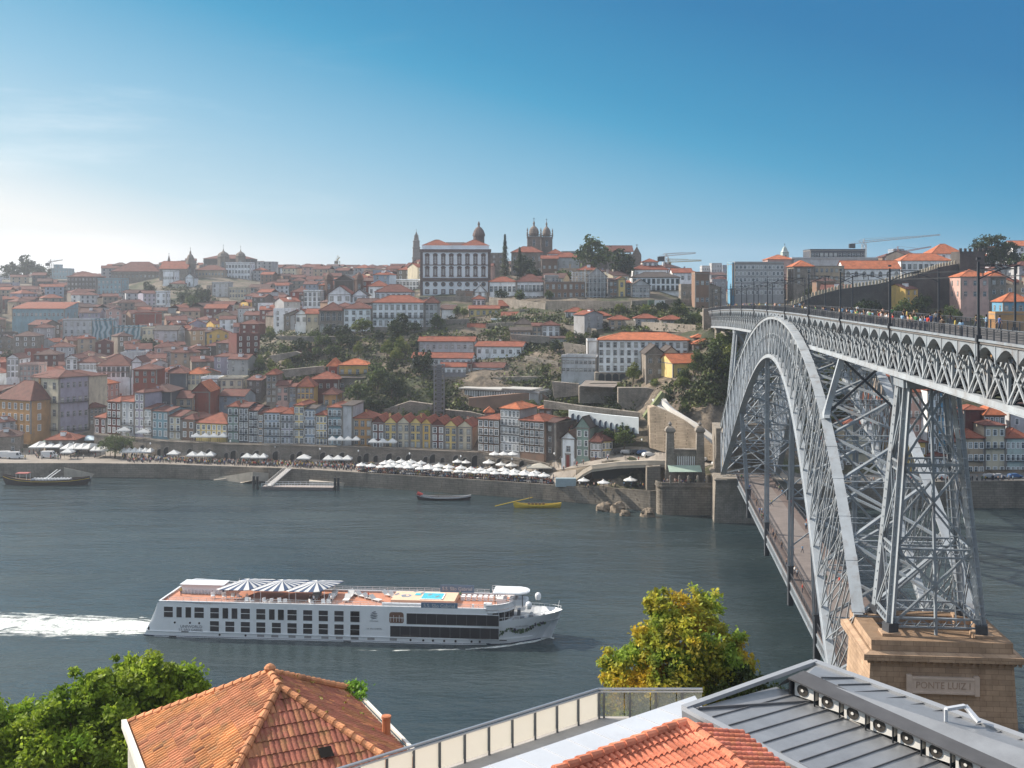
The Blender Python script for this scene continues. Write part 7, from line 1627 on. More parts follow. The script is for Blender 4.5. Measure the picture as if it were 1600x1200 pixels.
for i,(X,Y,w_,d_,an,g_,H,rt_,rh,st_,cname,x,y,tone,rq)in enumerate(FILL):
 gb=min(terXY(*c_)for c_ in corners(X,Y,w_/2,d_/2,an))-1;tot=g_+H-gb
 wm=wallmat(cname)
 if i<NIND:
  c,s=math.cos(an),math.sin(an);ox,oy=X-c*w_/2+s*d_/2,Y-s*w_/2-c*d_/2
  lab='%s %s-storey house with %s %s roof, %s'%(CN[cname],NUM.get(st_,'five'),ROOFW[tone]if rt_!='flat'else'grey',{'hip':'hipped','gable':'ridge','gablef':'gabled','flat':'flat'}[rt_],near_lm(x,y))
  byl.setdefault(lab,[]).append(i);r=empty('town_house',(ox,oy,gb),an,lab,'house','tiled-roof houses stacked up the hillside')
  m=MB().mat(wm);m.box(0,w_,0,d_,0,tot,skip='b')
  if rt_=='gable':m.face([(0,0,tot),(0,d_/2,tot+rh-.2),(0,d_,tot)]);m.face([(w_,0,tot),(w_,d_,tot),(w_,d_/2,tot+rh-.2)])
  if rt_=='gablef':m.face([(0,0,tot),(w_,0,tot),(w_/2,0,tot+rh-.2)])
  m.build('wall',None,r)
  if rt_=='flat':
   t=MB().mat(wm)
   for(a,b,c_,e_)in((0,w_,0,.25),(0,w_,d_-.25,d_),(0,.25,.25,d_-.25),(w_-.25,w_,.25,d_-.25)):t.box(a,b,c_,e_,tot-.01,tot+.8)
   t.build('parapet',None,r);t=MB().mat(surf('flat_roof',(.22,.21,.20)));t.box(.25,w_-.25,.25,d_-.25,tot-.3,tot+.12);ro_=t.build('roof',None,r)
  else:ro_=roof_mb(rt_,w_,d_,tot,rh,.35,roofmat(tone)).build('roof',None,r)
  if rq<.55:
   cx_,cy_=w_*(.2+rq),d_*.45;t=MB().mat(wm);t.box(cx_-.4,cx_+.4,cy_-.3,cy_+.3,tot,tot+rh+.8);t.build('chimney',None,ro_)
  if rq>.6 and rt_!='flat':
   cx_=w_*.5;t=MB().mat(WHITE);t.box(cx_-.9,cx_+.9,d_*.3-.9,d_*.3+.9,tot+.2,tot+rh*.9+.5);t.mat(roofmat(tone));t.box(cx_-1.1,cx_+1.1,d_*.3-1.1,d_*.3+1.1,tot+rh*.9+.5,tot+rh*.9+.7);t.build('dormer',None,ro_)
  nc=3 if w_>11 else 2;me=FWM if rq<.5 else FWG
  for k in range(min(st_,2 if Y>620 else 3)):
   for q in range(nc):inst('window',me,r,(w_*(q+.5)/nc,0,tot-2.3-k*2.9))
 else:
  if rt_=='gablef':rt_='gable'
  m=MB().mat(wm);m.box(0,w_,0,d_,0,tot,skip='b');m.mat(PANE)
  for k in range(st_):
   for q in range(3):xx=w_*(q+.5)/3;zz=tot-2.4-k*2.9;m.face([(xx-.6,-.03,zz),(xx+.6,-.03,zz),(xx+.6,-.03,zz+1.6),(xx-.6,-.03,zz+1.6)])
  c,s=math.cos(an),math.sin(an);ox,oy=X-c*w_/2+s*d_/2,Y-s*w_/2-c*d_/2
  parts=[m]
  if rt_!='flat':parts.append(roof_mb(rt_,w_,d_,tot,rh,.35,roofmat(tone)))
  for p in parts:
   for f,mi in zip(p.f,p.m):
    far.mat(p.mats[mi]);far.face([(ox+c*p.v[k][0]-s*p.v[k][1],oy+s*p.v[k][0]+c*p.v[k][1],gb+p.v[k][2])for k in f])
o=far.build('distant_houses');tag(o,kind='stuff')
print('FILL',len(FILL),'dups',sum(len(v)-1 for v in byl.values()))
def autowall(lab,x0,x1,t0,t1,b0,b1,mat=None):
 za,zc=groundpt(x0,b0),groundpt(x1,b1)
 if za and zc:rwall(lab,[(x0,t0),((x0+x1)/2,(t0+t1)/2-.6),(x1,t1),(x1,b1+3),(x0,b0+3)],za,2.5,mat=mat,z1=zc)
for a_ in(('long granite terrace wall below the brown ruin and the scaffolding',853,985,470,471,485,486),('granite terrace wall below the pale grey gabled house',987,1088,470,467,483,482),('stone wall below the long six-window wing',764,852,464,474,476,485),('stone wall running along the foot of the palace',655,762,464,463,475,474),('mid-slope stone wall between yellow house and cream cottage',760,806,506,503,516,513),('rough wall across the slope right of the white cliffside house',880,932,508,514,520,526),('second rough wall across the slope above the big white building',905,1000,498,502,508,511),('third rough wall above the big white building, nearer the deck abutment',1003,1088,503,508,513,518),('wall stepping down the bare slope left of the strip-windowed building',820,872,556,566,568,578),('wall above the glass-fronted pavilion roof',760,850,590,588,601,599)):autowall(*a_)
for a_ in((828,486,8.5,'cream','small cream house on the slope under the six-window wing'),(900,500,9.,'white','small white house among walls under the white shed'),(938,506,9.,'grey','grey house on the slope above the big white building, leftmost of four'),(968,512,8.5,'tan','tan house on the slope above the big white building'),(1010,510,9.,'palegrey','pale grey house on the slope above the big white building'),(1050,512,8.5,'stone','stone house on the slope nearest the deck abutment'),(700,545,8.,'white','little white house in the cleft above the terraces')):
 x_,y_,w_,c_,l_=a_;z_=groundpt(x_,y_)
 if z_ and not clash((px2X(x_,z_),z_+4,w_/2,4,0)):
  hp=w_/2*F/z_;bld(l_,x_-hp,x_+hp,y_-13,y_,z_,c_,'hip',0,2,3,8,y_-20,prot=False);occ_add(OCC[-1])
G_DARK=foliage('tree_dark',(.020,.035,.010),(.05,.075,.018),.15,.25);G_MID=foliage('tree_mid',(.045,.075,.015),(.10,.14,.03),.2,.3);G_LIGHT=foliage('tree_light',(.09,.13,.02),(.20,.21,.05),.25,.3)
def proto_crown(lobes,n,s,mat,seed):
 o=leafy('crown',lobes,n,s,mat,random.Random(seed));me=o.data;bpy.data.objects.remove(o);return me
ROUND=[((0,0,5.),2.6),((1.6,.4,4.2),1.9),((-1.7,-.3,4.4),1.8),((.4,-1.3,4.),1.8),((0,.5,6.6),1.6)]
WIDE=[((0,0,4.2),2.2),((2.4,0,3.8),1.9),((-2.3,.3,3.7),1.9),((1.,-1.5,3.6),1.7),((-1,1,4.9),1.5)]
TALL=[((0,0,3.5),1.6),((.2,0,5.5),1.5),((0,.2,7.5),1.1),((-.1,0,9),.7)]
CR={}
for nm,sh in(('round',ROUND),('wide',WIDE),('tall',TALL)):
 for mn,mt in(('dark',G_DARK),('mid',G_MID),('light',G_LIGHT)):CR[nm,mn]=proto_crown(sh,1500,.55,mt,hash((len(nm),len(mn)))%99)
tm_=MB();limb(tm_,(0,0,-2),(0,0,3.6),.28,.16,rnd);limb(tm_,(0,0,2.4),(1.4,.3,4.4),.14,.05,rnd);limb(tm_,(0,0,2.6),(-1.4,-.2,4.5),.13,.05,rnd);TRK=tm_.mesh('trunk');TRK.materials.append(BARK)
TL={}
def tree(x,y,z,s,kind,tone,label,group='trees on the far bank',ground=True,name='tree'):
 """x,y: photo position of the crown centre; the trunk stands on the ground at distance z"""
 gz=ter(x,z);X=px2X(x,z);s_=s;zc=hgt(y,z);base=gz if ground else zc-4.6*s_
 if not ground:pass
 r=empty(name,(X,z,base),rnd.uniform(0,6.2),label,'tree',group);r.scale=(s_,s_,s_*rnd.uniform(.9,1.1));inst('crown',CR[kind,tone],r);inst('trunk',TRK,r);return r
TREES=[(491,512,508,.95,'wide','mid','flat umbrella-shaped tree on the lawn before the stone gallery wing'),(566,516,508,1.25,'wide','light','bright olive-green tree in front of the convent wing by the seminary'),(624,523,509,.7,'round','mid','small round bush-like tree at the seminary basement'),(683,511,512,1.,'round','mid','round tree at the right end of the seminary'),(648,514,511,.8,'wide','mid','low green tree under the right windows of the seminary'),(625,546,488,1.75,'round','dark','large dark tree between seminary basement and hillside terraces'),(605,568,478,1.05,'round','light','light green round tree, left of a pair beside the hillside terraces'),(627,563,476,1.15,'round','light','light green round tree, right of a pair beside the hillside terraces'),(620,580,472,.9,'round','light','lowest light green tree in the cleft beside the hillside terraces'),(590,606,452,1.7,'round','mid','big round tree with yellowish top above the orange riverside house'),(560,618,446,1.35,'wide','mid','broad bright tree behind the blank slab gable'),(612,622,444,1.4,'round','dark','dark tree above the yellow gabled riverside houses'),(575,632,437,1.1,'wide','dark','dark low tree directly behind the orange riverside house roof'),(600,640,436,1.0,'wide','dark','dark shrubby tree on the slope above the cream gabled houses'),(650,600,455,1.1,'tall','dark','dark narrow tree left of the lift tower'),(664,590,458,1.2,'round','dark','dark tree touching the lift tower top'),(655,560,480,.7,'round','dark','small dark tree left of the mottled terrace building'),(445,530,498,1.1,'round','mid','garden tree high on the terraces below the white convent, left'),(470,528,502,1.2,'wide','dark','dark garden tree under the gallery lawn wall'),(505,532,500,1.2,'wide','mid','garden tree behind the red-roofed garden shed'),(532,534,500,1.1,'round','dark','dark tree along the upper garden wall'),(520,552,490,1.,'wide','mid','garden tree right of the red-roofed garden shed'),(548,545,494,1.1,'wide','dark','dark tree mass above the ochre hillside house'),(430,555,488,1.,'wide','light','yellow-green bush-like tree on the left garden slope'),(413,572,480,1.,'wide','light','lowest light green tree at the left tip of the garden'),(455,566,482,.9,'round','mid','small green tree below the garden shed'),(485,574,478,.95,'wide','mid','green tree left of the brick-red hillside house'),(500,590,468,.8,'wide','dark','dark tree under the brick-red hillside house'),(560,560,484,.8,'round','light','light green tree above the ochre hillside house roof'),(928,399,640,3.1,'round','mid','huge round green tree on the hilltop before the cathedral nave'),(971,415,610,2.35,'round','dark','large dark round tree between cathedral nave and scaffolding'),(818,410,628,2.0,'round','dark','dark rounded tree right of the tall conifer'),(835,420,610,1.5,'wide','dark','low dark tree behind the long six-window wing'),(880,425,600,1.5,'wide','mid','green tree above the brown ruin'),(868,428,600,1.2,'wide','dark','dark shrub tree left of the green tree above the ruin'),(812,474,552,.9,'round','mid','small tree below the long six-window wing'),(783,462,566,.9,'wide','dark','dark hedge-like tree at the foot of the six-window wing'),(715,489,540,.75,'round','mid','bushy tree left of the yellow house under the palace'),(725,485,538,.8,'wide','light','light bush touching the yellow house under the palace'),(858,476,548,.7,'round','mid','bush beneath the brown ruin'),(990,580,414,.95,'round','light','light green tree left of the old stone warehouse'),(952,672,378,1.0,'round','mid','left of two green trees over the small square with cars'),(976,680,374,1.25,'round','mid','right of two green trees over the small square with cars'),(1135,560,405,1.5,'wide','light','bright ivy-like tree high on the cliff beside the bridge'),(1128,585,396,1.5,'round','mid','green tree clinging to the cliff left of the arch'),(1140,610,388,1.5,'round','light','bright green tree low on the cliff beside the arch leg'),(1120,610,388,1.2,'round','dark','dark tree on the cliff under the yellow house'),(1070,596,391,.8,'round','mid','bush at the foot of the sunlit yellow house'),(1066,612,388,.7,'wide','light','pale bush below the sunlit yellow house'),(1145,585,398,1.4,'tall','mid','tall green tree in the ivy behind the arch leg'),(210,540,600,1.7,'wide','mid','pine-like tree left of the factory gable among roofs'),(236,535,606,1.6,'wide','dark','dark domed tree group below the factory gable'),(225,541,598,1.5,'round','dark','middle dark tree of the group below the factory gable'),(290,466,775,2.2,'wide','dark','dark tree left in the hillside garden under the white chapel front'),(315,470,765,2.4,'wide','dark','dark tree right in the hillside garden under the concrete slabs'),(300,480,755,2.0,'wide','mid','tree at the bottom of the hillside garden under the white chapel front'),(345,484,740,1.6,'wide','dark','dark tree below the concrete slab pair'),(232,448,830,1.7,'round','dark','dark tree before the monastery-like skyline building'),(68,539,590,1.1,'round','light','light green tree beside the far-left roofs'),(20,434,1080,3.2,'wide','dark','leftmost dark tree on the skyline'),(42,432,1080,3.2,'round','dark','second dark tree from the left on the skyline'),(62,436,1070,2.8,'wide','dark','third dark tree from the left on the skyline'),(10,540,600,1.2,'round','dark','dark tree at the left edge below the long roofs'),(1412,480,455,1.2,'round','mid','round bush tree at the foot of the crenellated wall, behind the deck railing'),(1487,480,452,1.3,'round','mid','green bush tree left of the pink house, behind the deck railing'),(1368,470,470,1.,'wide','dark','dark bush by the wall stairs'),(1350,480,456,1.2,'wide','dark','dark shrubs under the crenellated wall'),(1530,470,458,.9,'wide','light','light bush below the pink house'),(1440,470,470,1.4,'wide','dark','dark ivy-like tree on the crenellated wall foot'),(1590,405,600,2.2,'wide','mid','green tree right of the big cedar at the photo edge'),(1323,410,600,.9,'round','dark','small dark tree at the left gable of the long white convent'),(1265,440,550,1.,'round','dark','dark tree at the brown-roofed gatehouse'),]
for t_ in TREES:tree(*t_)
GROUNDED=1
tr2=random.Random(31);ZT=[((400,600),(520,600),26),((600,700),(530,640),14),((850,935),(500,640),16),((930,1100),(484,515),12),((860,1010),(600,670),10),((700,860),(640,668),7),((1060,1165),(500,700),12),((1270,1500),(470,486),8),((1190,1330),(500,640),14),((620,690),(640,690),5),((1000,1120),(560,640),6),((20,380),(440,640),24)]
for(xr,yr,n)in ZT:
 for _ in range(n):
  x,y=tr2.uniform(*xr),tr2.uniform(*yr);z=groundpt(x,y)
  if not z:continue
  o=(px2X(x,z),z,1.2,1.2,0)
  if clash(o):continue
  tn=tr2.choice(('dark','dark','mid','light'))if x>380 else'dark'
  lb='%s scrubby tree growing among the slopes and houses of the far bank'%{'dark':'dark','mid':'green','light':'light green'}[tn]
  r=tree(x,y,z,tr2.uniform(.45,.85),tr2.choice(('round','wide')),tn,lb,'scrubby hillside trees, '+tn)
def conifer(x,yt,yb,z,label):
 H=hgt(yt,z)-ter(x,z);r=empty('conifer',(px2X(x,z),z,ter(x,z)),0,label,'tree');rr=random.Random(int(x));m=MB();m.usec=True
 for k in range(2600):
  t=rr.random()**.8;rad=(1-t)*H*.17*(.75+.25*math.sin(t*60))+.25;an=rr.uniform(0,6.28);q=rr.uniform(.3,1)**.5*rad;p=Vector((math.cos(an)*q,math.sin(an)*q,H*(.08+.92*t)-q*.3));v=rr.uniform(.6,1.3);m.tint=(v,v,v);s_=rr.uniform(.3,.7)
  d=Vector((math.cos(an),math.sin(an),-.3));b=d.cross(Vector((0,0,1))).normalized();m.face([p-b*s_*.4,p+d*s_,p+b*s_*.4,p-d*s_*.2+Vector((0,0,s_*.4))])
 m.build('crown',G_DARK,r);t=MB();t.tube((0,0,-2),(0,0,H*.9),.35,.08);t.build('trunk',BARK,r)
conifer(789,366,425,592,'very tall dark pointed conifer at the right corner of the palace');conifer(812,386,425,615,'shorter pointed conifer right of the tall one')
z=560.;cedar=empty('cedar_tree',(px2X(1552,z),z,ter(1552,z)),0,'big dark flat-layered cedar tree on the hilltop at the right','tree')
off3=-Vector(cedar.location)
lob=[(at(1550,374,z),4.6,.35),(at(1530,384,z),5.,.35),(at(1572,384,z),5.,.35),(at(1548,392,z),6.5,.4),(at(1524,400,z),3.8,.4),(at(1578,398,z),5.,.4),(at(1552,404,z),6.,.4)]
leafy('crown',[(Vector(a)+off3,b,c)for a,b,c in lob],9000,.8,G_DARK,random.Random(8),cedar,shell=.3);t=MB();limb(t,(0,0,-2),Vector(lob[0][0])+off3,.8,.2,rnd)
for a,b,c in lob:limb(t,(0,0,4),Vector(a)+off3,.35,.08,rnd)
t.build('trunk',BARK,cedar)
ug=MB();ug.usec=True;ur=random.Random(77)
UZ=[((395,600),(520,605),520),((600,700),(526,660),260),((690,860),(622,668),320),((640,860),(500,625),620),((760,900),(486,560),260),((560,640),(590,660),160),((850,935),(498,650),260),((915,1100),(482,520),260),((900,1000),(605,650),90),((1095,1170),(520,640),420),((1180,1330),(500,700),330),((1240,1540),(466,500),260),((255,340),(450,486),110),((1040,1110),(600,640),90),((780,860),(395,432),60),((480,700),(500,524),90)]
for(xr,yr,n)in UZ:
 for _ in range(n):
  x,y=ur.uniform(*xr),ur.uniform(*yr);z=groundpt(x,y)
  if not z or clash((px2X(x,z),z,.3,.3,0)):continue
  c=Vector((px2X(x,z),z,ter(x,z)+.2));r_=ur.uniform(.5,1.7);tv=ur.choice((.45,.7,.9,1.2,1.8))if x>380 else .7
  for _k in range(int(20*r_)):
   p=c+Vector((ur.gauss(0,r_),ur.gauss(0,r_),abs(ur.gauss(0,r_*.6))));a=Vector((ur.uniform(-1,1),ur.uniform(-1,1),ur.uniform(-.2,1))).normalized();b=a.orthogonal().normalized();c2=a.cross(b);v=tv*ur.uniform(.7,1.3);ug.tint=(v,v,v);q=ur.uniform(.3,.7)
   ug.face([p-b*q,p+c2*q*.7,p+b*q,p-c2*q*.7])
tag(ug.build('undergrowth',foliage('scrub',(.03,.045,.012),(.075,.09,.02),.15,.15)),kind='stuff')
pb=MB();pb.usec=True;c=Vector(at(984,622,402));
for k in range(420):
 an=ur.uniform(0,6.28);el=ur.uniform(-.9,.9);l=ur.uniform(1.5,3.4);d=Vector((math.cos(an)*math.cos(el),math.sin(an)*math.cos(el),math.sin(el)));s_=d.cross(Vector((0,0,1))).normalized()*.14;v=ur.uniform(.6,1.4);pb.tint=(v,v,v*.9)
 m1=c+d*l*.6+Vector((0,0,.3));e1=c+d*l-Vector((0,0,.8));pb.face([c-s_,c+s_,m1+s_,m1-s_]);pb.face([m1-s_,m1+s_,e1])
tag(pb.build('palm_bush',foliage('palm_dry',(.16,.15,.07),(.24,.21,.10),.2,.4)),'dry straggly palm-like bush on the rubble slope below the arcade','bush')
qp=empty('umbrella_pine',(px2X(180,424),424,4.5),0,'broad flat-crowned green tree standing among the white tents on the quay','tree');of=-Vector(qp.location)
leafy('crown',[(at(165,693,424)+of,3.2,.5),(at(180,688,424)+of,3.8,.5),(at(197,692,424)+of,3.2,.5),(at(182,696,422)+of,3.6,.4)],5000,.42,G_MID,random.Random(2),qp,shell=.3)
t=MB();limb(t,(0,0,0),(0,0,3.2),.35,.25,rnd);[limb(t,(0,0,2.6),(a,b,5.2),.2,.06,rnd)for a,b in((3,0),(-3,.5),(.5,-1.5),(0,2))];t.build('trunk',BARK,qp)
def prism_thing(label,pts,z0,z1,mat,name,cat):m=MB();m.prism(pts,z0,z1);return tag(m.build(name,mat),label,cat)
bs=MB();bp=[(43.2,352),(43.0,344.5)]+[(45.2-2.2*math.cos(t),343.2-2.4*math.sin(t))for t in(0,.4,.8,1.2,1.57)]+[(52,340.4),(60.4,340.2),(60.4,352)]
bs.prism(bp[::1],-3,8.7);bs.prism([(p[0]*1.0-(.3 if p[0]<46 else 0),p[1]-.35)for p in bp],8.2,8.6);ba=empty('bastion',(0,0,0),0,'rounded granite bastion terrace on the waterline below the two stone obelisk towers','bastion');bs.build('wall',QSTONE,ba)
q=MB()
for a,b in zip(bp[1:-1],bp[2:]):q.bar((a[0],a[1]+.3,9.15),(b[0],b[1]+.3,9.15),.5,.9)
q.build('parapet',QSTONE,ba)
for sx in(46.7,49.4,52.1,54.8,57.5):q=MB();q.box(sx-.3,sx+.3,340.5,341.1,8.7,11.4);q.lathe((sx,340.8,11.4),[(.42,0),(.05,.5)],4);q.build('pier_post',STONE,ba)
def obelisk(x0,x1,label,z=347.,yt=661,yb=738,group=None):
 a,b=at(x0,yb,z),at(x1,yb,z);w=(b.x-a.x);r=empty('stone_tower',((a.x+b.x)/2,z,6),0,label,'stone tower',group);H=hgt(yt,z)-6;m=MB();k=math.sqrt(2)/2
 m.lathe((0,0,0),[(w*.5/k*1.,0),(w*.5/k,H*.25),(w*.46/k,H*.3),(w*.36/k,H*.86),(w*.50/k,H*.88),(w*.5/k,H*.9),(w*.40/k,H*.93),(w*.25/k,H*.95),(w*.1/k,H*.96)],4);m.build('shaft',STONE,r)
 u_=MB();u_.lathe((0,0,H*.955),[(.15,0),(.5,.35),(.6,.7),(.3,1.1),(.12,1.5)],10);u_.build('urn',TRIM,r);return r
GT='stone gateway towers of the former bridge'
obelisk(1039,1054.5,'left of two grey stone obelisk towers on the bastion',group=GT);obelisk(1086,1101,'right of two grey stone obelisk towers on the bastion',group=GT)
obelisk(1128.5,1142,'pale stone obelisk standing at the foot of the iron arch',z=339,yt=662,yb=752)
gw=MB();a,b=at(1053,704,347.5),at(1088,738,347.5);gw.box(a.x,b.x,346.6,349,b.z-3,a.z+.2);gw.box(a.x-.2,b.x+.2,346.3,349.2,a.z+.2,a.z+.5)
go_=gw.build('gateway_wall',STONE);tag(go_,'stone wall with pale balusters joining the two obelisk towers','gateway')
bq=MB()
for k in range(10):xx=a.x+.9+k*.55;bq.box(xx,xx+.22,346.5,346.62,a.z-4.4,a.z-1.6)
bq.build('baluster',WHITE,go_)
aw=MB();a,b=at(1045,731,343),at(1098,738,341);aw.add([(a.x,345.5,a.z+.4),(b.x,345.5,a.z+.4),(b.x,342,b.z),(a.x,342,b.z),(a.x,345.5,a.z+.28),(b.x,345.5,a.z+.28),(b.x,342,b.z-.12),(a.x,342,b.z-.12)],[(3,2,1,0),(4,5,6,7),(2,3,7,6),(0,3,7,4)]);
awo=aw.build('canopy',surf('canopy_green',(.35,.45,.38),.5,.1,.5,0));tag(awo,'pale green awning over the bastion terrace','awning')
ap=MB();
for k in range(5):xx=a.x+.3+(b.x-a.x-.6)*k/4;ap.tube((xx,342.1,8.7),(xx,342.1,b.z),.06)
ap.build('awning_post',DARK,awo)
rwall('great sunlit triangular stair wall of warm granite behind the obelisk towers',[(1015,637),(1023,635),(1047,645),(1075,660),(1097,680),(1117,698),(1132,712),(1134,722),(1070,716),(1016,700)],368,6,mat=surf('stair_granite',(.40,.32,.24),.9,.25,.2,.3,2.,stain=(.14,.12,.08),stain_amt=.6,brick=(1.2,.55,.03)),z1=351)
st_=MB();pts=[(1031,622,378),(1036,630,375),(1047,640,371),(1072,656,365),(1092,668,361),(1116,686,357),(1128,698,355)]
for p,q_ in zip(pts,pts[1:]):
 a,b=at(*p),at(*q_);d=(b-a).normalized();s_=d.cross(Vector((0,0,1))).normalized()
 st_.bar(a,b,.5,1.5);st_.bar(a+Vector((0,2.6,-.6)),b+Vector((0,2.6,-.6)),4.8,.3);st_.bar(a+Vector((0,5,.2)),b+Vector((0,5,.2)),.4,1.3)
tag(st_.build('stairway',surf('stair_white',(.62,.60,.57),.85,.1,.5,.1)),'long white-walled stairway climbing along the top of the triangular granite wall','stairway')
rwall('mossy sloping wall edge beside the white-walled stairway',[(1005,652),(1035,612),(1040,616),(1024,638),(1014,660)],376,4,mat=surf('moss_edge',(.16,.18,.09),.9,.3,.5,.2))
rwall('brown stone wall under the old stone warehouse',[(966,606),(1010,606),(1040,612),(1034,634),(1010,652),(985,650),(966,630)],396,4,mat=wallmat('stone'))
vd=MB();pts=[(893,367,5.2),(912,362.5,9.0),(925,359.5,10.9),(965,355,12.6),(1012,350.5,13.7),(1045,349,13.9)];prev=None
for x,z,h in pts:
 X=px2X(x,z);r_=[(X,z,h-1.1),(X,z,h),(X+1.2,z+8,h),(X+1.2,z+8,h-1.1)]
 if prev:
  for i in range(4):vd.face([prev[i],r_[i],r_[(i+1)%4],prev[(i+1)%4]],flip=True)
  vd.bar((prev[1][0],prev[1][1],prev[1][2]+.5),(X,z,h+.5),.16,1.0)
  vd.bar((prev[1][0],prev[1][1]-.15,prev[1][2]-.2),(X,z-.15,h-.2),.4,.3)
 prev=r_
tag(vd.build('quay_viaduct',surf('pale_concrete',(.42,.37,.31),.85,.15,.3,.1)),'pale sloping road slab rising over the dark cafe space towards the obelisk towers','viaduct')
rwall('stone pier block between the dark cafe space and the bastion',[(1011,730),(1032,728),(1032,770),(1011,769)],347,4,mat=QSTONE,name='stone_block',cat='stone block')
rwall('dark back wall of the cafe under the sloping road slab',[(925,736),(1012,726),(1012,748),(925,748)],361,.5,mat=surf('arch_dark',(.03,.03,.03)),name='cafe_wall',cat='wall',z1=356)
def slab(label,pts3,th,mat,name,cat,kind=None):
 m=MB();t=[Vector(p)for p in pts3];b=[p-Vector((0,0,th))for p in t];n=len(t);m.add(t+b,[tuple(range(n)),tuple(range(n,2*n))[::-1]]+[((i+1)%n,i,n+i,n+(i+1)%n)for i in range(n)]);return tag(m.build(name,mat),label,cat,None,kind)
RAMP=surf('slipway_concrete',(.40,.355,.30),.9,.2,.3,.1,2.,stain=(.2,.19,.15),stain_amt=.5)
def W(x,h):z=(CH-h)*F/1.;return None
def onw(x,y,h):z=(CH-h)*F/(y-CY);return Vector((px2X(x,z),z,h))
slab('broad pale slipway sloping from the quay to the water beside the wooden tour boat',[onw(98,719,4.6),onw(100,731,3.3),onw(165,744,.3),onw(195,741,.3)],4,RAMP,'slipway','slipway')
slab('long thin pale slipway running down the quay wall left of the pontoon',[onw(395,737,4.2),onw(420,739,3.2),onw(335,750,.2),onw(331,747,.4)],3,RAMP,'slipway','slipway')
slab('low sunlit stone ledge at the waterline right of the pontoon',[onw(483,748,1.6),onw(592,753,1.2),onw(592,757,.9),onw(483,752,1.3)],3,RAMP,'stone_ledge','ledge')
for i,(x0,x1,y0,y1)in enumerate(((932,957,783,800),(950,978,785,802),(1000,1024,795,806),(968,985,795,804))):
 zz=352-i;c=onw((x0+x1)/2,(y0+y1)/2+2,.8);rr_=(x1-x0)/2*c.y/F;m=MB();rows=[]
 for j in range(9):
  ph=math.pi*j/8;row=[]
  for k in range(15):
   th_=2*math.pi*k/14;p=Vector((math.sin(ph)*math.cos(th_),math.sin(ph)*math.sin(th_),math.cos(ph)));n_=1+.45*noise.noise(p*1.7+Vector((i*3.1,0,0)))+.2*noise.noise(p*4);row.append((c.x+p.x*rr_*n_,c.y+p.y*rr_*.8*n_,max(-1,p.z*rr_*.8*n_+.6)))
  rows.append(row)
 m.grid(rows);tag(m.build('rock',surf('river_rock',(.20,.16,.12),.9,.4,.8,.6,2.)),('tan boulder under the quay wall, leftmost of four','large cracked boulder next to the leftmost one','tan boulder at the foot of the bastion','smallest boulder at the waterline between the others')[i],'rock','boulders under the quay wall')
pa=empty('parasol',(0,0,0),0,'x','parasol','white cafe parasols on the quay');m=MB();n=8
rim=[(1.95*math.cos(2*math.pi*(i+.5)/n),1.95*math.sin(2*math.pi*(i+.5)/n),2.35)for i in range(n)]
for i in range(n):m.face([(0,0,3.15),rim[i],rim[(i+1)%n]]);m.face([rim[i],(rim[i][0],rim[i][1],2.12),(rim[(i+1)%n][0],rim[(i+1)%n][1],2.12),rim[(i+1)%n]])
m.lathe((0,0,3.08),[(.4,0),(.05,.3)],8);p1=m.build('canopy',CANVAS_W,pa);m=MB();m.tube((0,0,0),(0,0,3.1),.05,n=6);p2=m.build('pole',DARK,pa);m=MB();m.lathe((0,0,0),[(.4,0),(.4,.1)],8);p3=m.build('base',DARK,pa);pak=[(p1,[]),(p2,[]),(p3,[])]
spots=[]
for x in range(565,858,15):spots.append((x+rnd.uniform(-2,2),edge_z(x)+3.2,'in the front row at the quay edge'))
for x in range(600,852,17):spots.append((x+rnd.uniform(-2,2),edge_z(x)+9.,'in the second row on the quay'))
for x in(610,627,642,658):spots.append((x,edge_z(x)+15,'in the rear cluster near the arcade doors'))
for x in(715,728,764,783,799):spots.append((x,inner_z(x)-3,'close under the arcade at the right-hand cafes'))
for x in(912,943,985):spots.append((x,359 if x<930 else 353,'in the dark cafe space below the road slab'))
first=True
for(x,z,l)in spots:
 lb='white parasol '+l;p=(px2X(x,z),z,ter(x,z)+.1)
 if first:pa.location=p;pa['label']=lb;first=False
 else:copy_tree(pa,pak,p,rnd.uniform(0,1),lb,sc=rnd.uniform(.9,1.12))
for x,l in((773,'left'),(787,'middle'),(801,'right')):copy_tree(pa,pak,(px2X(x,386),386,9.2),.2,'%s of three white parasols on the upper terrace before the glazed-top house'%l)
def tent(x0,x1,y,z,label,dp=5,h=2.9,peaks=3,mat=None,base=None):
 g0_=base if base is not None else ter((x0+x1)/2,z)+.1;r=empty('awning_tent',(px2X(x0,z),z,g0_),0,label,'tent');w=(x1-x0)*z/F;m=MB()
 for k in range(peaks):
  a,b=w*k/peaks,w*(k+1)/peaks;c=(a+b)/2
  for(p,q_)in(((a,0),(b,0)),((b,0),(b,dp)),((b,dp),(a,dp)),((a,dp),(a,0))):m.face([(*p,h),(*q_,h),(c,dp/2,h+1.3)]);m.face([(*q_,h),(*p,h),(*p,h-.35),(*q_,h-.35)])
 m.build('canopy',mat or CANVAS_W,r);m=MB()
 for k in range(peaks+1):
  for y_ in(.1,dp-.1):m.tube((w*k/peaks,y_,0),(w*k/peaks,y_,h),.06,n=6)
 m.build('post',DARK,r);return r
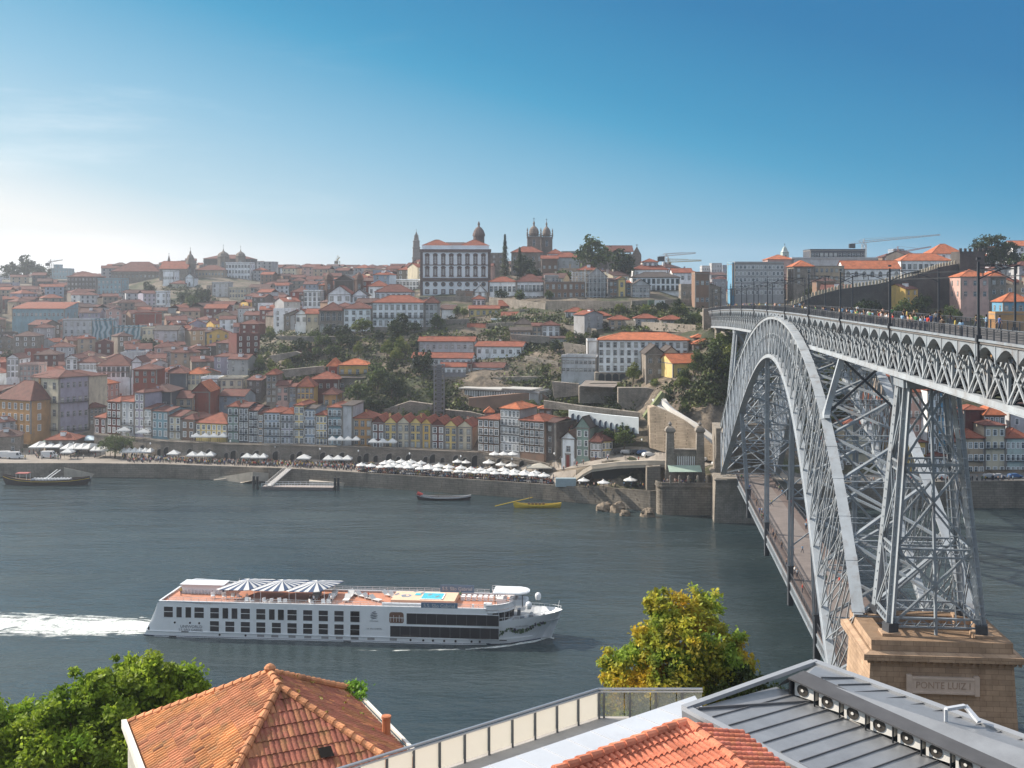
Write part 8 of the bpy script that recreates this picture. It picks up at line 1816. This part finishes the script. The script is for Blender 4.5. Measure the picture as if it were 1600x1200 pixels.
tent(44,92,0,432,'very wide white peaked tent on the square, left part',14,2.9,4);tent(93,138,0,428,'very wide white peaked tent on the square, right part',12,2.9,4);tent(118,147,0,446,'pale blue tent behind the wide white tents',8,3.2,1,surf('tent_blue',(.5,.62,.68),.7,.1,1,0));tent(140,172,0,424,'white market tent left of the flat-crowned quay tree',6,2.8,4);tent(186,236,0,420,'row of white market tents right of the flat-crowned quay tree',5,2.8,6);tent(94,112,0,420,'single white tent by the slipway top',4,2.6,1)
tent(62,80,0,444,'dark green tent behind the wide white tents',5,3,1,surf('tent_green',(.12,.2,.15),.7,.1,1,0))
for x0,x1,l in((291,334,'long flat pale awning in front of the arcade under the yellow hip-roofed house'),(260,278,'small pale awning by the arcade stairs'),(376,392,'first pale blue awning under the black-tiled houses'),(391,416,'second pale blue awning under the black-tiled houses'),(463,484,'white awning under the tall yellow house'),(504,549,'row of four white awnings under the teal house')):
 z=inner_z((x0+x1)/2)-7;tent(x0,x1,0,z,l,4,2.7,max(1,(x1-x0)//12))
for x0,x1,l in((298,354,'long white awning on top of the arcade in front of the yellow hip-roofed house'),(512,562,'long white awning on top of the arcade in front of the slab gable'),(181,203,'white awning on the arcade terrace below the pale grey houses'),(211,233,'pale awning on the arcade terrace below the lilac house'),(575,620,'low glass-topped terrace cover on the arcade before the orange house')):
 z=inner_z((x0+x1)/2)+.6;tent(x0,x1,0,z,l,2.4,2.3,max(1,(x1-x0)//12),base=10.9 if x0<560 else 10.3)
tent(823,863,0,inner_z(843)-4,'wide flat beige awning at the right end of the arcade',4,3,1,surf('beige_canvas',(.45,.42,.36),.8,.1,1,0))
bt_=MB();a=at(868,738,365);bt_.box(a.x,a.x+6.4,362.5,364.5,4.6,7.2);tag(bt_.build('kiosk',surf('kiosk_blue',(.30,.38,.42),.4,.1,1,0)),'pale blue glass kiosk at the start of the sloping road slab','kiosk')
def car_parts(kind,body):
 r=empty('car',(0,0,0),0,'x','car');m=MB();L_,W_,H_=(4.3,1.75,1.45)if kind=='car'else(5.6,2.05,2.5)
 pr_=[(-L_/2,.35),(-L_/2,.8),(-L_/2+.1,.95)]+([(-L_/2+.5,1.35),(-.6,H_),(.5,H_),(1.15,.98),(L_/2-.1,.82)]if kind=='car'else[(-L_/2+.05,H_-.1),(-L_/2+.2,H_),(1.3,H_),(2.0,1.35),(L_/2-.05,1.05)])+[(L_/2,.55),(L_/2,.35)]
 n=len(pr_);v=[(x_,-W_/2*(.86 if z_>1.2 and kind=='car'else 1),z_)for x_,z_ in pr_]+[(x_,W_/2*(.86 if z_>1.2 and kind=='car'else 1),z_)for x_,z_ in pr_]
 m.add(v,[tuple(range(n))[::-1],tuple(range(n,2*n))]+[(i,(i+1)%n,n+(i+1)%n,n+i)for i in range(n)]);b=m.build('body',body,r)
 g_=MB().mat(PANE)
 if kind=='car':
  for s_ in(-1,1):g_.face([(-1.45,s_*W_*.475,1.0),(1.0,s_*W_*.475,1.0),(.42,s_*W_*.436,1.36),(-.9,s_*W_*.436,1.36)])
  g_.face([(1.12,-.7,1.02),(1.12,.7,1.02),(.52,.65,1.42),(.52,-.65,1.42)]);g_.face([(-1.72,-.68,1.3),(-1.72,.68,1.3),(-1.0,.62,1.45),(-1.0,-.62,1.45)])
 else:
  for s_ in(-1,1):g_.face([(.6,s_*W_*.503,1.35),(1.75,s_*W_*.503,1.35),(1.25,s_*W_*.503,2.2),(.6,s_*W_*.503,2.2)])
  g_.face([(2.0,-.85,1.4),(2.0,.85,1.4),(1.38,.8,2.35),(1.38,-.8,2.35)])
 g_=g_.build('window',None,r);ws=[]
 for x_ in(-L_*.31,L_*.31):
  for s_ in(-1,1):t=MB();t.tube((x_,s_*(W_/2-.2),.33),(x_,s_*(W_/2+.02),.33),.33,n=12);ws.append(t.build('wheel',surf('tyre',(.02,.02,.02),.8,.1,1,0),r))
 return r,[(b,[]),(g_,[])]+[(w,[])for w in ws]
CARC=[((.62,.63,.64),'white'),((.05,.055,.06),'black'),((.30,.31,.33),'silver'),((.35,.04,.03),'red'),((.06,.12,.25),'dark blue')]
CP={}
for col_,nm_ in CARC:CP[nm_]=list(car_parts('car',surf('car_paint_'+nm_,col_,.3,.02,1,0)))+[False]
CP['van']=list(car_parts('van',surf('car_paint_white',(.62,.63,.64))))+[False]
def put_car(kind,x,z,rz,label,cat='car',h=None):
 r,k,used=CP[kind];p=Vector((px2X(x,z),z,(ter(x,z)if h is None else h)+.16))
 if not used:r.location=p;r.rotation_euler=(0,0,rz);CP[kind][2]=True;o=r
 else:o=copy_tree(r,k,p,rz)
 o['label']=label;o['category']=cat;o['group']='vehicles along the far bank'
put_car('van',9,424,R(12),'white van parked furthest left on the quay','van');put_car('van',24,422,R(5),'white van parked second from the left, beside the wooden tour boat','van');put_car('van',77,424,R(2),'white van near the top of the slipway','van')
for i,(c_,x,z,l)in enumerate((('black',966,374,'black car at the left of the small square'),('silver',980,372,'silver car under the green square trees'),('black',994,371,'black car right of the silver one on the small square'),('dark blue',1006,369.5,'dark blue car at the right end of the small square'),('white',1014,366,'white car driving past the triangular granite wall'),('white',1110,356,'left white car on the road right of the obelisk towers'),('white',1123,354,'right white car on the road right of the obelisk towers'),('silver',1150,355,'silver car behind the foot of the iron arch'))):put_car(c_,x,z,R((10,-20,15,5,20,0,5,8)[i]),l)
for i,(c_,x,l)in enumerate((('silver',1547,'silver car parked under the cream house on the right quay'),('silver',1561,'second silver car on the right quay'),('dark blue',1586,'dark blue car at the right edge on the quay road'),('white',1475,'white car on the right quay, seen past the pylon'),('red',1400,'red car on the right quay behind the arch'),('black',1440,'black car on the right quay seen between arch and pylon'),('white',1330,'white car behind the arch bracing on the quay road'))):put_car(c_,x,357,R(3),l)
def boat(label,x0,x1,yw,L_dir,hullc,stripe,name='wooden_boat',cat='boat',beam=.16,flip=False,extra=None,yaw=0.,gcol=None,hh=.9):
 zb_=CH*F/(yw-CY);Xa,Xb=px2X(x0,zb_),px2X(x1,zb_);Ln=Xb-Xa;r=empty(name,((Xa+Xb)/2,zb_,0),yaw+(math.pi if flip else 0),label,cat);Bm=Ln*beam
 m=MB();m2=MB();m3=MB();st=[-.5,-.42,-.3,-.15,0,.15,.3,.4,.46,.5];rows=[];rim_=[]
 for sg in(-1,1):
  rows=[]
  for s_ in st:
   wd=Bm/2*max(.02,1-abs(s_*2)**2.6)**.8;sh_=hh+2.2*abs(s_)**3*4*(1.25 if s_<0 else .8)*Ln/22;
   rows.append([(s_*Ln*(.93 if abs(s_)>.45 else 1),sg*wd*.55,-.3),(s_*Ln,sg*wd,sh_*.5),(s_*Ln*1.0,sg*wd*1.05,sh_)])
  m.grid(rows if sg<0 else rows[::-1]);rim_.append([q_[2]for q_ in rows])
  for a,b in zip(rows,rows[1:]):m2.bar(a[2],b[2],.12,.22);m3.bar(Vector(a[1]).lerp(Vector(a[2]),.55)+Vector((0,sg*.04,0)),Vector(b[1]).lerp(Vector(b[2]),.55)+Vector((0,sg*.04,0)),.06,.14)
 m.build('hull',hullc,r);m2.build('gunwale',gcol or stripe,r);m3.build('side_stripe',stripe,r)
 d=MB();L0,L1=rim_;
 for i in range(len(st)-1):d.face([(L0[i][0],L0[i][1],L0[i][2]-.35),(L0[i+1][0],L0[i+1][1],L0[i+1][2]-.35),(L1[i+1][0],L1[i+1][1],L1[i+1][2]-.35),(L1[i][0],L1[i][1],L1[i][2]-.35)])
 d.build('deck',surf('boat_deck',(.16,.11,.07),.8,.3,1,0),r);return r,Ln,Bm
BKH=surf('hull_black',(.025,.02,.025),.5,.2,1,0);YELP=surf('paint_yellow',(.62,.42,.03),.6,.1,1,0);REDP=surf('paint_red',(.45,.05,.04),.6,.1,1,0)
r,Ln,Bm=boat('large dark wooden tour boat with a yellow stripe and awning frame, moored leftmost',5,140,757,1,BKH,YELP,'tour_boat','boat',.17,gcol=surf('gunwale_dark',(.06,.04,.035),.6,.2,1,0),hh=1.7)
m=MB();m.mat(surf('boat_cabin',(.30,.10,.09),.7,.1,1,0));m.box(-Ln*.34,-Ln*.2,-1.6,1.6,3.8,4.0);m.mat(WHITE);[m.tube((a,b,.8),(a,b,3.8),.06)for a in(-Ln*.33,-Ln*.21)for b in(-1.5,1.5)];m.build('helm_shelter',None,r)
m=MB();m.box(-Ln*.18,Ln*.28,-1.8,1.8,1.5,1.6)
for k in range(12):m.box(-Ln*.16+k*1.12,-Ln*.16+k*1.12+.5,-1.7,1.7,1.6,2.1)
m.build('bench',surf('bench_pale',(.42,.44,.46),.7,.1,1,0),r);m=MB();m.tube((-Ln*.05,0,1.2),(Ln*.12,.5,5.),.14);m.tube((-Ln*.02,.6,1.2),(Ln*.15,1.,4.8),.14);m.build('folded_mast',WHITE,r)
boat('second dark boat moored behind the wooden tour boat',95,143,752,1,BKH,surf('paint_grey',(.2,.22,.25),.6,.1,1,0),'tour_boat','boat',.2)
r,Ln,Bm=boat('dark narrow boat with bright red bow and pale gunwale, anchored mid-quay',651,736,781,1,BKH,surf('paint_pale',(.5,.5,.52),.6,.1,1,0),'cargo_boat','boat',.15)
m=MB();m.add([(-Ln*.5,-.1,2.5),(-Ln*.40,-Bm*.36,1.7),(-Ln*.40,Bm*.36,1.7)],[(0,1,2)]);m.tube((-Ln*.49,0,2.2),(-Ln*.40,0,1.4),.55,.7);m.build('bow_deck',REDP,r);m=MB();m.tube((-Ln*.1,0,.8),(-Ln*.02,0,6.2),.07);m.tube((-Ln*.25,.3,1.4),(Ln*.3,.3,1.9),.08);m.build('spar',BARK,r)
r,Ln,Bm=boat('bright yellow wooden boat with long steering oar, anchored near the bastion',802,877,793,1,YELP,surf('paint_yellow2',(.70,.50,.06),.6,.1,1,0),'cargo_boat','boat',.15)
m=MB();m.tube((-Ln*.42,0,2.0),(-Ln*.88,-2.5,.9),.12);m.tube((-Ln*.42,0,2.0),(-Ln*.1,.6,3.0),.1);m.build('steering_oar',YELP,r);m=MB();m.tube((-Ln*.18,0,.8),(-Ln*.12,0,9),.06);[m.bar((-Ln*.12,0,9),e_,.03,.03)for e_ in((-Ln*.3,0,1.5),(Ln*.15,0,1.))];m.build('mast',BARK,r)
m=MB();[m.tube((-Ln*.2+k*1.1,-.3,1.2),(-Ln*.2+k*1.1+.8,-.3,1.2),.34,n=8)for k in range(5)];m.build('barrel',surf('barrel_wood',(.12,.07,.04),.8,.2,2,0),r)
c=onw(148,728,2.);m=MB();m.lathe((c.x,c.y,c.z),[(.1,0),(1.1,.5),(1.2,.9),(1.0,.95)],14,2.3,.9);tag(m.build('dinghy',WHITE),'small white dinghy lying on the slipway','dinghy')
po_=empty('pontoon',(px2X(467,385),385,0),R(-4),'grey floating landing pontoon with railings and four dark mooring piles','pontoon');w_=12.0
MB().box(-w_,w_,-2.2,2.2,-.4,.9).build('float',surf('pontoon_grey',(.13,.12,.12),.8,.2,1,0),po_);MB().box(-w_+.1,w_-.1,-2.1,2.1,.9,1.0).build('deck',surf('pontoon_deck',(.30,.26,.24),.8,.2,1,0),po_)
m=MB()
for y_ in(-2.1,2.1):
 for k in range(13):m.bar((-w_+k*2,y_,1),(-w_+k*2,y_,2.1),.07,.07)
 for zz in(2.1,1.55):m.bar((-w_,y_,zz),(w_,y_,zz),.07,.07)
m.build('railing',WHITE,po_)
for x_ in(-w_-3.2,-w_-1.9,w_+.5,w_+1.6):m=MB();m.tube((x_,-.6 if x_<0 else-1.4,-4),(x_,-.6 if x_<0 else-1.4,4.2),.42,n=12);m.build('mooring_pile',DARK,po_)
gwy=MB();a,b=at(420,768,384),at(452,735,398);b.z=4.8;a.z=1.2
for o_ in(-.9,.9):
 s_=Vector((o_,-o_*.5,0));gwy.bar(a+s_+Vector((0,0,1.2)),b+s_+Vector((0,0,1.2)),.1,.1);gwy.bar(a+s_,b+s_,.12,.2)
 for k in range(13):q0_,q1_=a.lerp(b,k/13)+s_,a.lerp(b,(k+1)/13)+s_;gwy.bar(q0_,q0_+Vector((0,0,1.2)),.06,.06);gwy.bar(q0_,q1_+Vector((0,0,1.2)),.05,.05)
gwy.bar(a,b,1.8,.08);tag(gwy.build('gangway',surf('gangway_pale',(.5,.48,.46),.6,.1,1,0)),'pale metal gangway sloping from the quay down to the pontoon','gangway')
def crane(x,yt,yb,z,j0,j1,yj,label,colr,lift_=0):
 H0=hgt(yb,z);r=empty('tower_crane',(px2X(x,z),z,H0),0,label,'crane');H=hgt(yj,z)-H0;m=MB();w=1.1*z/700
 for a in(-w,w):
  for b in(-w,w):m.bar((a,b,-4),(a,b,H),.35,.35)
 k=-4.
 while k<H:m.bar((-w,-w,k),(w,-w,k+2*w),.25,.25);m.bar((w,-w,k),(-w,-w,k+2*w),.25,.25);k+=2*w
 m.build('mast',colr,r);xa,xb=(j0-x)*z/F,(j1-x)*z/F;m=MB();t_=lift_/max(1,abs(xb));
 for(p,q_)in(((xa,0),(xb,lift_)),):m.bar((p[0],0,H),(q_[0],0,H+q_[1]),.4,.4);m.bar((p[0]*.4,0,H+1.8),(q_[0],0,H+q_[1]+.6),.3,.3)
 n_=24
 for k in range(n_):f=k/n_;m.bar((xa*.4+(xb-xa*.4)*f,0,H+1.7+(lift_-1.1)*f*1.0),(xa*.4+(xb-xa*.4)*(f+1/n_),0,H+lift_*(f+1/n_)),.2,.2)
 m.bar((0,0,H),(0,0,hgt(yt,z)-H0),.5,.5);m.bar((0,0,hgt(yt,z)-H0),(xb*.6,0,H+1.5+lift_*.6),.15,.15);m.bar((0,0,hgt(yt,z)-H0),(xa,0,H+.6),.15,.15);m.build('jib',colr,r);c=MB();c.box(xa-1,xa+3,-1.2,1.2,H-3,H);c.build('counterweight',DARK,r)
CY_=surf('crane_yellow',(.45,.33,.12),.6,.1,1,0);CR_=surf('crane_white',(.55,.52,.50),.6,.1,1,0)
crane(79,405,436,1200,73,98,411,'dark tower crane on the left skyline next to the stepped glass office block',surf('crane_dark',(.12,.10,.08),.6,.1,1,0),3)
crane(1041,396,432,720,1030,1087,401,'tower crane with long jib behind the white villa, upper of two jibs',CR_,2);crane(1045,404,432,760,1040,1096,410,'lower tower crane with long jib right behind the white villa',CY_,1)
crane(1350,373,410,800,1329,1469,381,'pale tower crane with a very long jib over the long modern building',CR_,6);crane(1403,385,410,900,1388,1455,398,'smaller red-topped crane behind the long white convent',surf('crane_red',(.35,.1,.06),.6,.1,1,0),6)
crane(528,399,415,1300,524,531,408,'tiny yellow crane on the skyline left of the squat bell towers',CY_,4)
bld('dark tower block behind the cranes on the right skyline',1396,1413,390,410,950,'bluegrey','flat',0,0,0,14);bld('far grey-white apartment towers left of the concrete slab, nearest one',1112,1128,412,440,1150,'palegrey','flat',0,4,4,14);bld('far grey-white apartment towers left of the concrete slab, second one',1129,1141,415,440,1180,'bluegrey','flat',0,4,3,14);bld('low far apartment block between cliff house and the far towers',1097,1111,416,440,1160,'palegrey','flat',0,3,4,14);bld('low pale far building down the valley beside the bridge end',1110,1143,440,458,900,'tan','flat',0,2,5,14);bld('teal glass tower sliver left of the concrete slab',1141,1145.5,411,466,640,'teal','flat',0,0,0,10)
lp=empty('street_lamp',(0,0,0),0,'dark slender lamp post on the quay promenade','street lamp','lamp posts along the quay');m=MB();m.tube((0,0,0),(0,0,5.2),.07,.05);l1=m.build('post',DARK,lp);m=MB();m.lathe((0,0,5.2),[(.12,0),(.28,.35),(.2,.6),(.05,.75)],8);l2=m.build('lantern',WHITE,lp)
for i,x in enumerate((115,235,300,360,430,500,560,640,720,800,866,1003)):
 z=edge_z(x)+(14 if x<860 else 20);p=(px2X(x,z),z,ter(x,z)+.1)
 if i==0:lp.location=p
 else:copy_tree(lp,[(l1,[]),(l2,[])],p)
SK=surf('skin',(.42,.25,.17),.6,.1,3,0);TROU=surf('trousers',(.04,.05,.08),.8,.3,3,0);TOP=surf('top_cloth',(.5,.5,.5),.85,.1,3,0,objcol=True);HAIR=surf('hair',(.03,.02,.015),.7,.3,3,0)
def person_mesh(pose):
 J=[(0,0,.95),(0,0,1.15),(0,0,1.38),(0,.01,1.50),(0,-.01,1.60),(0,0,1.72),(.19,0,1.40),(.25,.02,1.14),(.26,-.08,.90),(.265,-.11,.80),(-.19,0,1.40),(-.25,.02,1.14),(-.26,-.08,.90),(-.265,-.11,.80),(.10,0,.90),(.11,0,.50),(.115,.02,.08),(.12,-.13,.04),(-.10,0,.90),(-.11,0,.50),(-.115,.02,.08),(-.12,-.13,.04)]
 Rr=[.14,.135,.15,.06,.085,.075,.07,.048,.036,.04,.07,.048,.036,.04,.10,.068,.045,.04,.10,.068,.045,.04]
 E=[(0,1),(1,2),(2,3),(3,4),(4,5),(2,6),(6,7),(7,8),(8,9),(2,10),(10,11),(11,12),(12,13),(0,14),(14,15),(15,16),(16,17),(0,18),(18,19),(19,20),(20,21)]
 J=[list(j)for j in J]
 if pose=='walk':J[15][1]-=.16;J[16][1]-=.26;J[17][1]-=.26;J[19][1]+=.06;J[20][1]+=.34;J[20][2]+=.06;J[21][1]+=.3;J[21][2]+=.02;J[8][1]+=.22;J[9][1]+=.26;J[12][1]-=.16;J[13][1]-=.2
 if pose=='lean':J[8]=[.2,-.30,1.10];J[9]=[.16,-.40,1.12];J[12]=[-.2,-.30,1.10];J[13]=[-.16,-.4,1.12];[j.__setitem__(1,j[1]-.07)for j in J[2:6]]
 if pose=='phone':J[8]=[.16,-.26,1.30];J[9]=[.10,-.32,1.38]
 if pose=='sit':
  for k in(14,18):J[k][2]-=.38
  for j in J[:14]:j[2]-=.40
  J[15]=[.12,-.42,.50];J[16]=[.12,-.44,.08];J[17]=[.12,-.58,.05];J[19]=[-.12,-.42,.50];J[20]=[-.12,-.44,.08];J[21]=[-.12,-.58,.05];J[8]=[.2,-.25,.62];J[9]=[.16,-.34,.6];J[12]=[-.2,-.25,.62];J[13]=[-.16,-.34,.6]
 me=bpy.data.meshes.new('tmp');me.from_pydata(J,E,[]);o=bpy.data.objects.new('tmp',me);COL.objects.link(o);md=o.modifiers.new('Skin','SKIN')
 if not me.skin_vertices:me.skin_vertices.new()if hasattr(me.skin_vertices,'new')else None
 if me.skin_vertices:
  for i,sv in enumerate(me.skin_vertices[0].data):sv.radius=(Rr[i],Rr[i]);sv.use_root=i==0
 o.modifiers.new('Sub','SUBSURF').levels=1
 dg=bpy.context.evaluated_depsgraph_get();dg.update();r=bpy.data.meshes.new_from_object(o.evaluated_get(dg));bpy.data.objects.remove(o)
 r.materials.clear();[r.materials.append(m_)for m_ in(TOP,TROU,SK)];dz=.4 if pose=='sit'else 0
 for p in r.polygons:
  c=p.center;x_,z_=abs(c.x),c.z+dz
  if pose=='sit'and c.y<-.12 and c.z<.58 and x_<.19:i=1
  elif z_>1.46:i=2
  elif x_>.21 and z_<1.2:i=2
  elif z_<.98 and(x_<.21):i=1
  else:i=0
  p.material_index=i
 r.polygons.foreach_set('use_smooth',[True]*len(r.polygons));r.name='person';return r,dz
def hair_mesh(long):
 m=MB();m.lathe((0,.015,1.60),[(.085,-.02 if not long else-.2),(.105,.04),(.105,.1),(.075,.165),(.02,.185)],10);return m.mesh('hair',True)
PM={};HM=[hair_mesh(False),hair_mesh(True)]
for h_ in HM:h_.materials.append(HAIR)
for k in('stand','walk','lean','phone','sit'):PM[k]=person_mesh(k)
TOPS=[((.70,.70,.70),'white'),((.03,.03,.035),'black'),((.45,.05,.04),'red'),((.06,.10,.25),'navy'),((.30,.45,.60),'light blue'),((.28,.28,.29),'grey'),((.55,.35,.28),'salmon'),((.50,.40,.10),'mustard'),((.08,.20,.10),'green'),((.12,.09,.07),'brown')]
pr2=random.Random(55)
def person(X,Y,Z_,rz,pose,where,group,hair=True):
 me,dz=PM[pose];c,cn=pr2.choice(TOPS);o=bpy.data.objects.new('person',me);COL.objects.link(o);o.location=(X,Y,Z_);o.rotation_euler=(0,0,rz);s_=pr2.uniform(.92,1.06);o.scale=(s_,s_,s_);o.color=(*c,1)
 tag(o,'person in %s top %s'%(cn,where),'person',group)
 if hair:h_=inst('hair',pr2.choice(HM),o,(0,0,-dz));h_.color=(1,1,1,1)
 return o
ss=[]
for _ in range(66):ss.append((pr2.triangular(118,235,150),'rail'))
for _ in range(48):ss.append((pr2.uniform(225,432),'rail'))
ss+=[(131.5,'rail'),(132.4,'rail'),(123.5,'rail'),(124.3,'far'),(117.5,'far'),(101,'rail')]
for s,k in ss:
 side=pr2.random();a=AW-.75 if side<.42 else pr2.uniform(AW-.4,AW+2.2)if side<.75 else AE+pr2.uniform(-.4,.8)
 if k=='far':a=AW-.6
 p=B(a,s,deckH(s));seg_='near'if s<135 else'mid-near'if s<175 else'middle'if s<250 else'far'
 pose='lean'if a<AW-.5 and pr2.random()<.6 else pr2.choice(('walk','walk','stand','phone'));rz=-TH+(R(-90)if pose=='lean'else pr2.uniform(0,6.28))
 wh={'lean':'leaning on railing','walk':'walking','stand':'standing','phone':'holding up a phone'}[pose]
 person(p.x,p.y,p.z,rz,pose,'%s, %s part of upper deck'%(wh,seg_),'people on the upper bridge deck',s<260)
for _ in range(46):
 s=pr2.uniform(186,338);a=pr2.choice((lW(s)+pr2.uniform(.5,1.6),lE(s)-pr2.uniform(.5,1.6),lW(s)+pr2.uniform(.5,1.6),pr2.uniform(34,41)));p=B(a,s,LH);person(p.x,p.y,p.z,pr2.uniform(0,6.28),pr2.choice(('walk','stand')),'walking on the lower bridge deck','people on the lower bridge deck',False)
for k in range(26):X=pr2.uniform(45,59.5);person(X,341.6+pr2.uniform(0,2.5),8.7,pr2.uniform(0,6.28),'stand','among the guests on the bastion terrace','guests on the bastion terrace',False)
for k in range(90):
 x=pr2.uniform(200,560);e,i_=edge_z(x),inner_z(x);t=pr2.betavariate(1.5,2.2);z=e+1.5+(i_-e-3)*t;person(px2X(x,z),z,4.64,pr2.uniform(0,6.28),pr2.choice(('walk','stand','stand')),'in the promenade crowd left of the parasols','people on the promenade',False)
for k in range(22):
 x=pr2.uniform(905,1010);z=351+pr2.uniform(0,3.5)+(1000-x)*.07;person(px2X(x,z),z,ter(x,z)+.1,pr2.uniform(0,6.28),'stand','on the cafe quay below the road slab','people on the cafe quay',False)
for k in range(12):
 x=pr2.uniform(870,1010);z=360.5+(1000-x)*.1+pr2.uniform(4,8);person(px2X(x,z),z,ter(x,z)+.25,pr2.uniform(0,6.28),'walk','walking by the small church','people by the small church',False)
for k in range(10):
 q=onship(pr2.uniform(4,66),pr2.uniform(-4.5,4.5));person(q.x,q.y,q.z,pr2.uniform(0,6.28),pr2.choice(('stand','walk')),'on the sun deck of the cruise ship','people on the ship deck',False)
cw=MB();cw.usec=True
CRM=surf('crowd_cloth',(.5,.48,.46),.85,.2,3,0,tint=True)
def crowd_fig(x,z,h):
 c,_n=pr2.choice(TOPS);X=px2X(x,z);s_=pr2.uniform(.9,1.05)
 cw.tint=(.12,.12,.15);cw.lathe((X,z,h),[(.12,0),(.17,.45),(.18,.9*s_)],5);cw.tint=tuple(v*1.4 for v in c);cw.lathe((X,z,h),[(.18,.88*s_),(.23,1.35*s_),(.1,1.5*s_)],5);cw.tint=(.7,.45,.32)if pr2.random()<.5 else(.1,.07,.06);cw.lathe((X,z,h),[(.07,1.48*s_),(.12,1.6*s_),(.06,1.74*s_)],5)
for k in range(520):
 x=pr2.uniform(190,580);e,i_=edge_z(x),inner_z(x);z=e+3+(i_-e-5)*pr2.betavariate(2,1.6);crowd_fig(x,z,4.6)
for k in range(420):
 x=pr2.uniform(560,865);e,i_=edge_z(x),inner_z(x);z=e+1.5+(i_-e-3)*pr2.random()**1.3;crowd_fig(x,z,4.2 if pr2.random()<.5 else 4.6)
for k in range(60):x=pr2.uniform(0,150);z=edge_z(x)+pr2.uniform(10,32);crowd_fig(x,z,4.6)
for k in range(60):x=pr2.uniform(1300,1620);crowd_fig(x,353.2+pr2.random(),ter(x,353)+.1)
for k in range(560):
 x=pr2.uniform(560,862);e,i_=edge_z(x),inner_z(x);z=e+1.2+(i_-e-3)*pr2.random()**1.6;X=px2X(x,z);v=pr2.choice(((1.5,1.5,1.5),(.12,.1,.1),(.5,.2,.12),(.2,.3,.5),(.1,.1,.12)));cw.tint=v;cw.box(X-.4,X+.4,z-.4,z+.4,5.25,5.35);cw.box(X-.05,X+.05,z-.05,z+.05,4.5,5.25);X+=.7;cw.box(X-.2,X+.2,z-.2,z+.2,4.95,5.0);cw.box(X-.2,X+.2,z+.17,z+.2,5.,5.45);cw.box(X-.03,X+.03,z-.03,z+.03,4.5,4.95)
tag(cw.build('promenade_crowd',CRM),kind='stuff')
dl={}
for o in list(scene.objects):
 if o.parent is None and o.get('label')and o.get('category'):dl.setdefault(o['label'],[]).append(o)
ON='first second third fourth fifth sixth seventh eighth ninth tenth eleventh twelfth thirteenth fourteenth fifteenth sixteenth seventeenth eighteenth nineteenth twentieth'.split()
for lb_,os_ in dl.items():
 if 1<len(os_)<=20 and'from the left'not in lb_:
  os_.sort(key=lambda o:o.location.x/o.location.y if abs(o.location.y)>1 else 0)
  if os_[0].type=='MESH'and os_[0].location.length<1:os_.sort(key=lambda o:o.data.vertices[0].co.x/max(1,o.data.vertices[0].co.y))
  for i_,o in enumerate(os_):l_=lb_+', %s from left'%ON[i_];o['label']=l_ if len(l_.split())<17 else l_.replace('part of upper deck','upper deck')
for o in list(scene.objects):
 if o.parent is None and o.get('category')and not o.get('kind'):o['kind']='thing'
